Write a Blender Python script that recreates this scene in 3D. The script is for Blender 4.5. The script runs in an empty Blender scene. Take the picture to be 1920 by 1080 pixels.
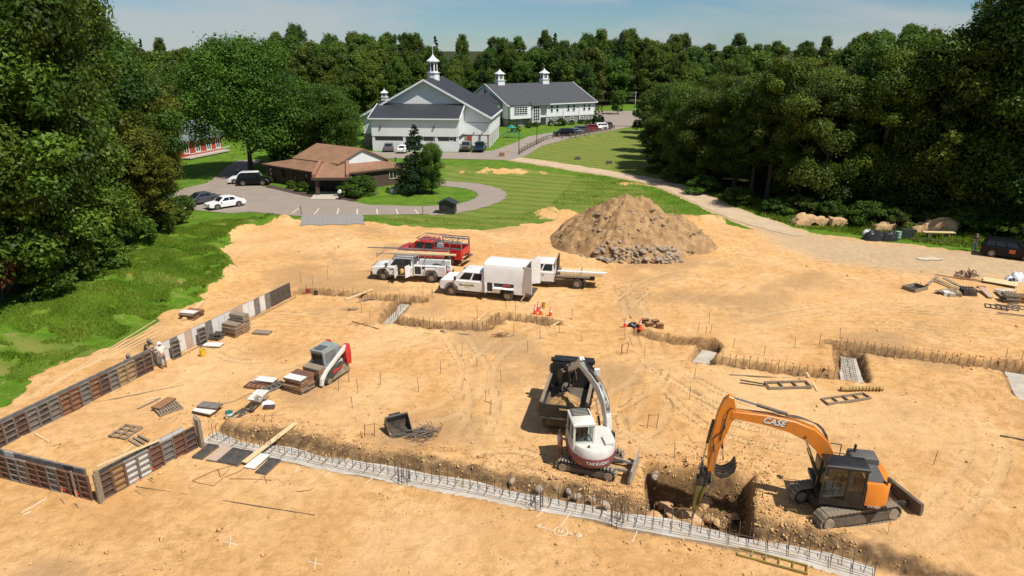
import bpy, math, random
import numpy as np
from mathutils import Vector, Matrix
R=math.radians; PI=math.pi
sc=bpy.context.scene; COL=sc.collection
# ---------------------------------------------------------------- camera, sky, sun
FPX=1280.0; YH=95.0; CH=19.0
TH=math.atan((540-YH)/FPX)
cd=bpy.data.cameras.new('camera'); cam=bpy.data.objects.new('camera',cd); COL.objects.link(cam)
cd.sensor_width=36; cd.lens=FPX/1920*36; cd.clip_end=6000; cd.clip_start=.5
cam.location=(0,0,CH); cam.rotation_euler=(PI/2-TH,0,0); sc.camera=cam
SUN_EL=R(58); SUN_DIR=Vector((.79*math.cos(SUN_EL),-.613*math.cos(SUN_EL),math.sin(SUN_EL))).normalized()
w=bpy.data.worlds.new('World'); sc.world=w; w.use_nodes=True
nt=w.node_tree; nt.nodes.clear()
def N(nt,t,**k):
    n=nt.nodes.new(t)
    for a,b in k.items(): setattr(n,a,b)
    return n
out=N(nt,'ShaderNodeOutputWorld'); bg=N(nt,'ShaderNodeBackground'); bg.inputs[1].default_value=.066
sky=N(nt,'ShaderNodeTexSky',sky_type='NISHITA',sun_disc=False,sun_elevation=SUN_EL,sun_rotation=math.atan2(SUN_DIR.x,SUN_DIR.y),air_density=1.0,dust_density=.1,ozone_density=3.0,altitude=300)
tc=N(nt,'ShaderNodeTexCoord'); mp=N(nt,'ShaderNodeMapping'); mp.inputs['Scale'].default_value=(1.6,1.6,9)
ns=N(nt,'ShaderNodeTexNoise'); ns.inputs['Scale'].default_value=1.7; ns.inputs['Detail'].default_value=7; ns.inputs['Roughness'].default_value=.58; ns.inputs['Distortion'].default_value=.3
cr=N(nt,'ShaderNodeValToRGB'); cr.color_ramp.elements[0].position=.42; cr.color_ramp.elements[1].position=.64
cr.color_ramp.elements[0].color=(0,0,0,1); cr.color_ramp.elements[1].color=(.75,.75,.75,1)
mx=N(nt,'ShaderNodeMix',data_type='RGBA'); mx.inputs[7].default_value=(6.2,6.5,6.7,1)
tint=N(nt,'ShaderNodeMix',data_type='RGBA',blend_type='MULTIPLY'); tint.inputs[0].default_value=1; tint.inputs[7].default_value=(.60,.80,.98,1)
L=nt.links.new
L(tc.outputs['Generated'],mp.inputs[0]); L(mp.outputs[0],ns.inputs[0]); L(ns.outputs[0],cr.inputs[0])
L(sky.outputs[0],tint.inputs[6]); L(tint.outputs[2],mx.inputs[6]); L(cr.outputs[0],mx.inputs[0]); L(mx.outputs[2],bg.inputs[0]); L(bg.outputs[0],out.inputs[0])
sd=bpy.data.lights.new('sun','SUN'); sd.energy=4.6; sd.angle=R(.53); sd.color=(1,.95,.87)
so=bpy.data.objects.new('sun',sd); COL.objects.link(so); so.rotation_euler=SUN_DIR.to_track_quat('Z','Y').to_euler(); so.location=(60,-40,120)
vs=sc.view_settings; vs.view_transform='Standard'; vs.look='None'; vs.exposure=0.28; vs.gamma=1; vs.use_curve_mapping=False
sc.render.engine='CYCLES'; sc.cycles.max_bounces=6; sc.cycles.diffuse_bounces=2; sc.cycles.glossy_bounces=3; sc.cycles.transparent_max_bounces=6; sc.cycles.transmission_bounces=4
# ---------------------------------------------------------------- pixel -> ground helpers (photo 1920x1080)
CT,ST=math.cos(TH),math.sin(TH)
def G(px,py,z=0.0):
    u=(px-960)/FPX; v=(540-py)/FPX; d=(u,CT+v*ST,-ST+v*CT); t=(z-CH)/d[2]
    return (d[0]*t,d[1]*t)
def Gs(l,z=0.0): return [G(a,b,z) for a,b in l]
# ---------------------------------------------------------------- noise
def _h(ix,iy,s):
    n=(ix.astype(np.int64)*374761393+iy.astype(np.int64)*668265263+s*982451653)&0xffffffff
    n=((n^(n>>13))*1274126177)&0xffffffff
    return ((n^(n>>16))&0xffff)/65535.0
def vn(x,y,s=0):
    x=np.asarray(x,float); y=np.asarray(y,float)
    ix=np.floor(x); iy=np.floor(y); fx=x-ix; fy=y-iy
    fx=fx*fx*(3-2*fx); fy=fy*fy*(3-2*fy)
    a=_h(ix,iy,s); b=_h(ix+1,iy,s); c=_h(ix,iy+1,s); d=_h(ix+1,iy+1,s)
    return (a*(1-fx)+b*fx)*(1-fy)+(c*(1-fx)+d*fx)*fy
def fbm(x,y,o=4,s=0):
    r=0; a=.5; f=1
    for i in range(o): r=r+a*(vn(x*f,y*f,s+i*17)-.5); a*=.5; f*=2.03
    return r*2
def ss(a,b,x):
    t=np.clip((x-a)/(b-a),0,1); return t*t*(3-2*t)
def sdpoly(x,y,poly):
    "signed distance, positive inside"
    d=np.full(np.shape(x),1e9); ins=np.zeros(np.shape(x),bool); n=len(poly)
    for i in range(n):
        ax,ay=poly[i]; bx,by=poly[(i+1)%n]; ex,ey=bx-ax,by-ay
        t=np.clip(((x-ax)*ex+(y-ay)*ey)/(ex*ex+ey*ey+1e-12),0,1)
        d=np.minimum(d,np.hypot(x-ax-t*ex,y-ay-t*ey))
        c=((ay>y)!=(by>y))&(x<(bx-ax)*(y-ay)/((by-ay) if by!=ay else 1e-9)+ax); ins^=c
    return np.where(ins,d,-d)
def sdline(x,y,pts):
    "distance, arclength, side (+left)"
    x=np.asarray(x,float); y=np.asarray(y,float)
    D=np.full(x.shape,1e9); S=np.zeros(x.shape); O=np.zeros(x.shape); s0=0
    for (ax,ay),(bx,by) in zip(pts[:-1],pts[1:]):
        ex,ey=bx-ax,by-ay; l=math.hypot(ex,ey)
        t=np.clip(((x-ax)*ex+(y-ay)*ey)/(l*l),0,1); dx=x-ax-t*ex; dy=y-ay-t*ey; d=np.hypot(dx,dy)
        m=d<D; D=np.where(m,d,D); S=np.where(m,s0+t*l,S); O=np.where(m,(ex*dy-ey*dx)/l,O); s0+=l
    return D,S,O
def smooth_path(p,k=3):
    p=[tuple(q) for q in p]
    for _ in range(k):
        q=[p[0]]
        for a,b in zip(p[:-1],p[1:]):
            q+=[(a[0]*.75+b[0]*.25,a[1]*.75+b[1]*.25),(a[0]*.25+b[0]*.75,a[1]*.25+b[1]*.75)]
        p=q+[p[-1]]
    return p
# ---------------------------------------------------------------- materials
def newmat(n):
    m=bpy.data.materials.new(n); m.use_nodes=True; return m,m.node_tree,m.node_tree.nodes['Principled BSDF']
def pm(name,c1,c2=None,scale=3,rough=.6,metal=0,bump=0,bscale=None,spec=.5,dust=0,alpha=None):
    m,t,b=newmat(name); b.inputs['Roughness'].default_value=rough; b.inputs['Metallic'].default_value=metal
    b.inputs['Specular IOR Level'].default_value=spec
    tc=N(t,'ShaderNodeTexCoord'); l=t.links.new
    if c2 is None: c2=tuple(x*.82 for x in c1)
    n=N(t,'ShaderNodeTexNoise'); n.inputs['Scale'].default_value=scale; n.inputs['Detail'].default_value=6; n.inputs['Roughness'].default_value=.62
    r=N(t,'ShaderNodeValToRGB'); r.color_ramp.elements[0].position=.33; r.color_ramp.elements[1].position=.68
    r.color_ramp.elements[0].color=(*c1,1); r.color_ramp.elements[1].color=(*c2,1)
    l(tc.outputs['Object'],n.inputs[0]); l(n.outputs[0],r.inputs[0]); last=r.outputs[0]
    if dust:
        n2=N(t,'ShaderNodeTexNoise'); n2.inputs['Scale'].default_value=2.2; n2.inputs['Detail'].default_value=8; n2.inputs['Roughness'].default_value=.7
        l(tc.outputs['Object'],n2.inputs[0])
        mr=N(t,'ShaderNodeMapRange'); mr.inputs[1].default_value=.42; mr.inputs[2].default_value=.75; mr.inputs[4].default_value=dust
        l(n2.outputs[0],mr.inputs[0]); mx=N(t,'ShaderNodeMix',data_type='RGBA'); mx.inputs[7].default_value=(.46,.32,.18,1)
        l(mr.outputs[0],mx.inputs[0]); l(last,mx.inputs[6]); last=mx.outputs[2]
        mr2=N(t,'ShaderNodeMapRange'); mr2.inputs[3].default_value=rough; mr2.inputs[4].default_value=min(1,rough+.5*dust+.1); l(mr.outputs[0],mr2.inputs[0]); l(mr2.outputs[0],b.inputs['Roughness'])
    l(last,b.inputs['Base Color'])
    if bump:
        n3=N(t,'ShaderNodeTexNoise'); n3.inputs['Scale'].default_value=bscale or scale*4; n3.inputs['Detail'].default_value=5
        bp=N(t,'ShaderNodeBump'); bp.inputs['Strength'].default_value=bump; bp.inputs['Distance'].default_value=.05
        l(tc.outputs['Object'],n3.inputs[0]); l(n3.outputs[0],bp.inputs['Height']); l(bp.outputs[0],b.inputs['Normal'])
    return m
MT={}
def mt(k): return MT[k]
MT['white']=pm('white_paint',(.80,.80,.78),(.74,.74,.72),1.2,.3,dust=.22)
MT['white_wall']=pm('white_siding',(.78,.79,.79),(.72,.73,.74),.4,.6)
MT['red']=pm('red_paint',(.55,.02,.025),(.45,.015,.02),1.2,.28,dust=.12)
MT['black']=pm('black_paint',(.010,.010,.011),(.016,.016,.016),2,.4,dust=.06)
MT['blackm']=pm('black_metal',(.02,.02,.02),(.035,.033,.03),2,.5,dust=.3)
MT['rubber']=pm('rubber',(.022,.021,.02),(.045,.038,.03),3,.85,dust=.2)
MT['rim']=pm('rim_metal',(.32,.31,.3),(.22,.2,.18),4,.4,.6,dust=.3)
MT['chrome']=pm('chrome',(.7,.7,.7),(.6,.6,.6),3,.18,1)
MT['steel']=pm('steel',(.42,.43,.44),(.3,.3,.3),4,.4,.8,dust=.15)
MT['glass']=pm('dark_glass',(.012,.015,.017),(.02,.023,.025),1,.06,spec=.6)
MT['dark_parts_shade']=pm('dark_parts_and_shade',(.02,.019,.018),(.04,.037,.034),5,.8)  # near-black for dark parts and plates that carry an opening's shade as colour
MT['orange']=pm('orange_paint',(.72,.235,.02),(.62,.19,.015),1.2,.35,dust=.25)
MT['cone']=pm('cone_orange',(.85,.09,.02),(.75,.07,.015),3,.5)
MT['wood']=pm('fresh_lumber',(.70,.52,.29),(.58,.40,.2),6,.8)
MT['oldwood']=pm('weathered_wood',(.30,.235,.165),(.19,.145,.1),7,.9)
MT['redply']=pm('red_brown_form_ply',(.17,.075,.05),(.085,.042,.032),4,.7,dust=.25)
MT['brownply']=pm('brown_form_ply',(.33,.155,.065),(.19,.10,.055),4,.7,dust=.3)
MT['greyply']=pm('grey_form_ply',(.215,.195,.17),(.105,.097,.088),3,.8,dust=.25)
MT['darkply']=pm('dark_form_ply',(.035,.033,.034),(.07,.065,.06),3,.55,dust=.25)
MT['paleply']=pm('pale_form_face',(.72,.70,.66),(.6,.58,.54),2,.6,dust=.2)
MT['pinkply']=pm('pinkish_form_face',(.50,.36,.27),(.42,.31,.24),2,.7,dust=.2)
MT['tanply']=pm('tan_form_ply',(.42,.27,.11),(.33,.2,.08),3,.7,dust=.2)
MT['concrete']=pm('fresh_concrete',(.53,.50,.45),(.38,.35,.30),1.8,.9,bump=.5,dust=.75)
MT['concold']=pm('old_concrete',(.50,.44,.36),(.42,.37,.3),2.5,.9,bump=.2)
MT['rebar']=pm('rebar_steel',(.17,.13,.10),(.11,.08,.06),6,.7,.3)
MT['rust']=pm('rusty_rebar',(.24,.11,.05),(.17,.08,.04),6,.85)
MT['rock']=pm('sandstone_rock',(.42,.31,.2),(.28,.2,.13),1.7,.95,bump=.7,bscale=5)
MT['rockg']=pm('grey_rock',(.40,.32,.235),(.26,.20,.145),2,.95,bump=.6,bscale=6)
MT['tanrock']=pm('tan_sandstone',(.58,.38,.19),(.34,.2,.1),1.9,.95,bump=1.0,bscale=6)
MT['roofdark']=pm('charcoal_roof',(.022,.024,.029),(.03,.032,.037),.5,.65,bump=.1,bscale=8)
MT['shingle']=pm('grey_shingle_roof',(.075,.078,.085),(.045,.048,.054),2.2,.9,bump=.3,bscale=5)
MT['brownroof']=pm('brown_shingle_roof',(.30,.165,.095),(.22,.12,.07),.8,.95,bump=.3,bscale=6)
MT['copper']=pm('copper_brown_fascia',(.33,.16,.10),(.27,.13,.08),2,.7)
MT['brick']=pm('dark_brick',(.10,.065,.045),(.065,.043,.032),3,.95,bump=.2)
MT['stone']=pm('grey_stone',(.27,.25,.225),(.18,.165,.15),1.6,.9,bump=.3)
MT['tanstone']=pm('tan_brick',(.36,.29,.23),(.29,.23,.18),2.4,.9)
MT['darkpanel']=pm('dark_band',(.10,.095,.09),(.08,.075,.07),2,.7)
MT['redwall']=pm('red_siding',(.42,.055,.03),(.34,.045,.025),1.5,.7)
MT['greenroof']=pm('green_grey_roof',(.15,.19,.17),(.11,.14,.125),.8,.7)
MT['trunk']=pm('bark',(.095,.072,.052),(.055,.042,.031),5,.95,bump=.6)
MT['asphalt']=pm('sun_bleached_asphalt',(.30,.245,.20),(.255,.21,.175),.45,.95,bump=.15,bscale=12)
MT['roadgravel']=pm('packed_gravel',(.54,.41,.265),(.44,.325,.205),.6,.97,bump=.35,bscale=7)
MT['lotgravel']=pm('crushed_stone',(.34,.32,.30),(.17,.16,.155),4.2,.97,bump=.8,bscale=9)
MT['paint']=pm('marking_paint',(.74,.68,.58),(.62,.48,.32),5,.8)
MT['mulch']=pm('mulch',(.085,.055,.042),(.05,.033,.026),6,1,bump=.6)
MT['skin']=pm('skin',(.42,.22,.14),(.38,.19,.12),3,.6)
MT['mortar']=pm('tarp_black',(.012,.013,.014),(.03,.03,.03),4,.4,bump=.5,bscale=4)
MT['plastic_w']=pm('white_plastic',(.8,.8,.8),(.66,.66,.68),4,.35,bump=.4,bscale=5)
MT['cardboard']=pm('cardboard',(.36,.2,.1),(.28,.15,.07),3,.85)
MT['maroon']=pm('maroon_paint',(.26,.06,.075),(.2,.05,.06),1.5,.45,dust=.35)
MT['offwhite']=pm('off_white_paint',(.66,.65,.60),(.56,.55,.5),1.5,.4,dust=.25)
MT['greygreen']=pm('grey_cab_paint',(.26,.31,.31),(.21,.25,.25),2,.45,dust=.2)
MT['olive']=pm('olive_yellow_paint',(.30,.23,.04),(.2,.15,.03),2,.5,dust=.4)
MT['trackdirt']=pm('dusty_track',(.36,.29,.2),(.2,.165,.12),4,.9)
MT['darkdirt']=pm('dirty_frame',(.085,.07,.055),(.14,.11,.08),3,.85)
def flat(name,c,rough=.6,metal=0):
    if name not in MT: MT[name]=pm(name,c,tuple(x*.88 for x in c),3,rough,metal)
    return MT[name]
# ---------------------------------------------------------------- mesh builder
class MB:
    def __init__(s): s.v=[]; s.f=[]; s.mi=[]; s.cur=0
    def add(s,vs,fs):
        o=len(s.v); s.v+= [tuple(p) for p in vs]; s.f+=[tuple(i+o for i in f) for f in fs]; s.mi+=[s.cur]*len(fs); return s
    def bx(s,x0,x1,y0,y1,z0,z1):
        return s.add([(x0,y0,z0),(x1,y0,z0),(x1,y1,z0),(x0,y1,z0),(x0,y0,z1),(x1,y0,z1),(x1,y1,z1),(x0,y1,z1)],[(0,3,2,1),(4,5,6,7),(0,1,5,4),(1,2,6,5),(2,3,7,6),(3,0,4,7)])
    def hexa(s,b,t):   # bottom 4, top 4 ccw
        return s.add(list(b)+list(t),[(0,3,2,1),(4,5,6,7),(0,1,5,4),(1,2,6,5),(2,3,7,6),(3,0,4,7)])
    def obox(s,c,sx,sy,sz,M=None):
        M=M or Matrix.Identity(3); c=Vector(c); vs=[]
        for z in(-.5,.5):
            for x,y in((-.5,-.5),(.5,-.5),(.5,.5),(-.5,.5)): vs.append(c+M@Vector((x*sx,y*sy,z*sz)))
        return s.hexa(vs[:4],vs[4:])
    def bar(s,a,b,w,h=None):   # rectangular bar between two points
        a=Vector(a);b=Vector(b);d=(b-a); l=d.length; d.normalize()
        up=Vector((0,0,1)) if abs(d.z)<.95 else Vector((1,0,0))
        y=up.cross(d).normalized(); z=d.cross(y); h=h or w
        return s.obox((a+b)/2,l,w,h,Matrix((d,y,z)).transposed())
    def tube(s,a,b,r,r2=None,n=8,cap=True):
        a=Vector(a);b=Vector(b);d=(b-a).normalized(); r2=r if r2 is None else r2
        up=Vector((0,0,1)) if abs(d.z)<.95 else Vector((1,0,0))
        x=up.cross(d).normalized(); y=d.cross(x); vs=[]
        for p,rr in((a,r),(b,r2)):
            for i in range(n): q=2*PI*i/n; vs.append(p+x*math.cos(q)*rr+y*math.sin(q)*rr)
        fs=[(i,(i+1)%n,n+(i+1)%n,n+i) for i in range(n)]
        if cap: fs+=[tuple(range(n-1,-1,-1)),tuple(range(n,2*n))]
        return s.add(vs,fs)
    def path(s,pts,r,n=6):
        for a,b in zip(pts[:-1],pts[1:]): s.tube(a,b,r,n=n)
        return s
    def loft(s,rings,cap=True,closed=True):
        n=len(rings[0]); vs=[p for r in rings for p in r]; fs=[]
        for k in range(len(rings)-1):
            for i in range(n if closed else n-1):
                j=(i+1)%n; fs.append((k*n+i,k*n+j,(k+1)*n+j,(k+1)*n+i))
        if cap: fs+=[tuple(range(n-1,-1,-1)),tuple((len(rings)-1)*n+i for i in range(n))]
        return s.add(vs,fs)
    def prism(s,prof,y0,y1,ch=0,axis='y'):   # profile (x,z) ccw seen from -y
        def P(q,t): return (q[0],t,q[1]) if axis=='y' else ((t,q[0],q[1]) if axis=='x' else (q[0],q[1],t))
        if ch:
            n=len(prof); ins=[]
            for i in range(n):
                a=Vector(prof[i-1]);b=Vector(prof[i]);c=Vector(prof[(i+1)%n])
                e1=(b-a); e2=(c-b); e1=e1.normalized() if e1.length>1e-6 else e2.normalized(); e2=e2.normalized() if e2.length>1e-6 else e1
                nn=Vector((-e1.y-e2.y,e1.x+e2.x)); nn=nn.normalized()*ch if nn.length>1e-6 else Vector((0,0)); ins.append(tuple(b+nn))
            rings=[[P(q,y0) for q in ins],[P(q,y0+ch) for q in prof],[P(q,y1-ch) for q in prof],[P(q,y1) for q in ins]]
        else: rings=[[P(q,y0) for q in prof],[P(q,y1) for q in prof]]
        return s.loft(rings)
    def lathe(s,prof,n=12,c=(0,0,0),cap=True):
        rings=[[(c[0]+r*math.cos(2*PI*i/n),c[1]+r*math.sin(2*PI*i/n),c[2]+z) for i in range(n)] for r,z in prof]
        return s.loft(rings,cap)
    def panel(s,A,B,C,D,u0,u1,v0,v1,off=.003,th=.02):
        A,B,C,D=map(Vector,(A,B,C,D)); nn=(B-A).cross(D-A).normalized()
        q=lambda u,v:(A*(1-u)+B*u)*(1-v)+(D*(1-u)+C*u)*v
        p=[q(u0,v0),q(u1,v0),q(u1,v1),q(u0,v1)]
        return s.hexa([a+nn*off for a in p],[a+nn*(off+th) for a in p])
    def rock(s,c,r,rng,n=7,flat=1.0):
        rings=[]; k=4; pr=[rng.uniform(.75,1.25) for _ in range(n)]
        for j in range(k):
            t=-1+2*j/(k-1); rr=math.sqrt(max(0,1-(t*.85)**2)); rings.append([(c[0]+r*rr*pr[i]*rng.uniform(.8,1.15)*math.cos(2*PI*i/n),c[1]+r*rr*pr[i]*rng.uniform(.8,1.15)*math.sin(2*PI*i/n),c[2]+flat*r*.8*t*rng.uniform(.8,1.15)) for i in range(n)])
        return s.loft(rings)
    def xf(s,M):
        s.v=[tuple(M@Vector(p)) for p in s.v]; return s
    def build(s,name,mats,parent=None,smooth=None,loc=None,rz=None):
        me=bpy.data.meshes.new(name); me.from_pydata(s.v,[],s.f); 
        if not isinstance(mats,(list,tuple)): mats=[mats]
        for m in mats: me.materials.append(MT[m] if isinstance(m,str) else m)
        if len(mats)>1: me.polygons.foreach_set('material_index',s.mi)
        import bmesh
        bm=bmesh.new(); bm.from_mesh(me); bmesh.ops.recalc_face_normals(bm,faces=bm.faces[:]); bm.to_mesh(me); bm.free()
        if smooth:
            me.polygons.foreach_set('use_smooth',[True]*len(me.polygons)); me.set_sharp_from_angle(angle=R(smooth))
        o=bpy.data.objects.new(name,me); COL.objects.link(o)
        if parent: o.parent=parent
        if loc is not None: o.location=loc
        if rz is not None: o.rotation_euler=(0,0,rz)
        return o
def tag(o,label=None,cat=None,group=None,kind=None):
    if label: o['label']=label
    if cat: o['category']=cat
    if group: o['group']=group
    if kind: o['kind']=kind
    return o
def thing(name,label,cat,loc=(0,0,0),rz=0,group=None,scale=1):
    o=bpy.data.objects.new(name,None); COL.objects.link(o); o.empty_display_size=.3
    o.location=loc; o.rotation_euler=(0,0,rz); o.scale=(scale,)*3
    return tag(o,label,cat,group)
def dup(root,loc=None,rz=None,label=None,group=None,scale=None):
    r=root.copy(); COL.objects.link(r)
    if loc is not None: r.location=loc
    if rz is not None: r.rotation_euler=(0,0,rz)
    if scale is not None: r.scale=scale if isinstance(scale,tuple) else (scale,)*3
    if label: r['label']=label
    if group: r['group']=group
    for ch in list(root.children):
        c=ch.copy(); COL.objects.link(c); c.parent=r
        for g in ch.children:
            d=g.copy(); COL.objects.link(d); d.parent=c
    return r
def npmesh(name,V,Fq,mats,parent=None,smooth=False,n=4):
    me=bpy.data.meshes.new(name); nv=len(V); nf=len(Fq)
    me.vertices.add(nv); me.vertices.foreach_set('co',np.asarray(V,np.float32).ravel())
    me.loops.add(nf*n); me.loops.foreach_set('vertex_index',np.asarray(Fq,np.int32).ravel())
    me.polygons.add(nf); me.polygons.foreach_set('loop_start',np.arange(0,nf*n,n,dtype=np.int32)); me.polygons.foreach_set('loop_total',np.full(nf,n,np.int32))
    me.update(calc_edges=True)
    if smooth: me.polygons.foreach_set('use_smooth',np.ones(nf,bool))
    for m in (mats if isinstance(mats,(list,tuple)) else [mats]): me.materials.append(MT[m] if isinstance(m,str) else m)
    o=bpy.data.objects.new(name,me); COL.objects.link(o)
    if parent: o.parent=parent
    return o
def fattr(me,name,arr,typ='FLOAT'):
    a=me.attributes.new(name,typ,'POINT'); a.data.foreach_set('value' if typ=='FLOAT' else 'color',np.asarray(arr,np.float32).ravel())
# ---------------------------------------------------------------- ground layout
SITE=Gs([(-500,1000),(-20,772),(100,692),(235,636),(330,582),(420,537),(446,502),(415,470),(445,438),(520,411),(570,413),(680,417),(760,424),(900,432),(1010,418),(1100,402),(1280,402),(1400,428),(1480,436),(1600,446),(1850,474),(2000,496),(2500,640)])+[(70,-40),(-70,-40)]
YARD=Gs([(1400,422),(1480,436),(1600,446),(1850,474),(2000,496),(2300,560),(1800,522),(1580,498),(1450,462)])
LOT=Gs([(270,385),(345,353),(440,331),(500,352),(575,364),(592,373),(640,373),(690,384),(790,387),(868,382),(890,388),(835,401),(700,403),(560,405),(470,397),(430,400)])
CHLOT=Gs([(640,283),(760,286),(862,286),(925,282),(965,268),(990,256),(1060,244),(1140,236),(1190,236),(1150,244),(1075,258),(1015,274),(985,293),(955,300),(800,297),(640,297)])
FARLOT=Gs([(1120,236),(1118,204),(1200,194),(1290,215),(1240,236),(1190,237)])
DRIVE=smooth_path(Gs([(760,338),(830,344),(885,348),(918,357),(926,368),(905,380),(850,394),(800,398)]))
LANE=smooth_path(Gs([(415,345),(440,323),(452,310),(470,300)]))
ROAD=smooth_path(Gs([(950,296),(1010,304),(1090,317),(1170,329),(1245,344),(1300,366),(1360,395),(1425,418),(1500,442)]))
PATCH=Gs([(568,404),(600,403.5),(640,403.7),(680,403),(682,409),(681,414),(685,421),(668,419.5),(645,422),(622,420.5),(600,423),(580,421),(561,423.5),(565,415),(564,409)])
SLAB=Gs([(581,374),(593,360),(636,360),(640,374)])
MEADOW=Gs([(965,300),(1000,275),(1065,256),(1180,241),(1300,262),(1300,345),(1170,324),(1090,311)])
LAWN=Gs([(680,402),(700,384),(820,386),(890,376),(900,352),(830,341),(830,310),(1000,320),(1180,345),(1290,400),(1010,416),(900,430),(760,423)])
BANK=Gs([(-20,772),(100,692),(235,636),(330,582),(420,537),(446,502),(415,470),(445,438),(520,411)])
T1=smooth_path(Gs([(372,826),(457,847),(560,866),(664,888),(760,907),(846,921),(953,943),(1040,959),(1119,974),(1180,991),(1290,1008),(1397,1031),(1513,1053),(1640,1092)]),2)
NAR=[ # narrow trenches: pixel path, half width, depth
 ([(562,546),(650,552),(745,562),(785,564)],.55,.55),([(762,563),(742,582),(725,602)],.6,.5),([(733,601),(822,611),(905,617)],.5,.55),
 ([(905,617),(944,594)],.5,.55),([(944,594),(990,600),(1038,607)],.5,.5),
 ([(1200,624),(1259,638),(1330,647)],.6,.6),([(1332,648),(1312,676)],.65,.55),([(1330,677),(1413,685),(1492,699),(1576,706)],.55,.6),
 ([(1600,706),(1590,658)],.85,.6),([(1562,645),(1631,657),(1754,673),(1912,693),(2040,712)],.55,.55),([(1905,690),(1935,745)],.8,.5)]
NAR=[(Gs(p),a,b) for p,a,b in NAR]
PIT=Gs([(1210,867),(1300,872),(1414,887),(1413,1012),(1330,990),(1206,964)])
RUT=[[(430,520),(560,480),(700,440),(860,440),(1000,470)],[(1180,560),(1230,520),(1330,505),(1420,470),(1360,440)],[(1140,760),(1240,700),(1200,620),(1180,540),(1120,520)],[(1250,690),(1360,760),(1480,790),(1560,800)],[(1260,720),(1340,800),(1480,830)],[(880,830),(910,760),(890,700),(940,640),(1080,600)],
 [(1730,980),(1800,930),(1850,870),(1850,800),(1800,740)],[(760,790),(850,770),(900,700),(860,640)],[(560,640),(470,680),(400,640),(470,590),(600,600)],[(1180,660),(1240,740),(1200,820),(1120,780)],[(1450,620),(1600,600),(1800,620),(1990,640)],[(1430,600),(1600,570),(1850,590)],[(1200,850),(1130,800),(1150,740)],[(620,470),(600,440),(640,430),(760,440)],[(1320,560),(1400,520),(1500,490),(1640,480)],[(1010,560),(1090,540),(1240,560)],[(860,880),(960,850),(1060,900),(1160,930)],[(1730,960),(1800,1000),(1900,1010)],[(540,700),(640,660),(760,640)]]
RUTG=[smooth_path(Gs(p),3) for p in RUT]
def height(x,y,full=True):
    x=np.asarray(x,float); y=np.asarray(y,float)
    z=.10*fbm(x*.35,y*.35,4,3)*(y<120)+.035*fbm(x*2.1,y*2.1,3,9)*(y<75)
    dl=-sdpoly(x,y,SITE); bd,_,_=sdline(x,y,BANK)
    left=(dl>0)&(x<-8)&(y<95)
    z=z+np.where(left,1.7*ss(0,8,bd)*(1-ss(62,78,y))+.25*fbm(x*.5,y*.5,3,5)*ss(0,2,bd),0)
    z=z+.55*ss(2.2,.3,np.abs(bd-1.2))*(x<-13)*(y>50)*(y<80)*(vn(x*.9,y*.9,8)>.25)*left
    # spoil berm left and right of the mound, low swale bank beyond
    for px,py,rx,ry,hh in ((1040,403,3.2,1.6,.9),(1330,412,4.5,1.5,.55),(940,322,9,2.2,.7),(1190,347,6,2,.4),(640,455,4,2.0,.35),(470,515,3,1.5,.5)):
        cx,cy=G(px,py); q=((x-cx)/rx)**2+((y-cy)/ry)**2
        z=z+hh*np.exp(-q*1.4)*(1+.6*fbm(x*1.2,y*1.2,3,int(px)))
    pv=np.maximum.reduce([sdpoly(x,y,p) for p in (LOT,CHLOT,FARLOT,SLAB,PATCH)]); 
    for p,wd in ((DRIVE,2.4),(LANE,2.6),(ROAD,2.3)): pv=np.maximum(pv,wd-sdline(x,y,p)[0])
    z=z*(1-ss(-1.6,-.3,pv))-.03*ss(-1.0,-.2,pv)
    z=z+6.5*ss(225,430,y)+9*ss(430,1200,y)+3*ss(70,140,x)*ss(60,100,y)
    if not full: return z
    # ruts
    for i,p in enumerate(RUTG):
        D,S,O=sdline(x,y,p); k=np.abs(np.abs(O)-.75); z=z-.022*ss(.36,.12,k)*(D<2)+.008*ss(.2,.05,np.abs(k-.42))*(D<2)
    # trench 1
    D,S,O=sdline(x,y,T1); L1=S.max() if S.size>1 else 99
    wob=.16*fbm(S*.9,S*0,3,21); wob2=.5*fbm(S*.7,S*0+5,3,22)
    on=(S>.05)&(D<4)
    fl=-.32; wfar=1.25+wob+.25*np.maximum(wob2,0)
    prof=np.where(O<0,np.interp(O,[-.12,0],[0,1]),np.where(O<wfar,1,np.clip(1-(O-wfar)/(.5+.25*wob2),0,1)))
    prof=np.where(O+wob*.6<-.12,0,prof)
    bank=.22*ss(2.6,.5,O-wfar)*ss(0,.5,O-wfar)*(.6+1.6*np.abs(fbm(x*1.6,y*1.6,3,31)))
    z=np.where(on,z*(1-prof)+fl*prof+bank+.12*fbm(x*4,y*4,2,33)*ss(-.1,.2,O-wfar)*ss(1.6,.5,O-wfar),z)
    for i,(p,hw,dp) in enumerate(NAR):
        D,S,O=sdline(x,y,p); ww=hw+.18*fbm(x*1.3,y*1.3,3,40+i)
        z=z-dp*ss(ww+.14,ww-.06,D)+.16*fbm(x*3.5,y*3.5,3,90+i)*ss(.55,.1,np.abs(D-ww))+.14*ss(.7,.2,np.abs(D-ww-.35))*(.3+np.abs(fbm(x*1.5,y*1.5,2,50+i)))
    s=sdpoly(x,y,PIT)+.12*fbm(x*1.4,y*1.4,3,61)
    pf=np.where(s>0,1,0)*np.clip(.15+s/.42,0,1)
    _,_,O=sdline(x,y,T1); guard=ss(1.15,1.4,O)
    z=z+.22*fbm(x*3,y*3,3,63)*ss(.7,.1,np.abs(s))*guard
    pd=2.1+.55*fbm(x*.8,y*.8,3,62)
    z=z-pd*pf*guard-.05*ss(-.4,0,s)*(s<0)
    return z
def hz(x,y): return float(height(np.array([x]),np.array([y]),False)[0])
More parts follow.
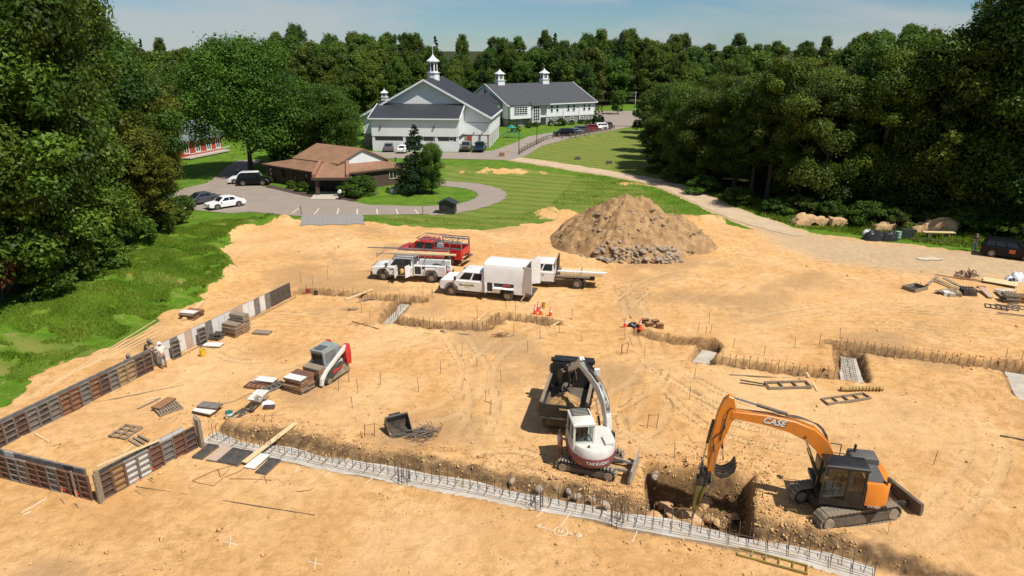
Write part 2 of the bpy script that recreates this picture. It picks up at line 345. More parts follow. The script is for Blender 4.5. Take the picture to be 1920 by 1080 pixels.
def GZ(px,py): 
    x,y=G(px,py); return (x,y,hz(x,y))
def build_ground():
    def lines(segs):
        r=[segs[0][0]]
        for a,b,st in segs:
            n=max(1,int(round((b-a)/st))); r+=list(np.linspace(a,b,n+1)[1:])
        return np.array(r)
    def grow(a,b,n): return list(a+(b-a)*((np.arange(1,n+1)/n)**2.2))
    xs=lines([(-150,-62,2),(-62,-32,.5),(-32,30,.16),(30,62,.4),(62,150,2)]); xs=np.array(sorted(grow(-150,-1800,10)))if False else xs
    xs=np.concatenate([np.array(grow(-150,-2500,10))[::-1],xs,np.array(grow(150,2500,10))])
    ys=lines([(-60,16,4),(16,48,.16),(48,78,.25),(78,130,.6),(130,260,2)]); ys=np.concatenate([ys,np.array(grow(260,4000,14))])
    X,Y=np.meshgrid(xs,ys); Z=height(X,Y)
    nx,ny=len(xs),len(ys); V=np.stack([X,Y,Z],-1).reshape(-1,3)
    i=np.arange(nx*ny).reshape(ny,nx); Fq=np.stack([i[:-1,:-1],i[:-1,1:],i[1:,1:],i[1:,:-1]],-1).reshape(-1,4)
    o=npmesh('ground',V,Fq,ground_material(),smooth=True); o['kind']='structure'
    x,y=X.ravel(),Y.ravel(); dl=sdpoly(x,y,SITE)
    nz=fbm(x*.6,y*.6,4,71); nz2=fbm(x*.16,y*.16,4,72)
    grass=ss(.5,-.7,dl+1.3*nz)
    dry=np.zeros(len(x))
    for px,py,rx,ry in ((110,662,2.6,.9),(300,545,3,1.0),(430,425,2.5,2),(945,325,7,1.6),(1195,347,6,1.6),(1040,405,3.5,2),(1320,412,6,1.6),(110,545,6,1.0),(20,700,1.6,.7),(210,500,4,.8)):
        cx,cy=G(px,py); q=((x-cx)/rx)**2+((y-cy)/ry)**2; f=ss(1.5,.2,q+1.3*nz)
        if px<600: dry=np.maximum(dry,f)
        else: grass=grass*(1-.6*f)
    grav=ss(-1.5,2.5,sdpoly(x,y,YARD)+1.5*nz); rd=sdline(x,y,ROAD)[0]; grav=np.maximum(grav,ss(3.2,1.8,rd+.5*nz)); grass=grass*(1-ss(2.7,2.1,rd+.6*nz))
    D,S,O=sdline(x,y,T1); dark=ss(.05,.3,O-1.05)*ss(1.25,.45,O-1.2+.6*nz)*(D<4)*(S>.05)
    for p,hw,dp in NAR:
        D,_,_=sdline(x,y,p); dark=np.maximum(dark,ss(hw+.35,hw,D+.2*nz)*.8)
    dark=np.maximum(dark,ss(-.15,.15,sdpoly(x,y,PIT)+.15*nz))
    mow=np.maximum(ss(-1,1,sdpoly(x,y,MEADOW)),.85*ss(-1,1,sdpoly(x,y,LAWN)+1.5*nz))
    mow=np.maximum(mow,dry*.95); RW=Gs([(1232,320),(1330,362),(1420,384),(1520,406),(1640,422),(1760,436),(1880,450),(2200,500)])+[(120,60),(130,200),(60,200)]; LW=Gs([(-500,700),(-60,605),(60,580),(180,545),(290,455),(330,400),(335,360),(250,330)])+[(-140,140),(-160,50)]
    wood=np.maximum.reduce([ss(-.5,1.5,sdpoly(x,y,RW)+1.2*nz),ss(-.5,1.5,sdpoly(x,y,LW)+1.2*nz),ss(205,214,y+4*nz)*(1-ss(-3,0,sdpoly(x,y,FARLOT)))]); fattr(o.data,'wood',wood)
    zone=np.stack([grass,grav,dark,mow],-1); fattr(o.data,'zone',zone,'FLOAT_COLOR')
    fattr(o.data,'wet',ss(.05,.45,nz2+.42*ss(4,28,x)*ss(62,38,y)-.04))
    tm=np.zeros(len(x)); tsv=np.zeros(len(x))
    for i,p in enumerate(RUTG):
        D,S,O=sdline(x,y,p); m=ss(.34,.2,np.abs(np.abs(O)-.75))*(D<2)*ss(.1,.5,vn(S*.25,S*0+i,80)); b=m>tm; tm=np.where(b,m,tm); tsv=np.where(b,S,tsv)
    fattr(o.data,'trk',tm); fattr(o.data,'trs',tsv)
    return o
def ground_material():
    m,t,b=newmat('site_ground'); l=t.links.new; b.inputs['Roughness'].default_value=.97; b.inputs['Specular IOR Level'].default_value=.15
    geo=N(t,'ShaderNodeNewGeometry'); P=geo.outputs['Position']
    def noise(sc,det=6,rough=.6,dist=0):
        n=N(t,'ShaderNodeTexNoise'); n.inputs['Scale'].default_value=sc; n.inputs['Detail'].default_value=det; n.inputs['Roughness'].default_value=rough; n.inputs['Distortion'].default_value=dist; l(P,n.inputs[0]); return n.outputs[0]
    def ramp(src,stops):
        r=N(t,'ShaderNodeValToRGB'); e=r.color_ramp.elements
        while len(e)<len(stops): e.new(.5)
        for k,(p,c) in zip(e,stops): k.position=p; k.color=(*c,1)
        l(src,r.inputs[0]); return r.outputs[0]
    def mix(f,a,c,bt='MIX'):
        x=N(t,'ShaderNodeMix',data_type='RGBA',blend_type=bt)
        for i,s in ((0,f),(6,a),(7,c)):
            if isinstance(s,(float,int)): x.inputs[i].default_value=s
            elif isinstance(s,tuple): x.inputs[i].default_value=(*s,1)
            else: l(s,x.inputs[i])
        return x.outputs[2]
    def math_(op,a,c=0.0,cl=False):
        x=N(t,'ShaderNodeMath',operation=op,use_clamp=cl)
        for i,s in enumerate((a,c)):
            if isinstance(s,(float,int)): x.inputs[i].default_value=s
            else: l(s,x.inputs[i])
        return x.outputs[0]
    at=N(t,'ShaderNodeAttribute',attribute_name='zone'); sp=N(t,'ShaderNodeSeparateColor'); l(at.outputs['Color'],sp.inputs[0])
    wt=N(t,'ShaderNodeAttribute',attribute_name='wet').outputs['Fac']; tm=N(t,'ShaderNodeAttribute',attribute_name='trk').outputs['Fac']; tsv=N(t,'ShaderNodeAttribute',attribute_name='trs').outputs['Fac']
    big=noise(.22,8,.62,.4); mid=noise(1.6,8,.68,.3); fine=noise(9,6,.7)
    dirt=ramp(big,[(.30,(.59,.315,.12)),(.5,(.72,.41,.17)),(.70,(.80,.50,.235))])
    dirt=mix(ramp(mid,[(.36,(1,1,1)),(.56,(0,0,0))]),dirt,(.52,.29,.105)); 
    dirt=mix(math_('MULTIPLY',ramp(fine,[(.34,(1,1,1)),(.46,(0,0,0))]),.42),dirt,(.36,.20,.08))
    dirt=mix(math_('MULTIPLY',ramp(noise(2.7,7,.75),[(.60,(0,0,0)),(.72,(1,1,1))]),.6),dirt,(.80,.55,.29))
    st=N(t,'ShaderNodeMapping'); st.inputs['Scale'].default_value=(.5,2.2,1); st.inputs['Rotation'].default_value=(0,0,.25); l(P,st.inputs[0]); sn=N(t,'ShaderNodeTexNoise'); sn.inputs['Scale'].default_value=1.3; sn.inputs['Detail'].default_value=8; sn.inputs['Roughness'].default_value=.7; l(st.outputs[0],sn.inputs[0])
    dirt=mix(math_('MULTIPLY',ramp(sn.outputs[0],[(.50,(0,0,0)),(.66,(1,1,1))]),.5),dirt,(.50,.285,.115))
    dirt=mix(math_('MULTIPLY',ramp(noise(.09,6,.6,.6),[(.46,(0,0,0)),(.64,(1,1,1))]),.45),dirt,(.80,.53,.27))
    dirt=mix(math_('MULTIPLY',wt,.7),dirt,(.42,.255,.125))
    dirt=mix(math_('MULTIPLY',tm,.25),dirt,(.70,.48,.25))
    grv=ramp(mid,[(.3,(.44,.315,.19)),(.55,(.51,.38,.235)),(.75,(.58,.455,.30))])
    col=mix(math_('MULTIPLY',sp.outputs[1],.85),dirt,grv)
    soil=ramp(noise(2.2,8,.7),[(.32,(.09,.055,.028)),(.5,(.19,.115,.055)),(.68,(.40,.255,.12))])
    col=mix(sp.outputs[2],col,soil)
    gr=ramp(noise(.5,8,.7,.5),[(.32,(.065,.15,.010)),(.5,(.11,.21,.014)),(.68,(.19,.25,.03))])
    gr=mix(math_('MULTIPLY',ramp(noise(6,6,.75),[(.40,(1,1,1)),(.55,(0,0,0))]),.55),gr,(.035,.085,.008))
    gr=mix(math_('MULTIPLY',ramp(noise(1.1,7,.7),[(.58,(0,0,0)),(.70,(1,1,1))]),.6),gr,(.36,.275,.12))
    # mown meadow with curved mower stripes
    vm=N(t,'ShaderNodeVectorMath',operation='DISTANCE'); l(P,vm.inputs[0]); c0=G(1130,262); vm.inputs[1].default_value=(c0[0]+8,c0[1]+6,0)
    wv=math_('SINE',math_('ADD',math_('MULTIPLY',vm.outputs['Value'],2.3),math_('MULTIPLY',noise(.12,3),7.0)))
    mw=mix(math_('MULTIPLY_ADD',wv,.5,False),(.12,.175,.03),(.26,.235,.07)) if False else mix(math_('ADD',math_('MULTIPLY',wv,.35),.4,True),(.125,.175,.028),(.29,.25,.075))
    mw=mix(math_('MULTIPLY',ramp(noise(.25,6,.6),[(.4,(0,0,0)),(.65,(1,1,1))]),.5),mw,(.13,.19,.025))
    gr=mix(math_('MULTIPLY',at.outputs['Alpha'],.85),gr,mw)
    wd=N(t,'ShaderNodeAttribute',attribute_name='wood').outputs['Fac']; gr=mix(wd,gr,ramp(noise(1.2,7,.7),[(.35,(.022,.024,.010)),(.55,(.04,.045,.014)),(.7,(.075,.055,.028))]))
    edge=math_('ADD',sp.outputs[0],math_('MULTIPLY',math_('SUBTRACT',mid,.5),.9)); e2=N(t,'ShaderNodeMapRange'); e2.inputs[1].default_value=.40; e2.inputs[2].default_value=.60; l(edge,e2.inputs[0])
    col=mix(e2.outputs[0],col,gr); l(col,b.inputs['Base Color'])
    tr=math_('MULTIPLY',math_('SINE',math_('MULTIPLY',tsv,2*PI/.2)),math_("MULTIPLY",tm,.12))
    hgt=math_('ADD',math_('ADD',math_('MULTIPLY',noise(3.2,9,.72),1.3),math_('MULTIPLY',noise(16,6,.75),.5)),tr)
    bp=N(t,'ShaderNodeBump'); bp.inputs['Strength'].default_value=.85; bp.inputs['Distance'].default_value=.11; l(hgt,bp.inputs['Height']); l(bp.outputs[0],b.inputs['Normal'])
    return m
ground=build_ground()
def sheet(name,poly,mat,z,kind='structure'):
    m=MB(); m.add([(x,y,z) for x,y in poly],[tuple(range(len(poly)))]); o=m.build(name,mat)
    for p in o.data.polygons:
        if p.normal.z<0: o.data.flip_normals(); break
    o['kind']=kind; return o
def strip(name,path,hw,mat,z):
    m=MB(); Lf=[];Rt=[]
    for i,(x,y) in enumerate(path):
        a=path[max(0,i-1)]; b=path[min(len(path)-1,i+1)]; dx,dy=b[0]-a[0],b[1]-a[1]; q=math.hypot(dx,dy); nx,ny=-dy/q,dx/q
        ww=hw*(1+.08*math.sin(i*1.7))*(min(1,.15+(len(path)-1-i)/14) if name=='gravel_road' else 1); Lf.append((x+nx*ww,y+ny*ww,z)); Rt.append((x-nx*ww,y-ny*ww,z))
    m.loft([[a,b] for a,b in zip(Rt,Lf)],cap=False,closed=False); o=m.build(name,mat); 
    if o.data.polygons[0].normal.z<0: o.data.flip_normals()
    o['kind']='structure'; return o
sheet('parking_lot',LOT,'asphalt',.012); sheet('church_lot',CHLOT,'asphalt',.012); sheet('far_lot',FARLOT,'asphalt',.012)
strip('circular_drive',DRIVE,2.0,'asphalt',.016); strip('side_lane',LANE,2.2,'asphalt',.016); strip('gravel_road',ROAD,1.9,'roadgravel',.008)
sheet('crushed_stone_patch',PATCH,'lotgravel',.02); sheet('entry_pavement',SLAB,'concold',.05)
for i,(a,b) in enumerate([((598,391),(589,402)),((635,391),(632,402)),((670,392),(670,402)),((706,392),(708,402)),((743,392),(746,402)),((778,393),(784,401)),((560,391),(548,400))]):
    p=G(*a);q=G(*b); m=MB(); m.bar((*p,.024),(*q,.024),.13,.006); o=m.build('parking_stripe','paint'); o['kind']='structure'
# circled survey mark, arrows and painted ticks
def ground_mark(name,strokes,w=.05):
    m=MB()
    for st in strokes:
        for a,b in zip(st[:-1],st[1:]): 
            za=hz(*a); zb=hz(*b)
            m.bar((*a,za+.015),(*b,zb+.015),w,.012)
    return m.build(name,'paint')
def gpx(l): return Gs(l)
circ=[(1051.5+13*math.cos(a),996.5+8.5*math.sin(a)) for a in np.linspace(0,2*PI,25)]
tag(ground_mark('survey_mark',[gpx(circ),gpx([(1049,992),(1046,996.5),(1056,998)]),gpx([(1056.5,991),(1051.5,1001)])],.035),'circled number 4 sprayed in white paint on the dirt','ground mark')
tag(ground_mark('arrow_mark',[gpx([(1036,994),(1006,987)]),gpx([(1014,984),(1005,987),(1013,991)])],.035),'white painted arrow pointing away from the circled 4 towards the long form wall','ground mark')
tag(ground_mark('arrow_mark',[gpx([(1066,999),(1090,1004)]),gpx([(1083,999),(1091,1004),(1082,1006)])],.035),'white painted arrow beside the circled 4 pointing towards the breaker pit','ground mark')
for a,b in (((1069,962),(1053,986)),((1022,955),(1006,972)),((1195,994),(1186,1015)),((763,908),(742,921)),((700,897),(686,908)),((620,884),(608,894)),((560,873),(553,886))):
    tag(ground_mark('paint_tick',[gpx([a,b])],.035),'short white paint line sprayed at the edge of the long footing','ground mark','paint lines along the footing')
for c in ((432,1017),(592,1056)):
    tag(ground_mark('paint_cross',[gpx([(c[0]-14,c[1]-3),(c[0]+14,c[1]+4)]),gpx([(c[0]+1,c[1]-11),(c[0]-2,c[1]+11)])],.03),'white cross sprayed on the bare dirt','ground mark','painted crosses')
tag(ground_mark('paint_streak',[gpx([(40,962),(62,950),(88,936)]),gpx([(44,966),(58,960)])],.06),'faint white paint streak on the dirt in front of the form corner','ground mark')
# lime patch in the yard
# ---------------------------------------------------------------- trees
def leaf_mat(name,dark,light,autumn=None):
    m,t,b=newmat(name); l=t.links.new; b.inputs['Roughness'].default_value=.55; b.inputs['Specular IOR Level'].default_value=.28
    at=N(t,'ShaderNodeAttribute',attribute_name='lv'); oi=N(t,'ShaderNodeObjectInfo')
    r=N(t,'ShaderNodeValToRGB'); e=r.color_ramp.elements; e[0].position=.1; e[0].color=(*dark,1); e[1].position=.9; e[1].color=(*light,1)
    l(at.outputs['Fac'],r.inputs[0])
    hs=N(t,'ShaderNodeHueSaturation'); mr=N(t,'ShaderNodeMapRange'); mr.inputs[3].default_value=.465; mr.inputs[4].default_value=.515; l(oi.outputs['Random'],mr.inputs[0]); l(mr.outputs[0],hs.inputs['Hue'])
    mr2=N(t,'ShaderNodeMapRange'); mr2.inputs[3].default_value=.72; mr2.inputs[4].default_value=1.18; 
    mu=N(t,'ShaderNodeMath',operation='FRACT'); mu2=N(t,'ShaderNodeMath',operation='MULTIPLY'); mu2.inputs[1].default_value=7.31; l(oi.outputs['Random'],mu2.inputs[0]); l(mu2.outputs[0],mu.inputs[0]); l(mu.outputs[0],mr2.inputs[0]); l(mr2.outputs[0],hs.inputs['Value'])
    l(r.outputs[0],hs.inputs['Color']); l(hs.outputs[0],b.inputs['Base Color'])
    tr=N(t,'ShaderNodeBsdfTranslucent'); l(hs.outputs[0],tr.inputs[0]); ms=N(t,'ShaderNodeMixShader'); ms.inputs[0].default_value=.4
    o=t.nodes['Material Output']; l(b.outputs[0],ms.inputs[1]); l(tr.outputs[0],ms.inputs[2]); l(ms.outputs[0],o.inputs[0]); return m
MT['leaf']=leaf_mat('broadleaf',(.034,.080,.008),(.13,.225,.022))
MT['leafd']=leaf_mat('dark_broadleaf',(.030,.070,.009),(.135,.215,.022))
MT['leafy']=leaf_mat('olive_leaf',(.05,.082,.008),(.145,.19,.018))
MT['needle']=leaf_mat('needles',(.014,.040,.014),(.04,.085,.026))
MT['leafr']=leaf_mat('rusty_leaf',(.10,.05,.018),(.26,.12,.04))
def leaves(rng,C,RC,n,size,droop=.0,flatz=.75):
    "C clump centres (k,3), RC radii"
    k=len(C); wgt=RC**2/np.sum(RC**2); idx=rng.choice(k,n,p=wgt)
    d=rng.normal(size=(n,3)); d[:,2]+=.25; d/=np.linalg.norm(d,axis=1)[:,None]
    rad=RC[idx]*np.where(rng.random(n)<.55,rng.uniform(.7,1.1,n),np.abs(rng.normal(.8,.27,n)))
    p=C[idx]+d*rad[:,None]*np.array([1,1,flatz]); ax=C[idx]-C.mean(0); ax/=np.linalg.norm(ax,axis=1)[:,None]+1e-6; p=p+ax*(rng.normal(0,.2,n)*RC[idx])[:,None]+(rng.normal(size=(k,3))*.0)[idx]
    nr=d*.8+rng.normal(size=(n,3))*.55+np.array([0,0,.35]); nr/=np.linalg.norm(nr,axis=1)[:,None]
    a=rng.normal(size=(n,3)); a[:,2]-=droop; a-=nr*np.sum(a*nr,1)[:,None]; a/=np.linalg.norm(a,axis=1)[:,None]; b=np.cross(nr,a)
    s=size*rng.uniform(.6,1.35,n)[:,None]
    V=np.stack([p-a*s,p+b*s*.55+a*s*.1,p+a*s,p-b*s*.55-a*s*.1],1).reshape(-1,3)
    lv=np.repeat(np.clip(.5+.22*rng.normal(size=n)+.34*(rng.random(k)[idx]-.5)*2,0,1),4)
    return V,lv
def crown_obj(name,V,lv,mat,parent):
    F=np.arange(len(V)).reshape(-1,4); o=npmesh(name,V,F,mat,parent); fattr(o.data,'lv',lv); return o
def make_tree(kind,seed,Ht,Rr,base,nclump,nleaf,size,mat,label,group,name='deciduous_tree'):
    rng=np.random.default_rng(seed); T=thing(name,label,'tree',group=group)
    prof={'broad':lambda t:np.sqrt(np.maximum(0,1-((t-.42)/.6)**2)),'tall':lambda t:np.sqrt(np.maximum(0,1-((t-.5)/.53)**2))*.92,'cone':lambda t:(1-t)*.95+.06,'open':lambda t:np.sqrt(np.maximum(0,1-((t-.55)/.56)**2))}[kind]
    t=rng.random(nclump)**(.85) if kind!='cone' else rng.random(nclump)**1.5
    an=rng.random(nclump)*2*PI; lop=1+.22*np.sin(an*2+seed)+.13*np.sin(an*3+seed*2)
    rr=Rr*prof(t)*np.sqrt(rng.uniform(.25,1,nclump))*lop
    ch=Ht-base; C=np.stack([rr*np.cos(an),rr*np.sin(an),base+ch*(.06+.9*t)],1)
    q={'broad':.24,'tall':.29,'cone':.26,'open':.22}[kind]
    RC=Rr*q*rng.uniform(.4,1.45,nclump)
    if kind=='cone': RC*=(1.15-t*.8)
    V,lv=leaves(rng,C,RC,nleaf,size,flatz=.72 if kind!='cone' else .5)
    m=MB(); tr=.018*Ht+.06; bend=rng.normal(size=2)*.35; n=9; pts=[]
    for j in range(6):
        u=j/5; pts.append(Vector((bend[0]*u*u,bend[1]*u*u,-.25+(base+ch*.62)*u)))
    rad=[tr*(1.35 if j==0 else 1)*(1-.15*j) for j in range(6)]
    m.loft([[p+Vector((math.cos(2*PI*i/n)*r,math.sin(2*PI*i/n)*r,0)) for i in range(n)] for p,r in zip(pts,rad)])
    order=rng.permutation(nclump)[:min(nclump,16)]
    for k in order:
        c=Vector(C[k]); zz=max(base*.75,c.z-.9*math.hypot(c.x,c.y)-.3); u=min(.98,(zz+.25)/(base+ch*.62)); s=Vector((bend[0]*u*u,bend[1]*u*u,zz)); md=s.lerp(c,.55)+Vector((0,0,.25)); r0=tr*.42*(1-.5*u)
        m.tube(s,md,r0,r0*.6,6); m.tube(md,c,r0*.6,r0*.2,5)
    m.build('trunk','trunk',T,smooth=60); crown_obj('crown',V,lv,mat,T); return T
PROTO={}
def proto(k,*a,**kw): PROTO[k]=(make_tree(*a,**kw),[False])
GW='trees of the wood beside the gravel road'; GL='trees of the wood above the grass bank'; GF='trees of the far wood behind the white buildings'
def place(k,x,y,s=1,rz=None,sz=None,label=None,group=None,z=None):
    T,used=PROTO[k]; z=hz(x,y) if z is None else z; rz=random.uniform(0,6.28) if rz is None else rz; scl=(s,s,sz or s)
    if not used[0]:
        used[0]=True; T.location=(x,y,z); T.rotation_euler=(0,0,rz); T.scale=scl
        if label: T['label']=label
        if group: T['group']=group
        elif label and 'group' in T: del T['group']
        return T
    o=dup(T,(x,y,z),rz,label,group,scl)
    if label and not group and 'group' in o: del o['group']
    return o
random.seed(5)
LB='broad dark green leafy tree in the wood beside the gravel road'
proto('w1','tall',11,22,5.2,3.0,120,42000,.19,'leafd',LB,GW); proto('w2','broad',12,20,5.8,2.2,130,44000,.19,'leafd',LB,GW); proto('w3','open',13,23,4.8,5.5,80,24000,.19,'leafd',LB,GW)
proto('l1','tall',21,22,5.0,4,120,44000,.18,'leaf','dark green leafy tree in the wood above the grass bank',GL); proto('l2','broad',22,15,5.0,1.6,130,44000,.16,'leaf','',GL); proto('l3','open',23,14,4.2,2.2,90,28000,.15,'leafy','',GL)
proto('oak','broad',31,20,8.3,4.2,190,64000,.20,'leaf','x',None); proto('f1','broad',41,20,5.8,.8,95,15000,.34,'leafd','x',GF); proto('f2','tall',42,22,5.0,1.0,95,15000,.34,'leafd','x',GF); proto('f3','broad',43,17,5.8,.6,95,15000,.34,'leaf','x',GF); proto('f4','cone',44,21,3.8,1.2,90,11000,.30,'needle','x',GF,name='conifer_tree'); proto('f5','tall',45,18,5.0,.8,90,13000,.34,'leafy','x',GF)
proto('spruce','cone',51,10,2.5,.6,170,22000,.14,'needle','x',None,name='conifer_tree')
proto('bush','broad',61,2.6,1.7,.0,40,7000,.11,'leaf','x',None,name='shrub'); proto('rbush','broad',62,3.2,2.0,.1,40,6000,.13,'leafr','x',None,name='shrub')
proto('arb','cone',63,5.5,.95,.2,50,6000,.12,'needle','x',None,name='arborvitae')
def tr(k,px,py,s,label=None,group=None,sz=None,z=None):
    x,y=G(px,py); return place(k,x,y,s,None,sz,label,group,z)
# wood beside the gravel road (right)
def scatter_right():
    edge=[G(1228,318),G(1250,335),G(1330,358),G(1420,380),G(1520,402),G(1640,418),G(1760,432),G(1880,446),G(1990,452)]
    pts=[]
    hs=[.62,.66,.72,.76,.84,1.0,1.2,1.36,1.45]
    for i,(a,h) in enumerate(zip(edge,hs)):
        for r in range(4):
            ox=(3.2 if i<5 else 6.0)+r*6.2+random.uniform(-1.2,1.2); oy=(0 if i<5 else 2.0)+r*1.6+random.uniform(-2,2); pts.append((a[0]+ox,a[1]+oy+1.5,h*(1+.05*r)*random.uniform(.93,1.07)))
    for a,b,h,h2 in zip(edge[:-1],edge[1:],hs[:-1],hs[1:]):
        for r in range(3):
            t=random.uniform(.35,.65); pts.append((a[0]*(1-t)+b[0]*t+(2.4 if h<.8 else 5.5)+r*6.5,a[1]*(1-t)+b[1]*t+2.5+r*2+random.uniform(-1.5,1.5),(h+h2)/2*random.uniform(.8,1.03)))
    for i,(x,y,s) in enumerate(pts):
        k='w1 w2 w3 w1 w2'.split()[i%5]; place(k,x,y,max(.72,s),sz=s*random.uniform(.95,1.08),label={'w1':LB.replace('broad','tall'),'w2':LB,'w3':'thin open-crowned tree in the wood beside the gravel road'}[k],group=GW)
scatter_right()
# wood above the grass bank (left)
LL={'l1':'tall dark green leafy tree in the wood above the grass bank','l2':'broad leafy tree in the wood above the grass bank','l3':'loose yellow-green tree in the wood above the grass bank'}
for k,px,py,s,szz in [('l1',-60,600,1.15,1.25),('l2',40,585,1.25,1.2),('l1',130,560,.95,1.2),('l2',-140,640,1.3,1.3),('l1',-20,540,1.2,1.35),('l3',235,462,1.05,.85),('l2',150,520,1.1,1.1),('l1',60,520,1.2,1.28),('l1',165,470,1.05,1.32),('l2',90,480,1.3,1.5),('l1',-60,500,1.2,1.3),('l3',285,455,.9,.7),('l2',225,440,1.15,1.25),('l1',110,440,1.15,1.2),('l3',255,415,1.2,1.15),('l1',190,415,1.1,1.12),('l2',20,430,1.3,1.45),('l3',275,395,1.1,1.05),('l2',250,385,1.3,1.2),('l1',150,390,1.15,1.1),('l1',60,400,1.2,1.2),('l2',-60,420,1.4,1.5),('l3',295,368,1.0,.95),('l2',255,360,1.2,1.15),('l1',215,360,1.1,1.0),('l3',282,345,1.1,1.1),('l2',120,365,1.4,1.2),('l1',30,370,1.2,1.2)]:
    tr(k,px,py,s,LL[k],GL,szz)
# single trees
tr('oak',472,326,1,'large broad oak-like tree shading the lane beside the brown building')
tr('oak',618,318,.72,'round dense tree right behind the brown building',sz=.66)
tr('oak',560,312,.62,'smaller dense tree between the big lane tree and the round one',sz=.58)
tr('spruce',782,362,.98,'pointed spruce at the corner of the brown building')
tr('l2',810,363,.36,'short two-stemmed tree beside the pointed spruce',sz=.46)
FL={'f1':'round dark green tree in the far wood behind the white buildings','f2':'tall dark tree in the far wood behind the white buildings','f3':'fresh green round tree in the far wood behind the white buildings','f4':'pointed conifer in the far wood behind the white buildings','f5':'olive green tree in the far wood behind the white buildings'}
def far(x,y,s):
    k=random.choices(['f1','f2','f3','f4','f5'],[5,4,4,1.6,2.5])[0]; place(k,x,y,s*random.uniform(.74,1.0),sz=s*random.uniform(.86,1.1),label=FL[k],group=GF)
cnt=0
for row,(Y,sp,s) in enumerate([(214,7.6,.74),(225,8.2,.84),(240,8.6,.9),(258,9.2,.92),(282,10,.95),(312,11,.97),(350,12.5,1.0),(400,15,1.05)]):
    x=-Y*.66
    while x<Y*.60:
        xx=x+random.uniform(-2.5,2.5); yy=Y+random.uniform(-5,5); ppx=960+FPX*xx/(yy*CT+19*ST)
        ok=not (yy<222 and 940<ppx<1125) and not (yy<255 and 1115<ppx<1265)
        if ppx<640 and yy<232: ok=ok and ppx<520
        if ok: far(xx,yy,s*(1+.13*math.sin(ppx*.011+1.1)+.04*math.sin(ppx*.05))*(.9 if 1180<ppx<1600 else (.95 if ppx<650 else 1))); cnt+=1
        x+=sp*random.uniform(.85,1.15)
# middle-ground trees left of the gym and right of the wing
for px,py,s,k,lb in [(560,206,.62,'f3','bright green bushy tree at the back of the side car park'),(590,200,.6,'f3','second bright green tree at the back of the side car park'),(625,208,.62,'f5','olive bushy tree close to the gym cupola wing'),(648,222,.55,'f3','low bright green tree touching the gym roof edge'),(660,205,.5,'f5','small olive tree behind the gym left eave'),(1158,214,.36,'f1','small round tree standing alone in the far car park')]: tr(k,px,py,s,lb)
for px,py,s in [(292,300,.75),(318,258,.85),(290,270,.9),(430,255,.62),(520,262,.7),(440,240,.78),(250,290,.95),(380,250,.75),(330,240,.85),(480,236,.75),(260,250,.95),(530,300,.55)]:
    k=random.choice(['f1','f2','f3']); tr(k,px,py,s,{'f1':'round dark tree among those around the red house','f2':'tall dark tree among those around the red house','f3':'fresh green tree among those around the red house'}[k],'trees around the red house')
for px,py,s,k in [(1215,250,.5,'f1'),(1235,262,.55,'f2'),(1225,285,.55,'f1'),(1245,300,.6,'f2'),(1270,250,.6,'f1'),(1300,245,.65,'f3'),(1350,250,.7,'f1'),(1400,255,.75,'f2'),(1450,260,.8,'f1'),(1290,280,.7,'f2'),(1340,290,.75,'f1'),(1400,300,.85,'f2'),(1460,310,.9,'f1'),(1520,300,.95,'f5'),(1580,310,1.0,'f1'),(1500,250,.85,'f1'),(1560,240,.85,'f2'),(1620,260,.9,'f1'),(1380,230,.7,'f3'),(1440,225,.75,'f1'),(1330,225,.62,'f5')]:
    tr(k,px,py,s,{'f1':'round tree at the back of the roadside wood near the meadow','f2':'tall tree at the back of the roadside wood near the meadow','f3':'fresh green tree at the back of the roadside wood near the meadow','f5':'olive tree at the back of the roadside wood near the meadow'}[k],'trees behind the meadow')
# shrubs
for q in range(26): UND=G(1420+q*22,378+q*3.2); place('bush',UND[0]+random.uniform(2,6),UND[1]+random.uniform(1,4),random.uniform(1.1,1.7),sz=random.uniform(.9,1.5),label='dark undergrowth shrub between the trunks of the roadside wood',group='undergrowth in the roadside wood')
for px,py,s,sz in [(1450,400,1,.7),(1500,402,1.2,.8),(1560,412,1,.8),(1620,422,1.2,1),(1680,428,1,.8),(1790,436,1.1,.9),(1810,432,.8,1),(1860,442,1,.7),(1380,382,1.2,.8),(1320,362,1.2,.9),(1270,340,1.3,1),(1240,322,1.3,1),(1910,448,1,.7)]:
    tr('bush',px,py,s,'leafy shrub growing at the foot of the wood beside the gravel road','shrubs at the roadside wood',sz)
for px,py,s,sz in [(78,590,1.2,1.1),(110,575,1.4,1.2),(170,545,1.3,1.2),(210,520,1.3,1.2),(250,490,1.3,1.0),(290,455,1.2,1),(140,560,1.2,1.4),(315,420,1.1,1),(340,400,1.0,.8)]:
    tr('bush',px,py,s,'leafy shrub growing under the trees above the grass bank','shrubs above the grass bank',sz)
tr('rbush',18,606,1.35,'rust-red leafy shrub at the top of the grass bank')
tr('bush',674,366,1.45,'large clipped round bush in front of the brown building wall',None,1.0)
for px,py,s,lb in [(506,343,.35,'small green shrub at the far end of the mulch bed'),(546,353,.42,'dull brownish shrub in the middle of the mulch bed'),(568,359,.5,'bright green shrub in the mulch bed near the entry'),(600,358,.28,'small potted plant beside the entry pillar')]: tr('bush',px,py,s,lb)
for px,py,s,lb in [(958,240,0.54,'dark shrub below the wide grid window'),(966,247,0.57,'round green shrub behind the playground slide'),(990,240,0.48,'dark shrub under the tall grid window'),(1004,238,0.48,'shrub beside the recessed doorway of the wing'),(1034,236,0.54,'wide shrub in front of the grey stone base'),(1058,235,0.48,'round shrub under the paired wing windows'),(1072,234,0.45,'dense round shrub between two downspouts of the wing'),(1052,236,0.72,'tall pale shrub at the wing flower bed')]: tr('bush',px,py,s,lb)
for px in (1087,1094,1101,1108): tr('bush',px,232,.42,'small clipped round shrub in the row at the wing end','round shrubs at the wing end')
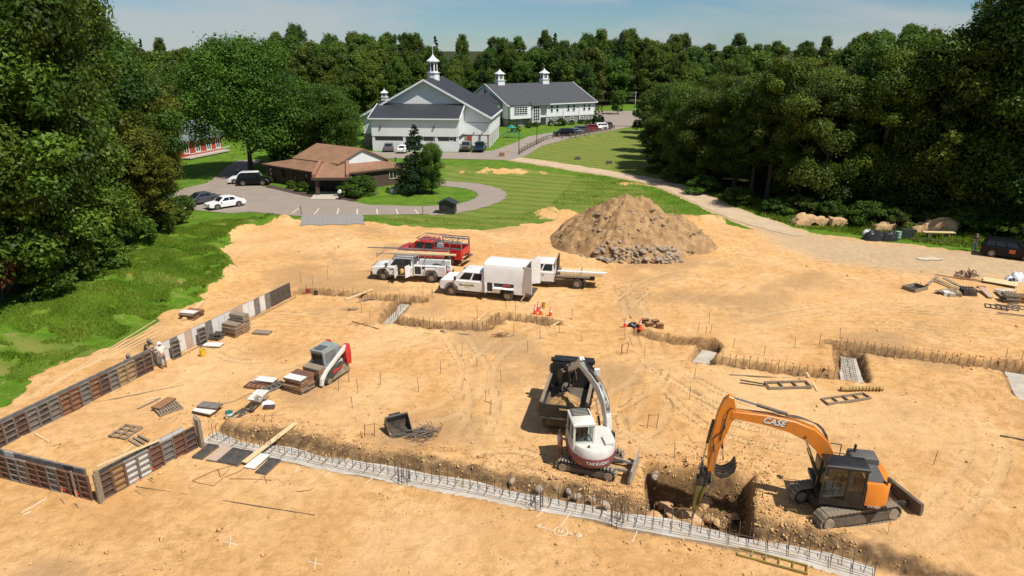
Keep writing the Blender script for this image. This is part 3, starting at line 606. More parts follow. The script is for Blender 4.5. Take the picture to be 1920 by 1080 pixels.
for px in (1116,1121,1127): tr('arb',px,236-(px-1116)*.1,1.0,'narrow evergreen column at the end of the wing','evergreen columns at the wing end')
# bare dead limbs on the left tree
m=MB(); rr=random.Random(4)
x0,y0=G(75,520)
for k in range(9):
    s=Vector((0,0,9+k*1.1)); e=s+Vector((rr.uniform(.5,3.2),-rr.uniform(1,3),rr.uniform(-.6,1.2))); m.tube(s,e,.06,.02,5)
    for j in range(3): q=s.lerp(e,rr.uniform(.4,.9)); m.tube(q,q+Vector((rr.uniform(-.5,.9),rr.uniform(-.8,.2),rr.uniform(-.5,.7))),.025,.008,4)
m.tube((0,0,0),(.2,0,20),.22,.06,8)
o=m.build('dead_tree',pm('grey_bark',(.25,.22,.19),(.16,.14,.12),5,.9),loc=(x0,y0-4.5,hz(x0,y0)-.3)); tag(o,'dead grey tree with bare limbs at the edge of the left wood','tree')
# grass tufts
def grass_obj(name,label,poly_pts,n,hmin,hmax,seed,cond,mat):
    rng=np.random.default_rng(seed); P=np.array(poly_pts); lo,hi=P.min(0),P.max(0); x=rng.uniform(lo[0],hi[0],n*3); y=rng.uniform(lo[1],hi[1],n*3)
    k=(sdpoly(x,y,poly_pts)>0)&cond(x,y); x,y=x[k][:n],y[k][:n]; z=height(x,y,False); n=len(x)
    a=rng.random(n)*2*PI; h=rng.uniform(hmin,hmax,n)*(.6+.9*vn(x*.7,y*.7,3)); ww=h*.22; ld=rng.normal(size=(n,2))*.3*h[:,None]
    V=np.stack([np.stack([x-np.cos(a)*ww,y-np.sin(a)*ww,z-.03],1),np.stack([x+np.cos(a)*ww,y+np.sin(a)*ww,z-.03],1),np.stack([x+ld[:,0],y+ld[:,1],z+h],1)],1).reshape(-1,3)
    o=npmesh(name,V,np.arange(len(V)).reshape(-1,3),mat,n=3); fattr(o.data,'lv',np.repeat(np.clip(vn(x*.5,y*.5,5)*.7+.3*rng.random(n),0,1),3)); return tag(o,label,'grass',kind='stuff')
MT['blade']=leaf_mat('grass_blade',(.13,.26,.014),(.33,.43,.05))
nzc=lambda x,y:(fbm(x*.6,y*.6,4,71)>-.25)&(sdpoly(x,y,SITE)<-.5)
grass_obj('bank_grass','lush green grass on the bank beside the form wall',Gs([(-60,780),(100,688),(235,632),(330,578),(420,533),(440,500),(412,470),(440,438),(545,408),(420,412),(330,430),(150,575),(-60,620)]),95000,.08,.2,3,nzc,'blade')
grass_obj('roadside_grass','tall grass strip between the yard and the roadside wood',Gs([(1300,352),(1420,405),(1480,425),(1600,440),(1850,470),(2000,490),(2000,455),(1850,435),(1600,412),(1420,375)]),22000,.15,.4,4,lambda x,y:(sdpoly(x,y,SITE)<-.3)&(sdline(x,y,ROAD)[0]>2.5),'blade')
grass_obj('verge_grass','rough grass verge between the dirt site and the lawn',Gs([(690,412),(760,420),(900,428),(1010,412),(1020,398),(1090,322),(1240,350),(1400,428),(1280,402),(1080,385),(980,402),(900,410),(690,404)]),24000,.06,.18,5,lambda x,y:(sdpoly(x,y,SITE)<-.3)&(sdline(x,y,ROAD)[0]>2.4),'blade')
print('far trees',cnt)
# ---------------------------------------------------------------- buildings
def siding(name,c1,c2,k=9.0):
    m=pm(name,c1,c2,.35,.55); t=m.node_tree; l=t.links.new; b=t.nodes['Principled BSDF']
    tc=N(t,'ShaderNodeTexCoord'); sp=N(t,'ShaderNodeSeparateXYZ'); l(tc.outputs['Object'],sp.inputs[0])
    a=N(t,'ShaderNodeMath',operation='ADD'); l(sp.outputs[0],a.inputs[0]); l(sp.outputs[1],a.inputs[1])
    w=N(t,'ShaderNodeMath',operation='MULTIPLY'); w.inputs[1].default_value=k; l(a.outputs[0],w.inputs[0]); s=N(t,'ShaderNodeMath',operation='SINE'); l(w.outputs[0],s.inputs[0])
    p=N(t,'ShaderNodeMath',operation='GREATER_THAN'); p.inputs[1].default_value=.86; l(s.outputs[0],p.inputs[0])
    bp=N(t,'ShaderNodeBump'); bp.inputs['Strength'].default_value=.6; bp.inputs['Distance'].default_value=.04; l(p.outputs[0],bp.inputs['Height']); l(bp.outputs[0],b.inputs['Normal']); return m
MT['siding']=siding('white_ribbed_siding',(.80,.81,.80),(.72,.735,.73))
MT['seamroof']=siding('charcoal_seam_roof',(.030,.032,.038),(.04,.042,.048),12)
def gable(m,x0,x1,y0,y1,ze,zr,th=.22,axis='x',mid=None):
    "roof slabs; ridge along axis; eave rectangle"
    if axis=='x':
        ym=(y0+y1)/2 if mid is None else mid
        for a,b in((y0,ym),(y1,ym)): m.hexa([(x0,a,ze-th),(x1,a,ze-th),(x1,b,zr-th),(x0,b,zr-th)],[(x0,a,ze),(x1,a,ze),(x1,b,zr),(x0,b,zr)])
    else:
        xm=(x0+x1)/2 if mid is None else mid
        for a,b in((x0,xm),(x1,xm)): m.hexa([(a,y0,ze-th),(a,y1,ze-th),(b,y1,zr-th),(b,y0,zr-th)],[(a,y0,ze),(a,y1,ze),(b,y1,zr),(b,y0,zr)])
    return m
def window(par,A,B,C,D,u0,u1,v0,v1,nx=1,ny=1,fr=.09,frame='white_wall',off=.004,pane='glass'):
    f=MB(); A,B,C,D=map(Vector,(A,B,C,D)); W=(B-A).length; Hh=(D-A).length; fu=fr/W; fv=fr/Hh
    f.panel(A,B,C,D,u0-fu,u1+fu,v0-fv,v0,off,.09); f.panel(A,B,C,D,u0-fu,u1+fu,v1,v1+fv,off,.09)
    f.panel(A,B,C,D,u0-fu,u0,v0,v1,off,.09); f.panel(A,B,C,D,u1,u1+fu,v0,v1,off,.09)
    for i in range(1,nx): u=u0+(u1-u0)*i/nx; f.panel(A,B,C,D,u-fu*.45,u+fu*.45,v0,v1,off+.02,.05)
    for j in range(1,ny): v=v0+(v1-v0)*j/ny; f.panel(A,B,C,D,u0,u1,v-fv*.45,v+fv*.45,off+.021,.05)
    fo=f.build('window',frame,par); p=MB().panel(A,B,C,D,u0,u1,v0,v1,off,.018); p.build('pane',pane,fo); return fo
def cupola(par,x,y,z,w,hb,hd,hr,n=4,spire=0,rot=0):
    b=MB(); q=lambda r,zz,nn=n:[(x+r*math.cos(2*PI*(i+.5)/nn+rot),y+r*math.sin(2*PI*(i+.5)/nn+rot),zz) for i in range(nn)]
    k=w/2/math.cos(PI/n)
    b.loft([q(k*1.15,z-1.2),q(k*1.15,z+hb)]); b.loft([q(k*1.32,z+hb),q(k*1.36,z+hb+.14)])
    o=b.build('cupola','white_wall',par)
    d=MB(); d.loft([q(k*.93,z+hb+.14),q(k*.93,z+hb+hd)]); d.build('drum','white_wall',o)
    for i in range(n):
        p0=q(k*.93,z+hb+.14); p1=q(k*.93,z+hb+hd); a,bb,c,dd=Vector(p0[i]),Vector(p0[(i+1)%n]),Vector(p1[(i+1)%n]),Vector(p1[i])
        MB().panel(a,bb,c,dd,.22,.78,.14,.86,.004,.03).build('louvre','greyply' if n==4 else 'glass',o)
    r=MB(); zz=z+hb+hd; rings=[q(k*1.28,zz),q(k*1.28,zz+.12)]
    for t in(.0,.25,.5,.75,1): rings.append(q(k*1.22*((1-t)**1.6)+.04,zz+.12+hr*t))
    r.loft(rings); r.build('cupola_roof','white_wall',o)
    if spire: MB().tube((x,y,zz+hr),(x,y,zz+hr+spire),.07,.02,6).build('finial','white_wall',o)
    return o
# --- gym
T=thing('gym_building','large white gabled hall with charcoal roof and tall octagonal cupola','building',(-10.5,136.9,0),R(-5))
m=MB(); m.bx(-17.5,0,.12,7,0,2.0); m.build('lower_wall','siding',T)
m=MB(); m.bx(-17.35,-.15,.35,6.9,2.0,2.95); m.build('dark_band','darkpanel',T)
for x in (-17.45,-11.2,-4.8,-.55): MB().bx(x,x+.5,.1,.6,2.003,2.95).build('band_post','white_wall',T)
m=MB(); m.hexa([(-17.5,0,2.95),(0,0,2.95),(0,7,2.95),(-17.5,7,2.95)],[(-17.5,0,6.35),(0,0,6.35),(0,7,8.5),(-17.5,7,8.5)]); m.build('upper_wall','siding',T)
MB().hexa([(-17.9,-.4,6.3),(.25,-.4,6.3),(.25,7.0,8.5),(-17.9,7.0,8.5)],[(-17.9,-.4,6.5),(.25,-.4,6.5),(.25,7.0,8.72),(-17.9,7.0,8.72)]).build('annex_roof','seamroof',T)
m=MB(); m.bx(-18,.35,-.56,-.41,6.22,6.46); 
for x in(-18.0,.26): m.hexa([(x,-.45,6.22),(x+.12,-.45,6.22),(x+.12,7,8.45),(x,7,8.45)],[(x,-.45,6.56),(x+.12,-.45,6.56),(x+.12,7,8.79),(x,7,8.79)])
m.build('gutter','white_wall',T)
for x in(-7.9,-5.0,-1.9): window(T,(-17.35,.35,2.0),(-.15,.35,2.0),(-.15,.35,2.95),(-17.35,.35,2.95),(x+17.35)/17.2,(x+18.05)/17.2,.2,.72)
for x in(-15.6,-4.9): 
    m=MB(); m.obox((x,-.14,4.75),.3,.25,.28); m.build('flood_light','darkpanel',T)
XL,XR,YF,YB,ZE,ZR=-21.3,5.3,7.05,27,6.3,13.4; XM=-8
m=MB(); m.prism([(XL,2.6),(XR,2.6),(XR,ZE),(XM,ZR-.1),(XL,ZE)],YF,YB); m.build('gable_wall','siding',T)
m=MB(); m.bx(XL,XR-.15,YF+.12,YB-.1,0,2.6); m.build('brick_base','tanstone',T)
m=MB(); gable(m,XL-.5,XR+.5,YF-.75,YB+.5,ZE-.2,ZR+.12,.25,'y',XM); m.build('roof','roofdark',T)
m=MB()
for s,xe in((1,XL-.5),(-1,XR+.5)):
    m.hexa([(xe,YF-.95,ZE-.55),(xe,YF-.72,ZE-.55),(XM,YF-.72,ZR-.2),(XM,YF-.95,ZR-.2)],[(xe,YF-.95,ZE-.15),(xe,YF-.72,ZE-.15),(XM,YF-.72,ZR+.18),(XM,YF-.95,ZR+.18)])
m.bx(XR+.46,XR+.62,YF-.8,YB+.5,ZE-.5,ZE-.16); m.build('rake_trim','white_wall',T)
m=MB(); m.bx(.4,XR,YF-.05,YF+.02,5.0,5.07); m.build('belt_trim','darkpanel',T)
for x,mm in((.75,'redwall'),(1.55,'white_wall'),(3.4,'white_wall')): MB().bx(x,x+(.6 if mm=='redwall' else 1.3),YF-.03,YF+.1,.35,2.35).build('door',mm,T)
for x in(1.4,3.2): MB().tube((x+.6,YF-.3,3.0),(x+.6,YF,3.0),.13,.13,6).build('wall_lamp','darkpanel',T)
for i in range(6):
    y=YF+.6+i*3.2; MB().bx(XR-.2,XR+.06,y,y+.55,0,2.597).build('pier','white_wall',T)
    if i<5:
        MB().bx(XR-.17,XR-.12,y+.9,y+2.9,.3,2.3).build('opening_shade','dark_parts_shade',T)  # dark plate on the base; shade of the opening put into its colour
        window(T,(XR,YF,2.6),(XR,YB,2.6),(XR,YB,ZE),(XR,YF,ZE),(y+1.0-YF)/(YB-YF),(y+2.4-YF)/(YB-YF),.5,.82,2,1)
cupola(T,XM,17,ZR,2.1,1.0,2.4,1.5,8,2.2)
m=MB(); m.prism([(-26,0),(-17,0),(-17,5.3),(-21.5,8.0),(-26,5.3)],23,36); m.build('side_wing_wall','white_wall',T)
m=MB(); gable(m,-26.4,-16.6,22.6,36.4,5.2,8.2,.22,'y'); m.build('side_wing_roof','roofdark',T)
cupola(T,-21.5,26,8.2,1.15,.5,1.0,.8,4,.5)
# --- classroom wing
T=thing('classroom_wing','long white two-storey wing with grey shingle roof and two square cupolas','building',(-1.1,183.2,0),R(29.6))
Lw,Dw=28.0,24.0
m=MB(); m.bx(.12,Lw-.12,.15,Dw-.15,0,2.1); m.build('stone_base','stone',T)
m=MB(); m.prism([(0,2.1),(Dw,2.1),(Dw,5.6),(Dw/2,10.25),(0,5.6)],0,Lw,axis='x'); m.build('upper_wall','white_wall',T)
m=MB(); gable(m,-.35,Lw+.35,-.55,Dw+.55,5.55,10.45,.22,'x'); m.build('roof','shingle',T)
m=MB(); m.bx(-.4,Lw+.4,-.7,-.56,5.33,5.58)
for x in(-.5,Lw+.36):
    for y0 in(-.55,Dw+.55): m.hexa([(x,y0,5.3),(x+.14,y0,5.3),(x+.14,Dw/2,10.15),(x,Dw/2,10.15)],[(x,y0,5.6),(x+.14,y0,5.6),(x+.14,Dw/2,10.52),(x,Dw/2,10.52)])
m.build('roof_trim','white_wall',T)
m=MB(); m.bx(.3,6.6,-.9,.1,2.1,5.4); m.build('bay','white_wall',T); MB().bx(.2,6.7,-1.1,-.3,5.4,5.62).build('bay_roof','shingle',T)
m=MB(); m.bx(6.9,9.4,-1.0,.1,.9,5.4); m.build('stair_bay','white_wall',T); MB().hexa([(6.7,-1.5,5.2),(12.3,-1.5,5.2),(12.3,.2,5.95),(6.7,.2,5.95)],[(6.7,-1.5,5.35),(12.3,-1.5,5.35),(12.3,.2,6.15),(6.7,.2,6.15)]).build('stair_roof','shingle',T)
MB().bx(9.6,11.6,.02,.2,0,2.0).build('doorway','dark_parts_shade',T)  # flat dark plate; shade inside the doorway is painted, nothing is recessed
window(T,(.3,-.9,2.1),(6.6,-.9,2.1),(6.6,-.9,5.4),(.3,-.9,5.4),.18,.80,.33,.93,5,4,.12)
window(T,(6.9,-1.0,.9),(9.4,-1.0,.9),(9.4,-1.0,5.4),(6.9,-1.0,5.4),.12,.86,.1,.94,3,5,.12)
F0=((0,0,2.1),(Lw,0,2.1),(Lw,0,5.6),(0,0,5.6)); F1=((0,.15,0),(Lw,.15,0),(Lw,.15,2.1),(0,.15,2.1))
for x in(13.6,15.4,19.0,20.8,24.3,26.0): window(T,*F0,(x-.33)/Lw,(x+.33)/Lw,.38,.80,1,2,.1)
for x in(1.8,3.9,13.2,14.9,20.4,23.7,25.4): window(T,*F1,(x-.45)/Lw,(x+.45)/Lw,.2,.8,2,2,.1)
for x in(6.72,12.0,17.4,22.7,27.8): MB().bx(x-.1,x+.1,-.16,-.02,0,5.4).build('downspout','white_wall',T)
cupola(T,4.2,Dw/2,10.45,1.8,.8,1.7,1.2,4,.3,0); cupola(T,18.6,Dw/2,10.45,1.8,.8,1.7,1.2,4,.3,0)
m=MB(); m.bx(-.5,-.36,Dw/2-.13,Dw/2+.13,7.3,9.4); m.bx(-.5,-.36,Dw/2-.6,Dw/2+.6,8.45,8.7); m.build('cross','black',T)
m=MB(); m.prism([(3,0),(15,0),(15,6),(9,7.9),(3,6)],-9,-.5,axis='x'); m.build('link_wall','white_wall',T); m=MB(); gable(m,-9,-.45,2.6,15.4,5.95,8.15,.2,'x'); m.build('link_roof','roofdark',T)
# --- brown building
z1=2.5; L_,E1,E2,Rr_=(-38.3,104.8),(-27.9,96.9),(-23.2,96.6),(-15.8,102.6); B1,B2=(-22,110.5),(-31,113.0)
fp=[L_,E1,E2,Rr_,B1,B2]; T=thing('brown_building','low dark brick building with brown shingle roof and white gable','building',(-26,100,0))
loc=lambda p,z:(p[0]-26*-1,p[1]-100,z)
cx=sum(p[0] for p in fp)/6; cy=sum(p[1] for p in fp)/6
inn=lambda p,k:(cx+(p[0]-cx)*k,cy+(p[1]-cy)*k)
m=MB(); m.loft([[loc(inn(p,.95),0) for p in fp],[loc(inn(p,.95),z1) for p in fp]]); m.build('wall','brick',T)
bl,br,gr,bk=(-32.56,102.39),(-24.84,96.9),(-18.36,101.32),(-26.1,106.9); zi=3.75; zr=5.75
inner=[bl,br,br,gr,bk,bk]; 
m=MB(); m.loft([[loc(p,z1) for p in fp],[loc(p,z1+.2) for p in fp],[loc(p,zi) for p in inner]],cap=False); m.build('lower_roof','brownroof',T)
m=MB(); m.loft([[loc(inn(p,1.003),z1-.12) for p in fp],[loc(inn(p,1.006),z1+.1) for p in fp]],cap=True); m.build('fascia','brick',T)
r1=((br[0]+gr[0])/2,(br[1]+gr[1])/2); r2=((bl[0]+bk[0])/2,(bl[1]+bk[1])/2)
def ext(a,b,d): q=math.hypot(a[0]-b[0],a[1]-b[1]); return (a[0]+(a[0]-b[0])/q*d,a[1]+(a[1]-b[1])/q*d)
m=MB()
for s0,s1 in((bl,br),(bk,gr)):
    a,b,c,d=ext(s0,s1,.3),ext(s1,s0,.3),ext(r1,r2,.3),ext(r2,r1,.3)
    m.hexa([loc(a,zi-.02),loc(b,zi-.02),loc(c,zr-.15),loc(d,zr-.15)],[loc(a,zi+.16),loc(b,zi+.16),loc(c,zr+.05),loc(d,zr+.05)])
m.build('upper_roof','brownroof',T)
m=MB(); m.add([loc(br,zi-.1),loc(gr,zi-.1),loc(r1,zr-.1),loc(bl,zi-.1),loc(bk,zi-.1),loc(r2,zr-.1)],[(0,1,2),(3,5,4),(0,3,4,1),(0,2,5,3),(1,4,5,2)]); m.build('gable_panel','plastic_w' if False else 'white_wall',T)
# entry canopy
f0,f1=G(588,333,2.5),G(652,333,2.5); k0,k1=(-27.3,97.8),(-23.4,97.6); pk=(-25.1,99.2)
m=MB(); m.add([loc(f0,2.5),loc(f1,2.5),loc(k1,3.75),loc(pk,4.6),loc(k0,3.75),loc(f0,2.3),loc(f1,2.3),loc(k1,3.4),loc(pk,4.2),loc(k0,3.4)],[(0,1,2,3,4),(5,9,8,7,6),(0,5,6,1),(1,6,7,2),(2,7,8,3),(3,8,9,4),(4,9,5,0)]); m.build('canopy_roof','brownroof',T)
for a,b in((f0,k0),(f1,k1)):
    m=MB(); m.hexa([loc((a[0]-.22,a[1]),2.3),loc((a[0]+.22,a[1]),2.3),loc((b[0]+.22,b[1]),3.6),loc((b[0]-.22,b[1]),3.6)],[loc((a[0]-.22,a[1]),3.0),loc((a[0]+.22,a[1]),3.0),loc((b[0]+.22,b[1]),4.3),loc((b[0]-.22,b[1]),4.3)]); m.build('canopy_fin','copper',T)
MB().bx(f0[0]+26-.3,f1[0]+26+.3,f0[1]-100-.2,f0[1]-100+.1,2.15,2.5).build('canopy_fascia','brick',T)
for x in(f0[0]+26.3,f1[0]+25.7): MB().bx(x-.25,x+.25,f0[1]-99.8,f0[1]-99.3,0,2.3).build('entry_pillar','brick',T)
MB().bx(f0[0]+26.6,f1[0]+25.4,-3.15,-3.0,0,2.2).build('entry_door','dark_parts_shade',T)
A,B=inn(L_,.95),inn(E1,.95)
for u in(.1,.36,.58,.8): window(T,loc(A,0),loc(B,0),loc(B,z1),loc(A,z1),u-.03,u+.03,.42,.86,1,2,.06,'brick')
A,B=inn(E2,.95),inn(Rr_,.95)
for u in(.2,.8): window(T,loc(A,0),loc(B,0),loc(B,z1),loc(A,z1),u-.06,u+.06,.42,.86,2,1,.1,'concold')
m=MB(); c=loc(G(742,306,3.2),3.0); m.tube((c[0],c[1],2.7),(c[0],c[1],3.9),.12,.12,8); m.tube((c[0],c[1],3.9),(c[0],c[1],4.05),.2,.2,8); m.build('roof_flue','steel',T)
c=loc(G(690,311,3.0),3.05); MB().lathe([(.35,-.2),(.35,.12),(.2,.25)],10,c).build('roof_vent','copper',T)
p=Gs([(498,345),(560,359),(594,366),(588,371),(545,362),(500,351)]); sheet('mulch_bed',p,'mulch',.045); p=Gs([(640,374),(645,364),(710,362),(690,373),(660,378)]); sheet('mulch_bed',p,'mulch',.06)
x,y=G(737,362); m=MB(); m.bx(-.4,.4,-.4,.4,0,.8); m.bx(-.43,.43,-.43,.43,.8,.84); o=m.build('air_conditioner','offwhite',loc=(x,y,0),rz=.6); tag(o,'pale box air conditioner against the brown building wall','air conditioner'); m=MB(); m.lathe([(.3,.84),(.3,.87)],12); m.build('fan_grille','blackm',o)
x,y=G(638,374); m=MB(); m.bx(-.16,.16,-.2,.2,0,.9); o=m.build('mailbox','black',loc=(x,y,0)); m=MB(); m.prism([(-.2,.9),(.2,.9),(.2,1.15),(.1,1.3),(-.1,1.3),(-.2,1.15)],-.3,.3,.02); m.build('lid','plastic_w',o); tag(o,'black post box with pale lid beside the entry pavement','mailbox')
# --- hut by the drive
x,y=G(840,399); T=thing('dumpster_hut','small dark green hut with pitched roof by the drive','hut',(x,y,0),R(-8)); MT['dgreen']=pm('dark_green_paint',(.03,.045,.035),(.022,.034,.027),3,.6)
m=MB(); m.bx(-.95,.95,-.7,.7,0,1.35); m.prism([(-.95,1.35),(.95,1.35),(0,1.75)],-.7,.7); m.build('wall','dgreen',T); m=MB(); gable(m,-1.2,1.2,-.9,.9,1.3,1.85,.08,'y'); m.build('roof','roofdark',T); MB().bx(-.75,.1,-.73,-.69,.5,.85).build('hatch','dark_parts_shade',T)
# --- red house
A=G(340,300); B=G(418,284); ang=math.atan2(B[1]-A[1],B[0]-A[0]); Ln=math.hypot(B[0]-A[0],B[1]-A[1]); T=thing('red_house','red sided house with grey-green roof half hidden by trees','house',(A[0],A[1],0),ang)
MB().bx(0,Ln,0,9,0,3.4).build('wall','redwall',T); m=MB(); gable(m,-.6,Ln+.6,-.8,9.8,3.3,6.2,.2,'x'); m.build('roof','greenroof',T)
for u in(.1,.36,.62,.85): window(T,(0,0,0),(Ln,0,0),(Ln,0,3.4),(0,0,3.4),u,u+.09,.3,.82,2,1,.14)
MB().bx(.2,Ln,-1.8,-.02,.2,.4).build('porch','concold',T); m=MB(); m.bar((.3,-1.75,1.1),(Ln,-1.75,1.1),.08); [m.bar((.3+i*.8,-1.75,.4),(.3+i*.8,-1.75,1.1),.05) for i in range(int(Ln/.8))]; m.build('railing','white_wall',T)
# --- far houses among the trees
def far_house(px,py,Y,w,d,h,roof,wall,label,rz=.2):
    u=(px-960)/FPX; v=(540-py)/FPX; dd=(u,CT+v*ST,-ST+v*CT); t=Y/dd[1]; x=dd[0]*t; z=CH+dd[2]*t; g=hz(x,Y)
    T=thing('house',label,'house',(x,Y,g),rz); top=z-g; e=top-h*.55
    MB().bx(-w/2,w/2,-d/2,d/2,0,e).build('wall',wall,T); m=MB(); gable(m,-w/2-.5,w/2+.5,-d/2-.5,d/2+.5,e-.1,top,.3,'x'); m.build('roof',roof,T)
    for k in(-.3,0,.3): window(T,(-w/2,-d/2,0),(w/2,-d/2,0),(w/2,-d/2,e),(-w/2,-d/2,e),.5+k-.06,.5+k+.06,.7,.86,1,2,.2)
    return T
far_house(1003,119,262,7,6,3.5,'greyply','white_wall','white house showing between the trees behind the far cupola',.5)
far_house(1298,142,236,12,9,5,'greyply','greyply','grey roofed house among the trees beyond the meadow',-.3)
far_house(1484,115,300,13,9,5,'concold','concold','tan roofed house peeking out of the far ridge trees',.1)
far_house(410,205,205,24,8,3,'concold','concold','long low tan building behind the red house',-.05)
# --- dirt mound
def mound():
    T=(11.8,69.0); n=150; g=np.linspace(-1,1,n); X,Y=np.meshgrid(g*11,g*8.6)
    r=np.sqrt((X/(9.0+1.0*np.sin(np.arctan2(Y,X)*3+1)))**2+(Y/6.6)**2); th=np.arctan2(Y,X)
    r=r*(1+.07*np.sin(th*2+.6)+.05*np.sin(th*5)); Z=5.3*np.clip(1-r,0,1)**.95; Z=np.where(r<.16,Z-(.16-r)*2.2,Z)
    nz=fbm(X*.5+7,Y*.5,5,91); rid=fbm(th*4,r*1.2,4,93); edge=ss(1.05,.8,r)
    Z=Z+edge*(1.05*nz+.55*rid*ss(0,.4,r)+.32*fbm(X*2.2,Y*2.2,4,92)); Z=np.where(r>1.03,-.6,Z-.12*ss(.9,1.05,r))
    V=np.stack([X,Y,Z],-1).reshape(-1,3); i=np.arange(n*n).reshape(n,n); Fq=np.stack([i[:-1,:-1],i[:-1,1:],i[1:,1:],i[1:,:-1]],-1).reshape(-1,4)
    k=(Z.reshape(-1)[Fq]>-.5).any(1); o=npmesh('dirt_mound',V,Fq[k],MT['mounddirt'],smooth=True); o.location=(*T,0); tag(o,'big brown heap of excavated earth behind the trucks','dirt pile'); return o,T,V.reshape(n,n,3)
def earth(name,stops,sc=1.4,bump=.9):
    m=pm(name,stops[0],stops[1],sc,.98,bump=bump,bscale=5,spec=.1); t=m.node_tree; r=[n for n in t.nodes if n.type=='VALTORGB'][0]; e=r.color_ramp.elements.new(.5); e.color=(*stops[2],1); return m
MT['mounddirt']=earth('mound_earth',((.23,.14,.07),(.44,.285,.14),(.33,.205,.10)))
mo,MC,MV=mound()
rr=random.Random(9); RK=[]
for i in range(6):
    m=MB(); m.rock((0,0,0),1,rr,7,.8); RK.append(m)
RKM=[[b.build('boulder',mm).data for b in RK] for mm in('rockg','rock','tanrock')]
for o in [o for o in COL.objects if o.name.startswith('boulder') and o.type=='MESH']: bpy.data.objects.remove(o)
def boulder(x,y,z,s,mm,label,group,name='boulder',flat=1):
    o=bpy.data.objects.new(name,RKM[mm][rr.randrange(6)]); COL.objects.link(o); o.location=(x,y,z); o.rotation_euler=(rr.uniform(-.5,.5),rr.uniform(-.5,.5),rr.uniform(0,6.28)); o.scale=(s,s*rr.uniform(.6,1),s*flat*rr.uniform(.45,.8)); return tag(o,label,'rock',group)
def mz(x,y):
    iy=int(round((y-MC[1])/8.6*74.5+74.5)); ix=int(round((x-MC[0])/11*74.5+74.5))
    return max(0.0,float(MV[iy,ix,2])) if 0<=iy<150 and 0<=ix<150 else 0.0
for i in range(170):
    t=rr.random(); x=8.1+8.0*t; y=61.9+rr.random()*2.3-.4*math.sin(t*PI); s=rr.choice([.12,.16,.2,.24,.28,.34,.4])
    boulder(x,y,max(min(mz(x,y),1.0),.55*math.sin(t*PI)*rr.random())+rr.uniform(.03,.12),s,0 if rr.random()<.6 else 1,'angular grey-brown stone in the rubble at the foot of the earth heap','rubble stones below the earth heap')
for i in range(120):
    a=rr.uniform(PI*.95,PI*2.05); r=rr.uniform(.25,1.0); ix=int((1+r*.82*math.cos(a))*75); iy=int((1+r*.77*math.sin(a))*75); p=MV[min(149,iy),min(149,ix)]
    if p[2]>-.1: boulder(MC[0]+p[0],MC[1]+p[1],p[2]+.03,rr.choice([.1,.13,.16,.2,.3]),1,'loose stone lying on the flank of the earth heap','stones on the earth heap')
# ---------------------------------------------------------------- form panels and walls
PANM={}
def panel_mesh(mat,ribmat,w=.60,h=1.25,side=1):
    "panel in local x (width) z (height); ribs on -y side (side=1)"
    k=(mat,ribmat,w,h)
    if k in PANM: return PANM[k]
    m=MB(); m.cur=0; m.bx(-w/2,w/2,-.012,.012,0,h); m.cur=1
    for x in(-w/2,w/2-.045): m.bx(x,x+.045,-.10,-.013,0,h)
    for z in(0,.3,.61,.91,h-.045): m.bx(-w/2+.046,w/2-.046,-.095,-.013,z,z+.04)
    o=m.build('panel',[mat,ribmat]); me=o.data; bpy.data.objects.remove(o); PANM[k]=me; return me
def put_panel(parent,x,y,z,rz,mat,ribmat,flip=False):
    o=bpy.data.objects.new('panel',panel_mesh(mat,ribmat)); COL.objects.link(o); o.parent=parent; o.location=(x,y,z); o.rotation_euler=(0,0,rz+(PI if flip else 0)); return o
def form_wall(label,A,B,lines,loc_seq):
    ang=math.atan2(B[1]-A[1],B[0]-A[0]); Ln=math.hypot(B[0]-A[0],B[1]-A[1]); T=thing('form_wall',label,'formwork',(*A,0),ang)
    for off,x0,x1,flip,seq in lines:
        n=int((x1-x0)/.615); 
        for i in range(n):
            mm,rb=seq(i/n,i); put_panel(T,x0+.31+i*.615,off,0,0,mm,rb,flip)
    return T,Ln,ang
rf=random.Random(12)
def mixseq(cols): return lambda t,i: cols[rf.randrange(len(cols))]
RB=('redply','redply'); DK=('darkply','redply'); GY=('greyply','greyply'); TN=('tanply','oldwood'); BR=('brownply','redply'); WH=('paleply','greyply'); DG=('darkply','greyply')
# long wall: right face ribbed up to the workers, outer sheet runs on with pale faces showing
A=(-27.9,25.2); B=(-17.75,52.6)
def outer(t,i): 
    if t<.52: return GY
    return [WH,WH,GY,WH,('pinkply','greyply'),WH,WH,GY,WH,WH,WH,('pinkply','greyply'),('pinkply','greyply'),WH,WH,GY,WH,GY,DG,DG,DG,DG][(int((t-.52)/.48*22))%22]
inner_seq=[DK,GY,TN,TN,DK,DK,DK,DG,DK,GY,DG,GY,BR,BR,GY,BR]
T,Ln,ang=form_wall('long wall of concrete form panels running up to the grass bank',A,B,[(-.16,1.2,14.75,False,lambda t,i:inner_seq[i%16]),(.16,0,29.2,True,outer)],None)
for xx in(16.6,18.9): put_panel(T,xx,-.22,0,R(-8),*DG)
m=MB()
for i in range(25): m.bar((2+i*.62,-.28,1.0),(2.3+i*.62,-.28,1.0),.04)
m.bar((0,.3,1.12),(16.8,.3,1.12),.09,.04); m.build('waler','oldwood',T)
m=MB()
for i in range(64):
    x=16.2+i*.2; h=.45+.12*rf.random(); m.tube((x,-.35,.0),(x,-.35,h),.012,n=4)
for z in(.12,.32): m.tube((16.2,-.35,z),(28.9,-.35,z),.012,n=4)
m.build('rebar_mat','rebar',T)
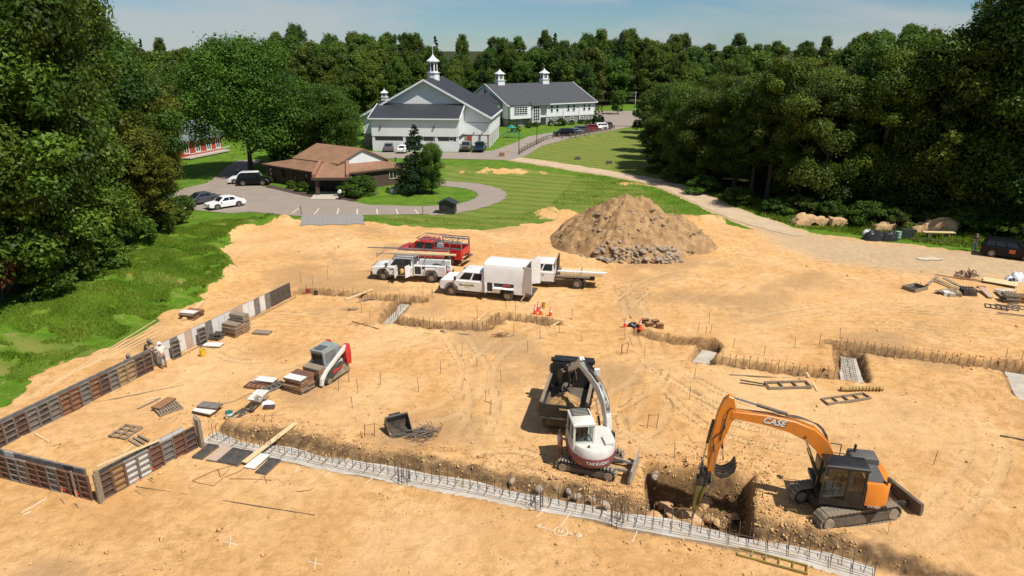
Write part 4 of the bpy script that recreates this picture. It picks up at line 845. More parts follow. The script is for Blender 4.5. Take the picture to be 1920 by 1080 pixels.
# near wall and its return
C0=(-25.8,28.25); C1=(-18.5,25.85); C2=(-15.95,30.35)
sq=[DK,RB,GY,DG,('brownply','oldwood'),('brownply','redply'),('brownply','oldwood'),DK,DK,('tanply','greyply'),DK,DK]
T2,L2,a2=form_wall('ribbed form wall along the near edge ending at the sharp corner',C0,C1,[(-.14,.1,8.0,False,lambda t,i:[('olive','greyply')if False else ('oldwood','oldwood'),('oldwood','redply'),DK,DK,DG,('oldwood','greyply'),RB,DK,GY,RB,DK,RB][i%12]),(.16,.1,7.4,True,mixseq([GY,GY,DG,WH]))],None)
m=MB(); m.bx(7.92,8.05,-.3,-.16,0,1.5); m.bx(6.6,6.7,-.3,-.25,0,1.4); m.build('post','oldwood',T2)
T3,L3,a3=form_wall('short return form wall with white panels beside the near corner',C1,C2,[(-.14,-.02,5.1,False,lambda t,i:[DK,('tanply','redply'),WH,WH,RB,GY,RB,DK][i%8]),(.16,.25,5.0,True,mixseq([GY,DG,WH]))],None)
m=MB(); m.bx(-.1,.06,-.3,-.15,0,1.55); m.bx(4.95,5.12,-.45,-.24,0,1.6); m.build('post','oldwood',T3)
m=MB(); m.bar((.4,.5,1.27),(3.2,.05,1.29),.14,.04); m.build('top_plank','wood',T3); put_panel(T3,5.2,.12,.25,R(70),*WH)
# loose form panels lying down: size and colour per entry
def lying(px,py,rz,mat,rib,label,up=True,group=None,z=0.03,tilt=0,s=1):
    x,y=G(px,py); o=bpy.data.objects.new('form_panel',panel_mesh(mat,rib)); COL.objects.link(o); zz=hz(x,y)
    o.rotation_euler=Matrix.Rotation(rz,3,'Z').to_4x4().to_euler(); M=Matrix.Rotation(rz,4,'Z')@Matrix.Rotation(tilt,4,'Y')@Matrix.Rotation(R(-90 if up else 90),4,'X')@Matrix.Translation((0,0,-.625))
    o.matrix_world=Matrix.Translation((x,y,zz+z+(.10 if up is False else .02)))@M@Matrix.Scale(s,4); return tag(o,label,'form panel',group)
def px_rz(a,b): p,q=G(*a),G(*b); return math.atan2(q[1]-p[1],q[0]-p[0])-PI/2
rz0=px_rz((370,860),(400,836))
for px,py,mt_,lb in [(386,849,'darkply','black sheeted panel lying next to the form wall end'),(412,853,'pinkply','pinkish panel in the row of panels laid by the footing'),(432,856,'darkply','black panel in the row, beside the pinkish one'),(451,860,'darkply','black panel under the end of the long plank'),(482,866,'paleply','pale dusty panel under the long plank'),(503,875,'darkply','black panel at the end of the row by the footing')]:
    lying(px,py,rz0,mt_,'greyply',lb,False,z=.0,s=1.0)
lying(448,780,px_rz((432,792),(466,770)),'darkply','greyply','black panel lying beside the green bucket',False)
lying(480,726,R(75),'brownply','redply','brown ribbed panel lying behind the wheelbarrow',True); lying(492,716,R(80),'pinkply','redply','pinkish panel on the ground near the loader stack',False); lying(500,717,R(76),'paleply','redply','white faced panel leaning on its neighbour near the loader stack',False,z=.12)
lying(516,727,R(-35),'darkply','greyply','dark panel with a white label beside the loader stack',True)
lying(492,625,R(80),'oldwood','oldwood','weathered panel lying alone beside the panel heap',False); lying(400,648,R(82),'paleply','oldwood','pale panel flat on the dirt near the yellow bucket',False)
lying(402,634,R(70),'greyply','darkply','grey ribbed panel leaning low beside the panel heap',True,z=.1); lying(405,632,R(76),'darkply','darkply','dark panel on top of the low grey panel',True,z=.22)
lying(395,769,R(78),'greyply','redply','grey panel resting on the end of the return form wall',False,z=.25); lying(385,775,R(70),'paleply','redply','pale panel propped at the return form wall end',False,z=.12); lying(308,762,px_rz((290,772),(322,752)),'brownply','redply','brown panel leaning against the slatted pallet',False,z=.15)
def stack(px,py,rz,n,cols,label,dz=.115,jit=.06,topcol=None,z0=0,scale=1,group=None):
    x,y=G(px,py); z=hz(x,y)+z0
    for i in range(n):
        mm,rb=cols[rf.randrange(len(cols))] if not(topcol and i==n-1) else topcol
        o=bpy.data.objects.new('form_panel',panel_mesh(mm,rb)); COL.objects.link(o)
        M=Matrix.Rotation(rz+rf.uniform(-.05,.05),4,'Z')@Matrix.Rotation(R(90),4,'X')@Matrix.Translation((0,0,-.625))
        o.matrix_world=Matrix.Translation((x+rf.uniform(-jit,jit),y+rf.uniform(-jit,jit),z+.10+i*dz))@M@Matrix.Scale(scale,4)
        tag(o,(label+', topmost') if i==n-1 else label,'form panel',None if i==n-1 else group)
    return x,y,z+n*dz
WDS=[('brownply','redply'),('oldwood','brownply'),('redply','brownply'),('oldwood','oldwood')]
def stack_pair(px,py,rz,n,label,group,topcol=None,n2=None,off=.62,z0=0,cols=WDS):
    stack(px,py,rz,n,cols,label,topcol=topcol,group=group,z0=z0); x,y=G(px,py); c,s=math.cos(rz),math.sin(rz)
    q=stack_at(x+c*off,y+s*off,rz,n2 or n,cols,label+' second column',group,z0)
def stack_at(x,y,rz,n,cols,label,group,z0=0,topcol=None):
    z=hz(x,y)+z0
    for i in range(n):
        mm,rb=topcol if(topcol and i==n-1) else cols[rf.randrange(len(cols))]; o=bpy.data.objects.new('form_panel',panel_mesh(mm,rb)); COL.objects.link(o)
        M=Matrix.Rotation(rz+rf.uniform(-.04,.04),4,'Z')@Matrix.Rotation(R(90),4,'X')@Matrix.Translation((0,0,-.625)); o.matrix_world=Matrix.Translation((x+rf.uniform(-.04,.04),y+rf.uniform(-.04,.04),z+.1+i*.115))@M
        tag(o,(label+', topmost') if i==n-1 else label,'form panel',None if i==n-1 else group)
stack_pair(556,733,R(65),8,'wood form panel in the tall stack on the loader forks','panels on the loader forks',('paleply','greyply'),8,.62)
x,y=G(585,722); stack_at(x+.15,y+.35,R(65),10,WDS,'wood form panel in the rear column on the loader forks','rear panels on the loader forks')
stack_pair(436,628,R(66),8,'weathered form panel in the heap beside the long wall','panels heaped beside the long wall',None,6,.62,cols=[('oldwood','oldwood'),('oldwood','brownply')])
x,y=G(452,618); stack_at(x,y,R(66),11,[('oldwood','oldwood'),('brownply','oldwood')],'weathered form panel at the back of the heap beside the long wall','back panels of the heap')
stack_pair(355,597,R(75),5,'red-brown form panel in the stack behind the long wall','panels stacked behind the long wall',('paleply','redply'),4,.62,cols=[('redply','redply'),('pinkply','redply'),('brownply','redply')])
# pallets and slatted frames
def pallet(px,py,rz,label,mat='oldwood',w=1.1,d=1.2,n=8,tilt=0):
    x,y,z=GZ(px,py); T=thing('pallet',label,'pallet',(x,y,z+.02),rz); T.rotation_euler=(0,tilt,rz)
    for i in range(n): o=MB().bx(-w/2+i*(w-.09)/(n-1),-w/2+.09+i*(w-.09)/(n-1),-d/2,d/2,.105,.128).build('slat',mat,T)
    for yy in(-d/2,-.045,d/2-.09): MB().bx(-w/2,w/2,yy,yy+.09,0,.104).build('runner',mat,T)
    return T
pallet(316,768,px_rz((297,782),(345,766))+PI/2,'slatted wooden pallet with a panel leaning on it','oldwood',1.25,1.05,9)
pallet(236,812,px_rz((220,828),(262,800))+PI/2,'broken wooden pallet lying inside the form enclosure','oldwood',1.2,1.1,4); 
# planks
def plank(a,b,w,h,mat,label,za=None,zb=None,group=None,cat='plank',name='plank'):
    p,q=G(*a),G(*b); za=hz(*p)+h/2+.01 if za is None else za; zb=hz(*q)+h/2+.01 if zb is None else zb
    c=Vector(((p[0]+q[0])/2,(p[1]+q[1])/2,0)); m=MB(); m.bar(Vector((*p,za))-c,Vector((*q,zb))-c,w,h); return tag(m.build(name,mat,loc=c),label,cat,group)
plank((458,872),(556,802),.28,.05,'wood','long pale plank bridging the footing trench',.15,.3)
plank((648,564),(699,545),.25,.05,'wood','pale plank laid across the upper trench',.12,.12)
plank((650,563),(650,562),.1,.02,'wood','x') if False else None
for i,(a,b) in enumerate([((258,767),(301,747)),((270,752),(300,745)),((230,850),(250,836)),((66,815),(92,830))]): plank(a,b,.1,.06,'wood' if i else 'oldwood',['weathered two by four beside the slatted pallet','thin batten behind the slatted pallet','short board next to the return form wall','short pale board lying alone inside the enclosure'][i])
for i in range(3): plank((242+i*9,826-i*3),(262+i*9,838-i*4),.12,.05,'oldwood','short scrap board beside the broken pallet',group='scrap boards by the broken pallet',za=.06+.04*i,zb=.06+.04*i)
for i in range(5): plank((120+i*16-60,742-i*9),(292+i*6,602+i*5),.06,.05,'wood','long thin batten on the ground behind the long wall',group='battens behind the long wall')
plank((127,764),(345,722),.05,.03,'oldwood','very long thin string board across the enclosure',cat='batten')
plank((255,912),(590,966),.03,.03,'rebar','long thin steel bar lying in front of the near form wall',cat='bar')
plank((345,602),(382,570),.28,.22,'wood','pale beam lying beside the stack behind the long wall')
for a,b,lb in [((824,622),(880,629),'grey timber pair lying near the bent wire bundle'),((660,604),(710,617),'thin dark bar left of the diagonal footing'),((892,606),(910,588),'pale board leaning across the middle trench'),((1032,614),(1057,600),'pale board lying at the trench end by the cones'),((1368,703),(1492,712),'long thin lath in front of the right trench'),((1388,713),(1436,722),'dark bar near the wooden trays'),((1387,718),(1432,725),'second dark bar near the wooden trays'),((1512,700),(1533,734),'pale board lying at the end of the right trench'),((1875,818),(1925,827),'pale board half outside on the bare ground'),((60,815),(98,838),'x')]:
    if lb!='x': plank(a,b,.12 if 'bar' not in lb and 'lath' not in lb else .05,.06,'oldwood' if 'grey' in lb or 'lath' in lb else('rebar' if 'bar' in lb else 'wood'),lb)
# wooden trays / ladder-like frames
def frame(px,py,rz,L_,W_,n,label,mat='oldwood',hgt=.14,z=0,name='wooden_tray',cat='frame'):
    x,y,zz=GZ(px,py); T=thing(name,label,cat,(x,y,zz+.02+z),rz)
    for s in(-1,1): MB().bx(-L_/2,L_/2,s*W_/2-.03,s*W_/2+.03,0,hgt).build('rail',mat,T)
    for i in range(n): xx=-L_/2+.03+i*(L_-.06)/(n-1); MB().bx(xx-.025,xx+.025,-W_/2+.032,W_/2-.032,.005,hgt-.01).build('rung',mat,T)
    return T
frame(1477,725,R(3),2.6,.75,4,'brown wooden tray with dividers near the right trench'); frame(1586,749,R(14),2.9,.6,5,'long brown wooden tray with five dividers'); 
frame(1448,1052,px_rz((1395,1042),(1500,1070))+PI/2,2.6,.45,6,'wooden ladder lying beside the long footing','olive',.08,name='ladder',cat='ladder')
# concrete footings and rebar in trenches
def footing(path,o0,o1,z,label,seed):
    m=MB(); rings=[]; s=0; P=[]; 
    for a,b in zip(path[:-1],path[1:]):
        l=math.hypot(b[0]-a[0],b[1]-a[1]); n=max(1,int(l/.35)); P+=[(a[0]+(b[0]-a[0])*k/n,a[1]+(b[1]-a[1])*k/n) for k in range(n)]
    P.append(path[-1])
    for i,p in enumerate(P):
        a=P[max(0,i-1)];b=P[min(len(P)-1,i+1)]; q=math.hypot(b[0]-a[0],b[1]-a[1]); nx,ny=-(b[1]-a[1])/q,(b[0]-a[0])/q
        w0=float(fbm(np.array(i*.16),np.array(seed),3,5))*.28; w1=float(fbm(np.array(i*.16),np.array(seed+9),3,6))*.4
        u,v=o0+w0,o1+w1; rings.append([(p[0]+nx*u,p[1]+ny*u,z-.3),(p[0]+nx*v,p[1]+ny*v,z-.3),(p[0]+nx*v,p[1]+ny*v,z+.02*math.sin(i)),(p[0]+nx*u,p[1]+ny*u,z+.02*math.sin(i*1.3))])
    m.loft(rings); return tag(m.build('concrete_footing','concrete'),label,'footing'),P
MT['concpad']=pm('dusty_concrete',(.50,.45,.37),(.36,.31,.25),1.6,.95,bump=.4)
ft,P1=footing(T1,.06,1.05,-.12,'long fresh concrete footing strip crossing the site',1)
def cage(P,off,z0,h,step,mat,label,hook=True,orange=False,rows=2,lean=.1,ztop=None):
    m=MB(); acc=0; pts=[]
    for a,b in zip(P[:-1],P[1:]):
        l=math.hypot(b[0]-a[0],b[1]-a[1]); nx,ny=-(b[1]-a[1])/l,(b[0]-a[0])/l; acc+=l
        while acc>=step: acc-=step; t=1-acc/l; pts.append((a[0]+(b[0]-a[0])*t,a[1]+(b[1]-a[1])*t,nx,ny,b[0]-a[0],b[1]-a[1]))
    pv=[[] for _ in range(rows)]
    for i,(x,y,nx,ny,tx,ty) in enumerate(pts):
        j=rf.uniform(-.05,.05); hh=h*rf.uniform(.88,1.08); bx,by=x+nx*(off+j),y+ny*(off+j); lx,ly=rf.uniform(-lean,lean)*.6,rf.uniform(-lean,lean)*.6
        m.tube((bx,by,z0-.1),(bx+lx,by+ly,z0+hh),.017,n=4,cap=False)
        if hook: m.tube((bx+lx,by+ly,z0+hh),(bx+lx+nx*.22,by+ly+ny*.22,z0+hh+.02),.017,n=4,cap=False)
        if i%2==0: m.tube((bx-nx*.35,by-ny*.35,z0+.1),(bx+nx*.4,by+ny*.4,z0+.1),.013,n=4,cap=False)
        for r in range(rows): o2=off-.3+.6*r/max(1,rows-1); pv[r].append((x+nx*o2,y+ny*o2,z0+.12+.02*r))
    for r in range(rows):
        for a,b in zip(pv[r][:-1],pv[r][1:]): m.tube(a,b,.014,n=4,cap=False)
    o=m.build('rebar_cage',mat); tag(o,label,'rebar')
    if orange:
        for k,(x,y,nx,ny,tx,ty) in enumerate(pts):
            if k%2==0: pass
        c=MB()
        for (x,y,nx,ny,tx,ty) in pts: c.lathe([(.035,0),(.04,.05),(.02,.08)],5,(x+nx*off,y+ny*off,z0+h))
        c=c.build('safety_caps','cone',o); c['kind']='stuff'
    return o
cage(P1,.55,-.12,.85,.38,'rebar','grey rebar dowels standing in the long concrete footing')
for px,py in ((757,888),(1006,935),(1158,965),(1010,930)):
    x,y=G(px,py+14); m=MB()
    for i in range(7): a=2*PI*i/7; m.tube((.28*math.cos(a),.28*math.sin(a),-.15),(.28*math.cos(a),.28*math.sin(a),.85),.018,n=4)
    for z in(.15,.45): m.path([(.28*math.cos(2*PI*i/8),.28*math.sin(2*PI*i/8),z) for i in range(9)],.01,4)
    tag(m.build('column_cage','rebar',loc=(x,y+.1,-.1)),'tied column rebar cage standing in the long footing','rebar','column cages in the long footing') if (px,py)!=(1010,930) else None
nl=['upper trench next to the long wall end','diagonal trench with fresh concrete','middle trench beside the boxes of dirt','short angled trench by the middle','trench ending beside the traffic cones',None,None,'right trench behind the wooden trays',None,'far right trench running off the site',None]
for i,(p,hw,dp) in enumerate(NAR):
    if nl[i]:
        cage(smooth_path(p,1),.3 if i!=1 else .1,-dp,dp+.42,.42,'rust','rusty rebar dowels in the '+nl[i],False,i in(7,9))
cl={1:'concrete strip in the diagonal trench near the white truck',6:'small concrete pad in the trench near the cone pair',8:'concrete pad with rebar at the right trench corner',10:'concrete strip at the far right trench end'}
for i,lb in cl.items():
    p,hw,dp=NAR[i]; footing(smooth_path(p,1),-hw*.7,hw*.7,-dp+.14,lb,20+i)[0].data.materials.__setitem__(0,MT['concpad'])
x0,y0=NAR[8][0][1]; 
cage([NAR[8][0][0],NAR[8][0][1]],0,-.45,.12,.16,'rebar','flat rebar mat on the right corner pad',False)
# pit boulders
for i in range(26):
    x=rr.uniform(6.4,10.6); y=rr.uniform(24.6,28.2)
    if sdpoly(np.array(x),np.array(y),PIT)>.35: 
        z=float(height(np.array([x]),np.array([y]))[0]); boulder(x,y,z+.18,rr.uniform(.25,.62),2,'broken tan rock on the floor of the breaker pit','rocks in the breaker pit')
for px,py,s in [(1230,890,.2),(1010,920,.25),(1080,935,.3),(1065,925,.2),(960,905,.22),(1228,898,.22),(830,622,.15),(1110,940,.2),(1135,950,.25)]:
    x,y=G(px,py); boulder(x,y,.12,s,0,'pale stone lump on the spoil bank of the long footing','lumps on the spoil bank')
# ---------------------------------------------------------------- road vehicles (local x forward, y left)
def arc(cx,r,z0,n=8,a0=0,a1=PI):   # arch from right foot to left foot
    return [(cx+r*math.cos(a0+(a1-a0)*i/n),z0+r*math.sin(a0+(a1-a0)*i/n)) for i in range(n+1)]
def wheel(par,x,y,r,w,dual=False,rim='rim'):
    t=MB(); prof=[(r*.62,-w/2),(r*.9,-w/2),(r,-w*.36),(r,w*.36),(r*.9,w/2),(r*.62,w/2)]
    t.lathe(prof,20,cap=False); M=Matrix.Translation((x,y,r))@Matrix.Rotation(PI/2,4,'X'); t.xf(M)
    o=t.build('wheel','rubber',par,smooth=40)
    k=MB(); k.lathe([(r*.63,-w*.3),(r*.63,w*.3)],16); k.lathe([(r*.5,-w*.38),(r*.5,w*.38)],10); k.lathe([(r*.16,-w*.46),(r*.16,w*.46)],8); k.xf(M); k.build('rim',rim,o,smooth=35)
    return o
def glassq(par,A,B,C,D,u0,u1,v0,v1,name='window',mat='glass'): return MB().panel(A,B,C,D,u0,u1,v0,v1,.004,.012).build(name,mat,par)
def cabin(par,mat,xb0,xb1,xt0,xt1,zb,zt,wb,wt,splits,name='cabin',glass=True):
    "greenhouse frustum; xb0 rear.. xb1 front at base; splits along base 0..1 for side windows"
    B=[(xb0,-wb,zb),(xb1,-wb,zb),(xb1,wb,zb),(xb0,wb,zb)]; Tp=[(xt0,-wt,zt),(xt1,-wt,zt),(xt1,wt,zt),(xt0,wt,zt)]
    m=MB(); mid=[(a[0]*.08+b[0]*.92,(a[1]*.08+b[1]*.92),a[2]*.08+b[2]*.92) for a,b in zip(B,Tp)]
    top=[(xt0+.1 if i in(0,3) else xt1-.12,(-1 if i<2 else 1)*(wt-.09),zt+.02) for i in range(4)]
    m.loft([B,mid,top]); o=m.build(name,mat,par,smooth=25)
    if glass:
        for u0,u1 in splits:
            glassq(par,B[0],B[1],Tp[1],Tp[0],u0,u1,.14,.84); glassq(par,B[2],B[3],Tp[3],Tp[2],1-u1,1-u0,.14,.84)
        glassq(par,B[1],B[2],Tp[2],Tp[1],.06,.94,.1,.88,'windshield'); glassq(par,B[3],B[0],Tp[0],Tp[3],.1,.9,.15,.82,'rear_window')
    return o
def car(kind,mat,label,loc,rz,group=None,detail=True,name='parked_car',cat='car'):
    T=thing(name,label,cat,loc,rz,group)
    if kind=='sedan': Lh,w,hb,r,wx=2.4,.91,.92,.33,1.38; hood=.90
    elif kind=='suv': Lh,w,hb,r,wx=2.38,.95,1.10,.38,1.40; hood=1.08
    f,b=wx,-wx; ra=r+.07; zb=.24
    prof=[(-Lh+.06,zb+.08)]+[(b-ra,zb)]+arc(b,ra,zb+.06)[::-1]+[(b+ra,zb),(f-ra,zb)]+arc(f,ra,zb+.06)[::-1]+[(f+ra,zb),(Lh-.05,zb+.1),(Lh,.5),(Lh-.06,.72),(Lh-.35,hood-.1),(1.05,hood),(-1.0,hb+.02),(-Lh+.35,hb+.03 if kind=='sedan' else hb),(-Lh+.04,hb-.1),(-Lh,.55)]
    m=MB(); m.prism(prof,-w,w,.07); m.build('body',mat,T,smooth=32)
    m=MB(); m.bx(-Lh+.15,Lh-.2,-w+.28,w-.28,.2,.7); m.build('underbody','blackm',T)
    if kind=='sedan': cabin(T,mat,-1.75,1.15,-1.0,.35,hood,1.44,w-.1,w-.27,[(.2,.5),(.53,.86)])
    else: cabin(T,mat,-2.25,1.2,-1.95,.55,hb-.02,1.72,w-.06,w-.2,[(.06,.28),(.31,.57),(.60,.88)])
    for x in(f,b):
        for s in(-1,1): wheel(T,x,s*(w-.11),r,.22)
    for s in(-1,1):
        MB().bx(Lh-.2,Lh-.03,s*w*.86-.2,s*w*.86+.06 if s<0 else s*w*.86+.02,.66,.78).build('headlight','chrome',T)
        MB().bx(-Lh-.006,-Lh+.12,s*w*.82-.14,s*w*.82+.12,.74,.9).build('taillight','red',T)
        MB().bx(.72,.86,s*(w+.09)-.08,s*(w+.09)+.08,hood+.02,hood+.17).build('mirror',mat,T)
    return T
def pickup_cab(T,mat,xf,Lc,w=1.0,hb=1.22,zt=1.98,r=.42,zb=.48,crew=True,wxf=None,openrear=False):
    "hood + crew cab; xf front bumper x ; returns cab rear x"
    wxf=wxf if wxf is not None else xf-.95; ra=r+.1; xr=xf-Lc
    prof=[(xr,zb)]+[(wxf-ra,zb)]+arc(wxf,ra,zb+.0)[::-1]+[(wxf+ra,zb),(xf-.08,zb+.02),(xf,.75),(xf-.02,1.1),(xf-.15,hb-.02),(xf-1.35,hb+.05),(xr,hb+.04)]
    m=MB(); m.prism(prof,-w,w,.06); m.build('body',mat,T,smooth=32)
    hx=xf-1.3
    cabin(T,mat,xr+.02,hx+.15,xr+.06,hx-.62,hb+.03,zt,w-.07,w-.19,[(.07,.40),(.46,.82)])
    MB().bx(xf-.06,xf+.1,-w+.03,w-.03,.5,.72).build('bumper','blackm',T); MB().bx(xf-.05,xf+.02,-w*.6,w*.6,.76,1.12).build('grille','blackm',T)
    for s in(-1,1):
        MB().bx(xf-.16,xf+.012,s*w*.8-.15,s*w*.8+.15,.86,1.1).build('headlight','chrome',T)
        m=MB(); m.bx(hx-.2,hx-.05,s*(w+.17)-.1,s*(w+.17)+.1,hb+.08,hb+.36); m.bar((hx-.1,s*(w-.05),hb+.15),(hx-.1,s*(w+.1),hb+.15),.05); m.build('mirror','blackm',T)
        MB().bx(xr+.3,hx,s*(w-.02)-.12,s*(w-.02)+.06,.36,.42).build('running_board','blackm',T)
        for k in(.36,.74): x=xr+(hx-xr)*k; MB().bx(x-.02,x+.16,s*(w+.003)-.012,s*(w+.003)+.012,1.02,1.08).build('door_handle','blackm',T)
        for k in(.02,.45,.86): x=xr+(hx-xr)*k+.02; MB().bx(x,x+.015,s*(w+.001)-.004,s*(w+.001)+.004,.56,hb).build('door_seam','blackm',T)
    for y in(-(w-.11),w-.11): wheel(T,wxf,y,r,.29)
    return xr
def logo(T,x,z,w,side=1):
    m=MB(); n=16; y=side*(w+.004)
    m.loft([[(x+.21*math.cos(2*PI*i/n),y,z+.21*math.sin(2*PI*i/n)) for i in range(n)],[(x+.15*math.cos(2*PI*i/n),y+side*.003,z+.15*math.sin(2*PI*i/n)) for i in range(n)]],cap=False); o=m.build('door_emblem',flat('emblem_yellow',(.65,.5,.08)),T)
    m=MB(); m.bx(x-.62,x+.62,min(y+side*.003,y+side*.005),max(y+side*.003,y+side*.005),z-.03,z+.03); m.build('lettering',flat('emblem_green',(.12,.16,.1)),o)
def frame_rear(T,x0,x1,zr=.62):
    m=MB()
    for s in(-.42,.42): m.bx(x0,x1,s-.05,s+.05,zr,zr+.18)
    m.build('chassis','blackm',T)
def rear_wheels(T,x,w,r=.42,dual=True):
    for s in(-1,1): wheel(T,x,s*(w-.10),r,.28); 
    if dual:
        for s in(-1,1): wheel(T,x,s*(w-.44),r,.26)
def PZ(a,b):  # centre & heading from two ground pixels (rear,front)
    p,q=G(*a),G(*b); return ((p[0]+q[0])/2,(p[1]+q[1])/2),math.atan2(q[1]-p[1],q[0]-p[0])
# --- white box service truck. near-side wheels front (842,552) rear (957,563)
(c,rz)=PZ((957,564),(842,553)); 
def offs(c,rz,dx,dy): return (c[0]+math.cos(rz)*dx-math.sin(rz)*dy,c[1]+math.sin(rz)*dx+math.cos(rz)*dy)
# heading points left, so the truck's left side faces the camera: shift centre away from camera (to its right)
def truck_base(label,a,b,wb,cat='truck',name='truck',w=1.0,group=None):
    c,rz=PZ(a,b); c=offs(c,rz,0,-w+.1); T=thing(name,label,cat,(c[0],c[1],hz(*c)-.01),rz,group); T.scale=(1.02,1.03,1.08); return T
T=truck_base('white crew cab truck with tall enclosed service body and open side door',(957,564),(842,553),4.6,name='box_truck',w=1.05)
wx=2.35; xr=pickup_cab(T,'white',wx+1.0,3.75,1.03,1.3,2.05,.45,.52,wxf=wx); logo(T,wx-1.35,.98,1.03); frame_rear(T,-3.6,xr)
bx0,bx1=-3.75,xr-.05
m=MB(); prof=[(-1.12,.62),(1.12,.62),(1.12,2.5),(1.0,2.78),(.7,2.92),(-.7,2.92),(-1.0,2.78),(-1.12,2.5)]; 
m.prism([(-1.12,1.45),(1.12,1.45)]+prof[2:],bx0,bx1,.03,axis='x'); m.build('upper_body','white',T,smooth=35)
rx=-2.35; ra=.58
low=[(bx0,.62),(rx-ra,.62)]+arc(rx,ra,.62)[::-1]+[(rx+ra,.62),(bx1,.62),(bx1,1.449),(bx0,1.449)]
for s in(-1,1):
    m=MB(); m.prism(low,s*1.12-.25 if s>0 else -1.12,1.12 if s>0 else -1.12+.25,.015); m.build('side_box','white',T,smooth=30)
MB().bx(bx0,bx1,-.86,.86,.85,1.448).build('floor_box','blackm',T)
MB().bx(-2.9,-1.3,1.118,1.124,1.12,1.4).build('compartment_shade','dark_parts_shade',T); MB().bx(-1.15,-.72,1.118,1.124,.72,1.4).build('locker_shade','dark_parts_shade',T)  # dark plates on the solid box side, shade inside painted as colour
MB().bx(-2.6,-2.0,1.124,1.15,1.2,1.32).build('tool_case','red',T)
m=MB(); m.bx(-2.9,-1.3,1.1,1.5,1.05,1.09); m.build('drop_shelf','white',T); MB().obox((-.66,1.35,1.05),.04,.45,.75,Matrix.Rotation(.2,3,'Z')).build('locker_door','white',T)
for s in(1,-1): MB().obox((bx0-.02-.5*abs(math.sin(.5)),s*(1.08)+(.15 if s>0 else -.1),1.85),.95,.04,1.95,Matrix.Rotation(s*-.5,3,'Z')).build('rear_door','white',T)
MB().bx(bx0-.01,bx0+.01,-1.0,1.0,.75,2.7).build('rear_opening_shade','dark_parts_shade',T); MB().bx(bx0-.55,bx0,-1.0,1.0,.5,.62).build('step_bumper','blackm',T)  # dark rear plate on a closed body, its inner shade is colour
rear_wheels(T,rx,1.1,.45); 
# --- white pickup with rack. wheels front (715,524) rear (814,528)
T=truck_base('white crew cab pickup with timber on its roof rack and open rear door',(815,530),(715,525),4.4,name='service_truck')
wx=2.15; xr=pickup_cab(T,'white',wx+1.0,3.7,1.0,1.2,1.95,.42,wxf=wx); logo(T,wx-1.2,.98,1.0); frame_rear(T,-3.2,xr)
MB().bx(xr+.55,xr+1.35,1.0,1.006,.56,1.85).build('cab_doorway_shade','dark_parts_shade',T)  # dark sheet over the cab side carries the doorway's shade as colour
MB().obox((xr+1.42,1.38,.95),.06,.75,.9,Matrix.Rotation(.1,3,'Z')).build('rear_door','white',T); MB().obox((xr+.42,1.3,.98),.06,.6,.95,Matrix.Rotation(-.35,3,'Z')).build('side_door','white',T)
m=MB(); m.lathe([(.16,0),(.19,.15),(.16,.34),(.05,.42)],10,(xr+.95,1.02,.7)); m.build('water_jug',flat('jug_yellow',(.6,.42,.1)),T); MB().obox((xr+.75,1.02,1.0),.35,.1,.25).build('red_case','red',T)
bx0,bx1=-3.35,xr-.06; rx=-2.15; ra=.56
low=[(bx0,.6),(rx-ra,.6)]+arc(rx,ra,.6)[::-1]+[(rx+ra,.6),(bx1,.6),(bx1,1.42),(bx0,1.42)]
for s in(-1,1): m=MB(); m.prism(low,.72 if s>0 else -1.05,1.05 if s>0 else -.72,.015); m.build('side_box','white',T,smooth=30)
MB().bx(bx0,bx1,-.7,.7,.85,.95).build('bed_floor','blackm',T); MB().bx(bx1-.65,bx1-.1,1.048,1.056,.72,1.34).build('locker_shade','dark_parts_shade',T); MB().bx(-2.6,bx1-.75,1.048,1.056,1.15,1.36).build('compartment_shade','dark_parts_shade',T)  # flat dark sheets paint the shade of the open locker and compartment
m=MB(); m.obox((-2.1,1.12,1.22),.9,.2,.16); m.build('white_bag','plastic_w',T); MB().bx(bx0+.03,bx0+.6,1.0,1.053,.7,1.36).build('rear_locker','paleply',T)
m=MB()
for x in(bx0+.1,-1.6,xr-.1,1.0):
    zb=1.42 if x<0 else (1.42 if x<xr else 2.0)
    for s in(-.95,.95): m.bar((x,s,zb),(x,s,2.25),.05)
    m.bar((x,-.98,2.25),(x,.98,2.25),.05)
for s in(-.95,.95): m.bar((bx0+.1,s,2.28),(2.6,s,2.28),.05)
for s in(-.95,.95): m.bar((2.6,s,2.28),(2.6,s,2.0),.04)
m.bar((2.6,-.95,2.0),(2.6,.95,2.0),.04); m.build('rack','steel',T)
P0=T
def on_truck(T,x,y,z): M=Matrix.Translation(T.location)@Matrix.Rotation(T.rotation_euler[2],4,'Z'); return M@Vector((x*T.scale[0],y*T.scale[1],z*T.scale[2]))
def lumber(T,x0,x1,y,z,w,h,mat,label,group=None,name='lumber',cat='lumber'):
    p=on_truck(T,(x0+x1)/2,y,z+.0); m=MB(); m.bx(-(x1-x0)/2,(x1-x0)/2,-w/2,w/2,0,h); return tag(m.build(name,mat,loc=p,rz=T.rotation_euler[2]),label,cat,group)
lumber(T,-4.3,1.6,.75,2.31,.3,.1,'wood','pale timber bundle strapped along the near side of the white pickup rack'); lumber(T,-3.6,1.4,.3,2.31,.25,.08,'wood','shorter timber on the middle of the white pickup rack'); lumber(T,-3.3,4.0,-.5,2.31,.08,.08,'steel','long steel pipe on the white pickup rack',cat='pipe',name='pipe')
rear_wheels(T,rx,1.04,.42,False); MB().bx(bx0-.3,bx0,-.95,.95,.5,.65).build('bumper','blackm',T); MB().obox((bx0-.25,.9,.9),.3,.25,.3).build('gas_can','red',T); MB().obox((bx0-.2,.3,1.05),.35,.5,.4).build('crate','plastic_w',T)
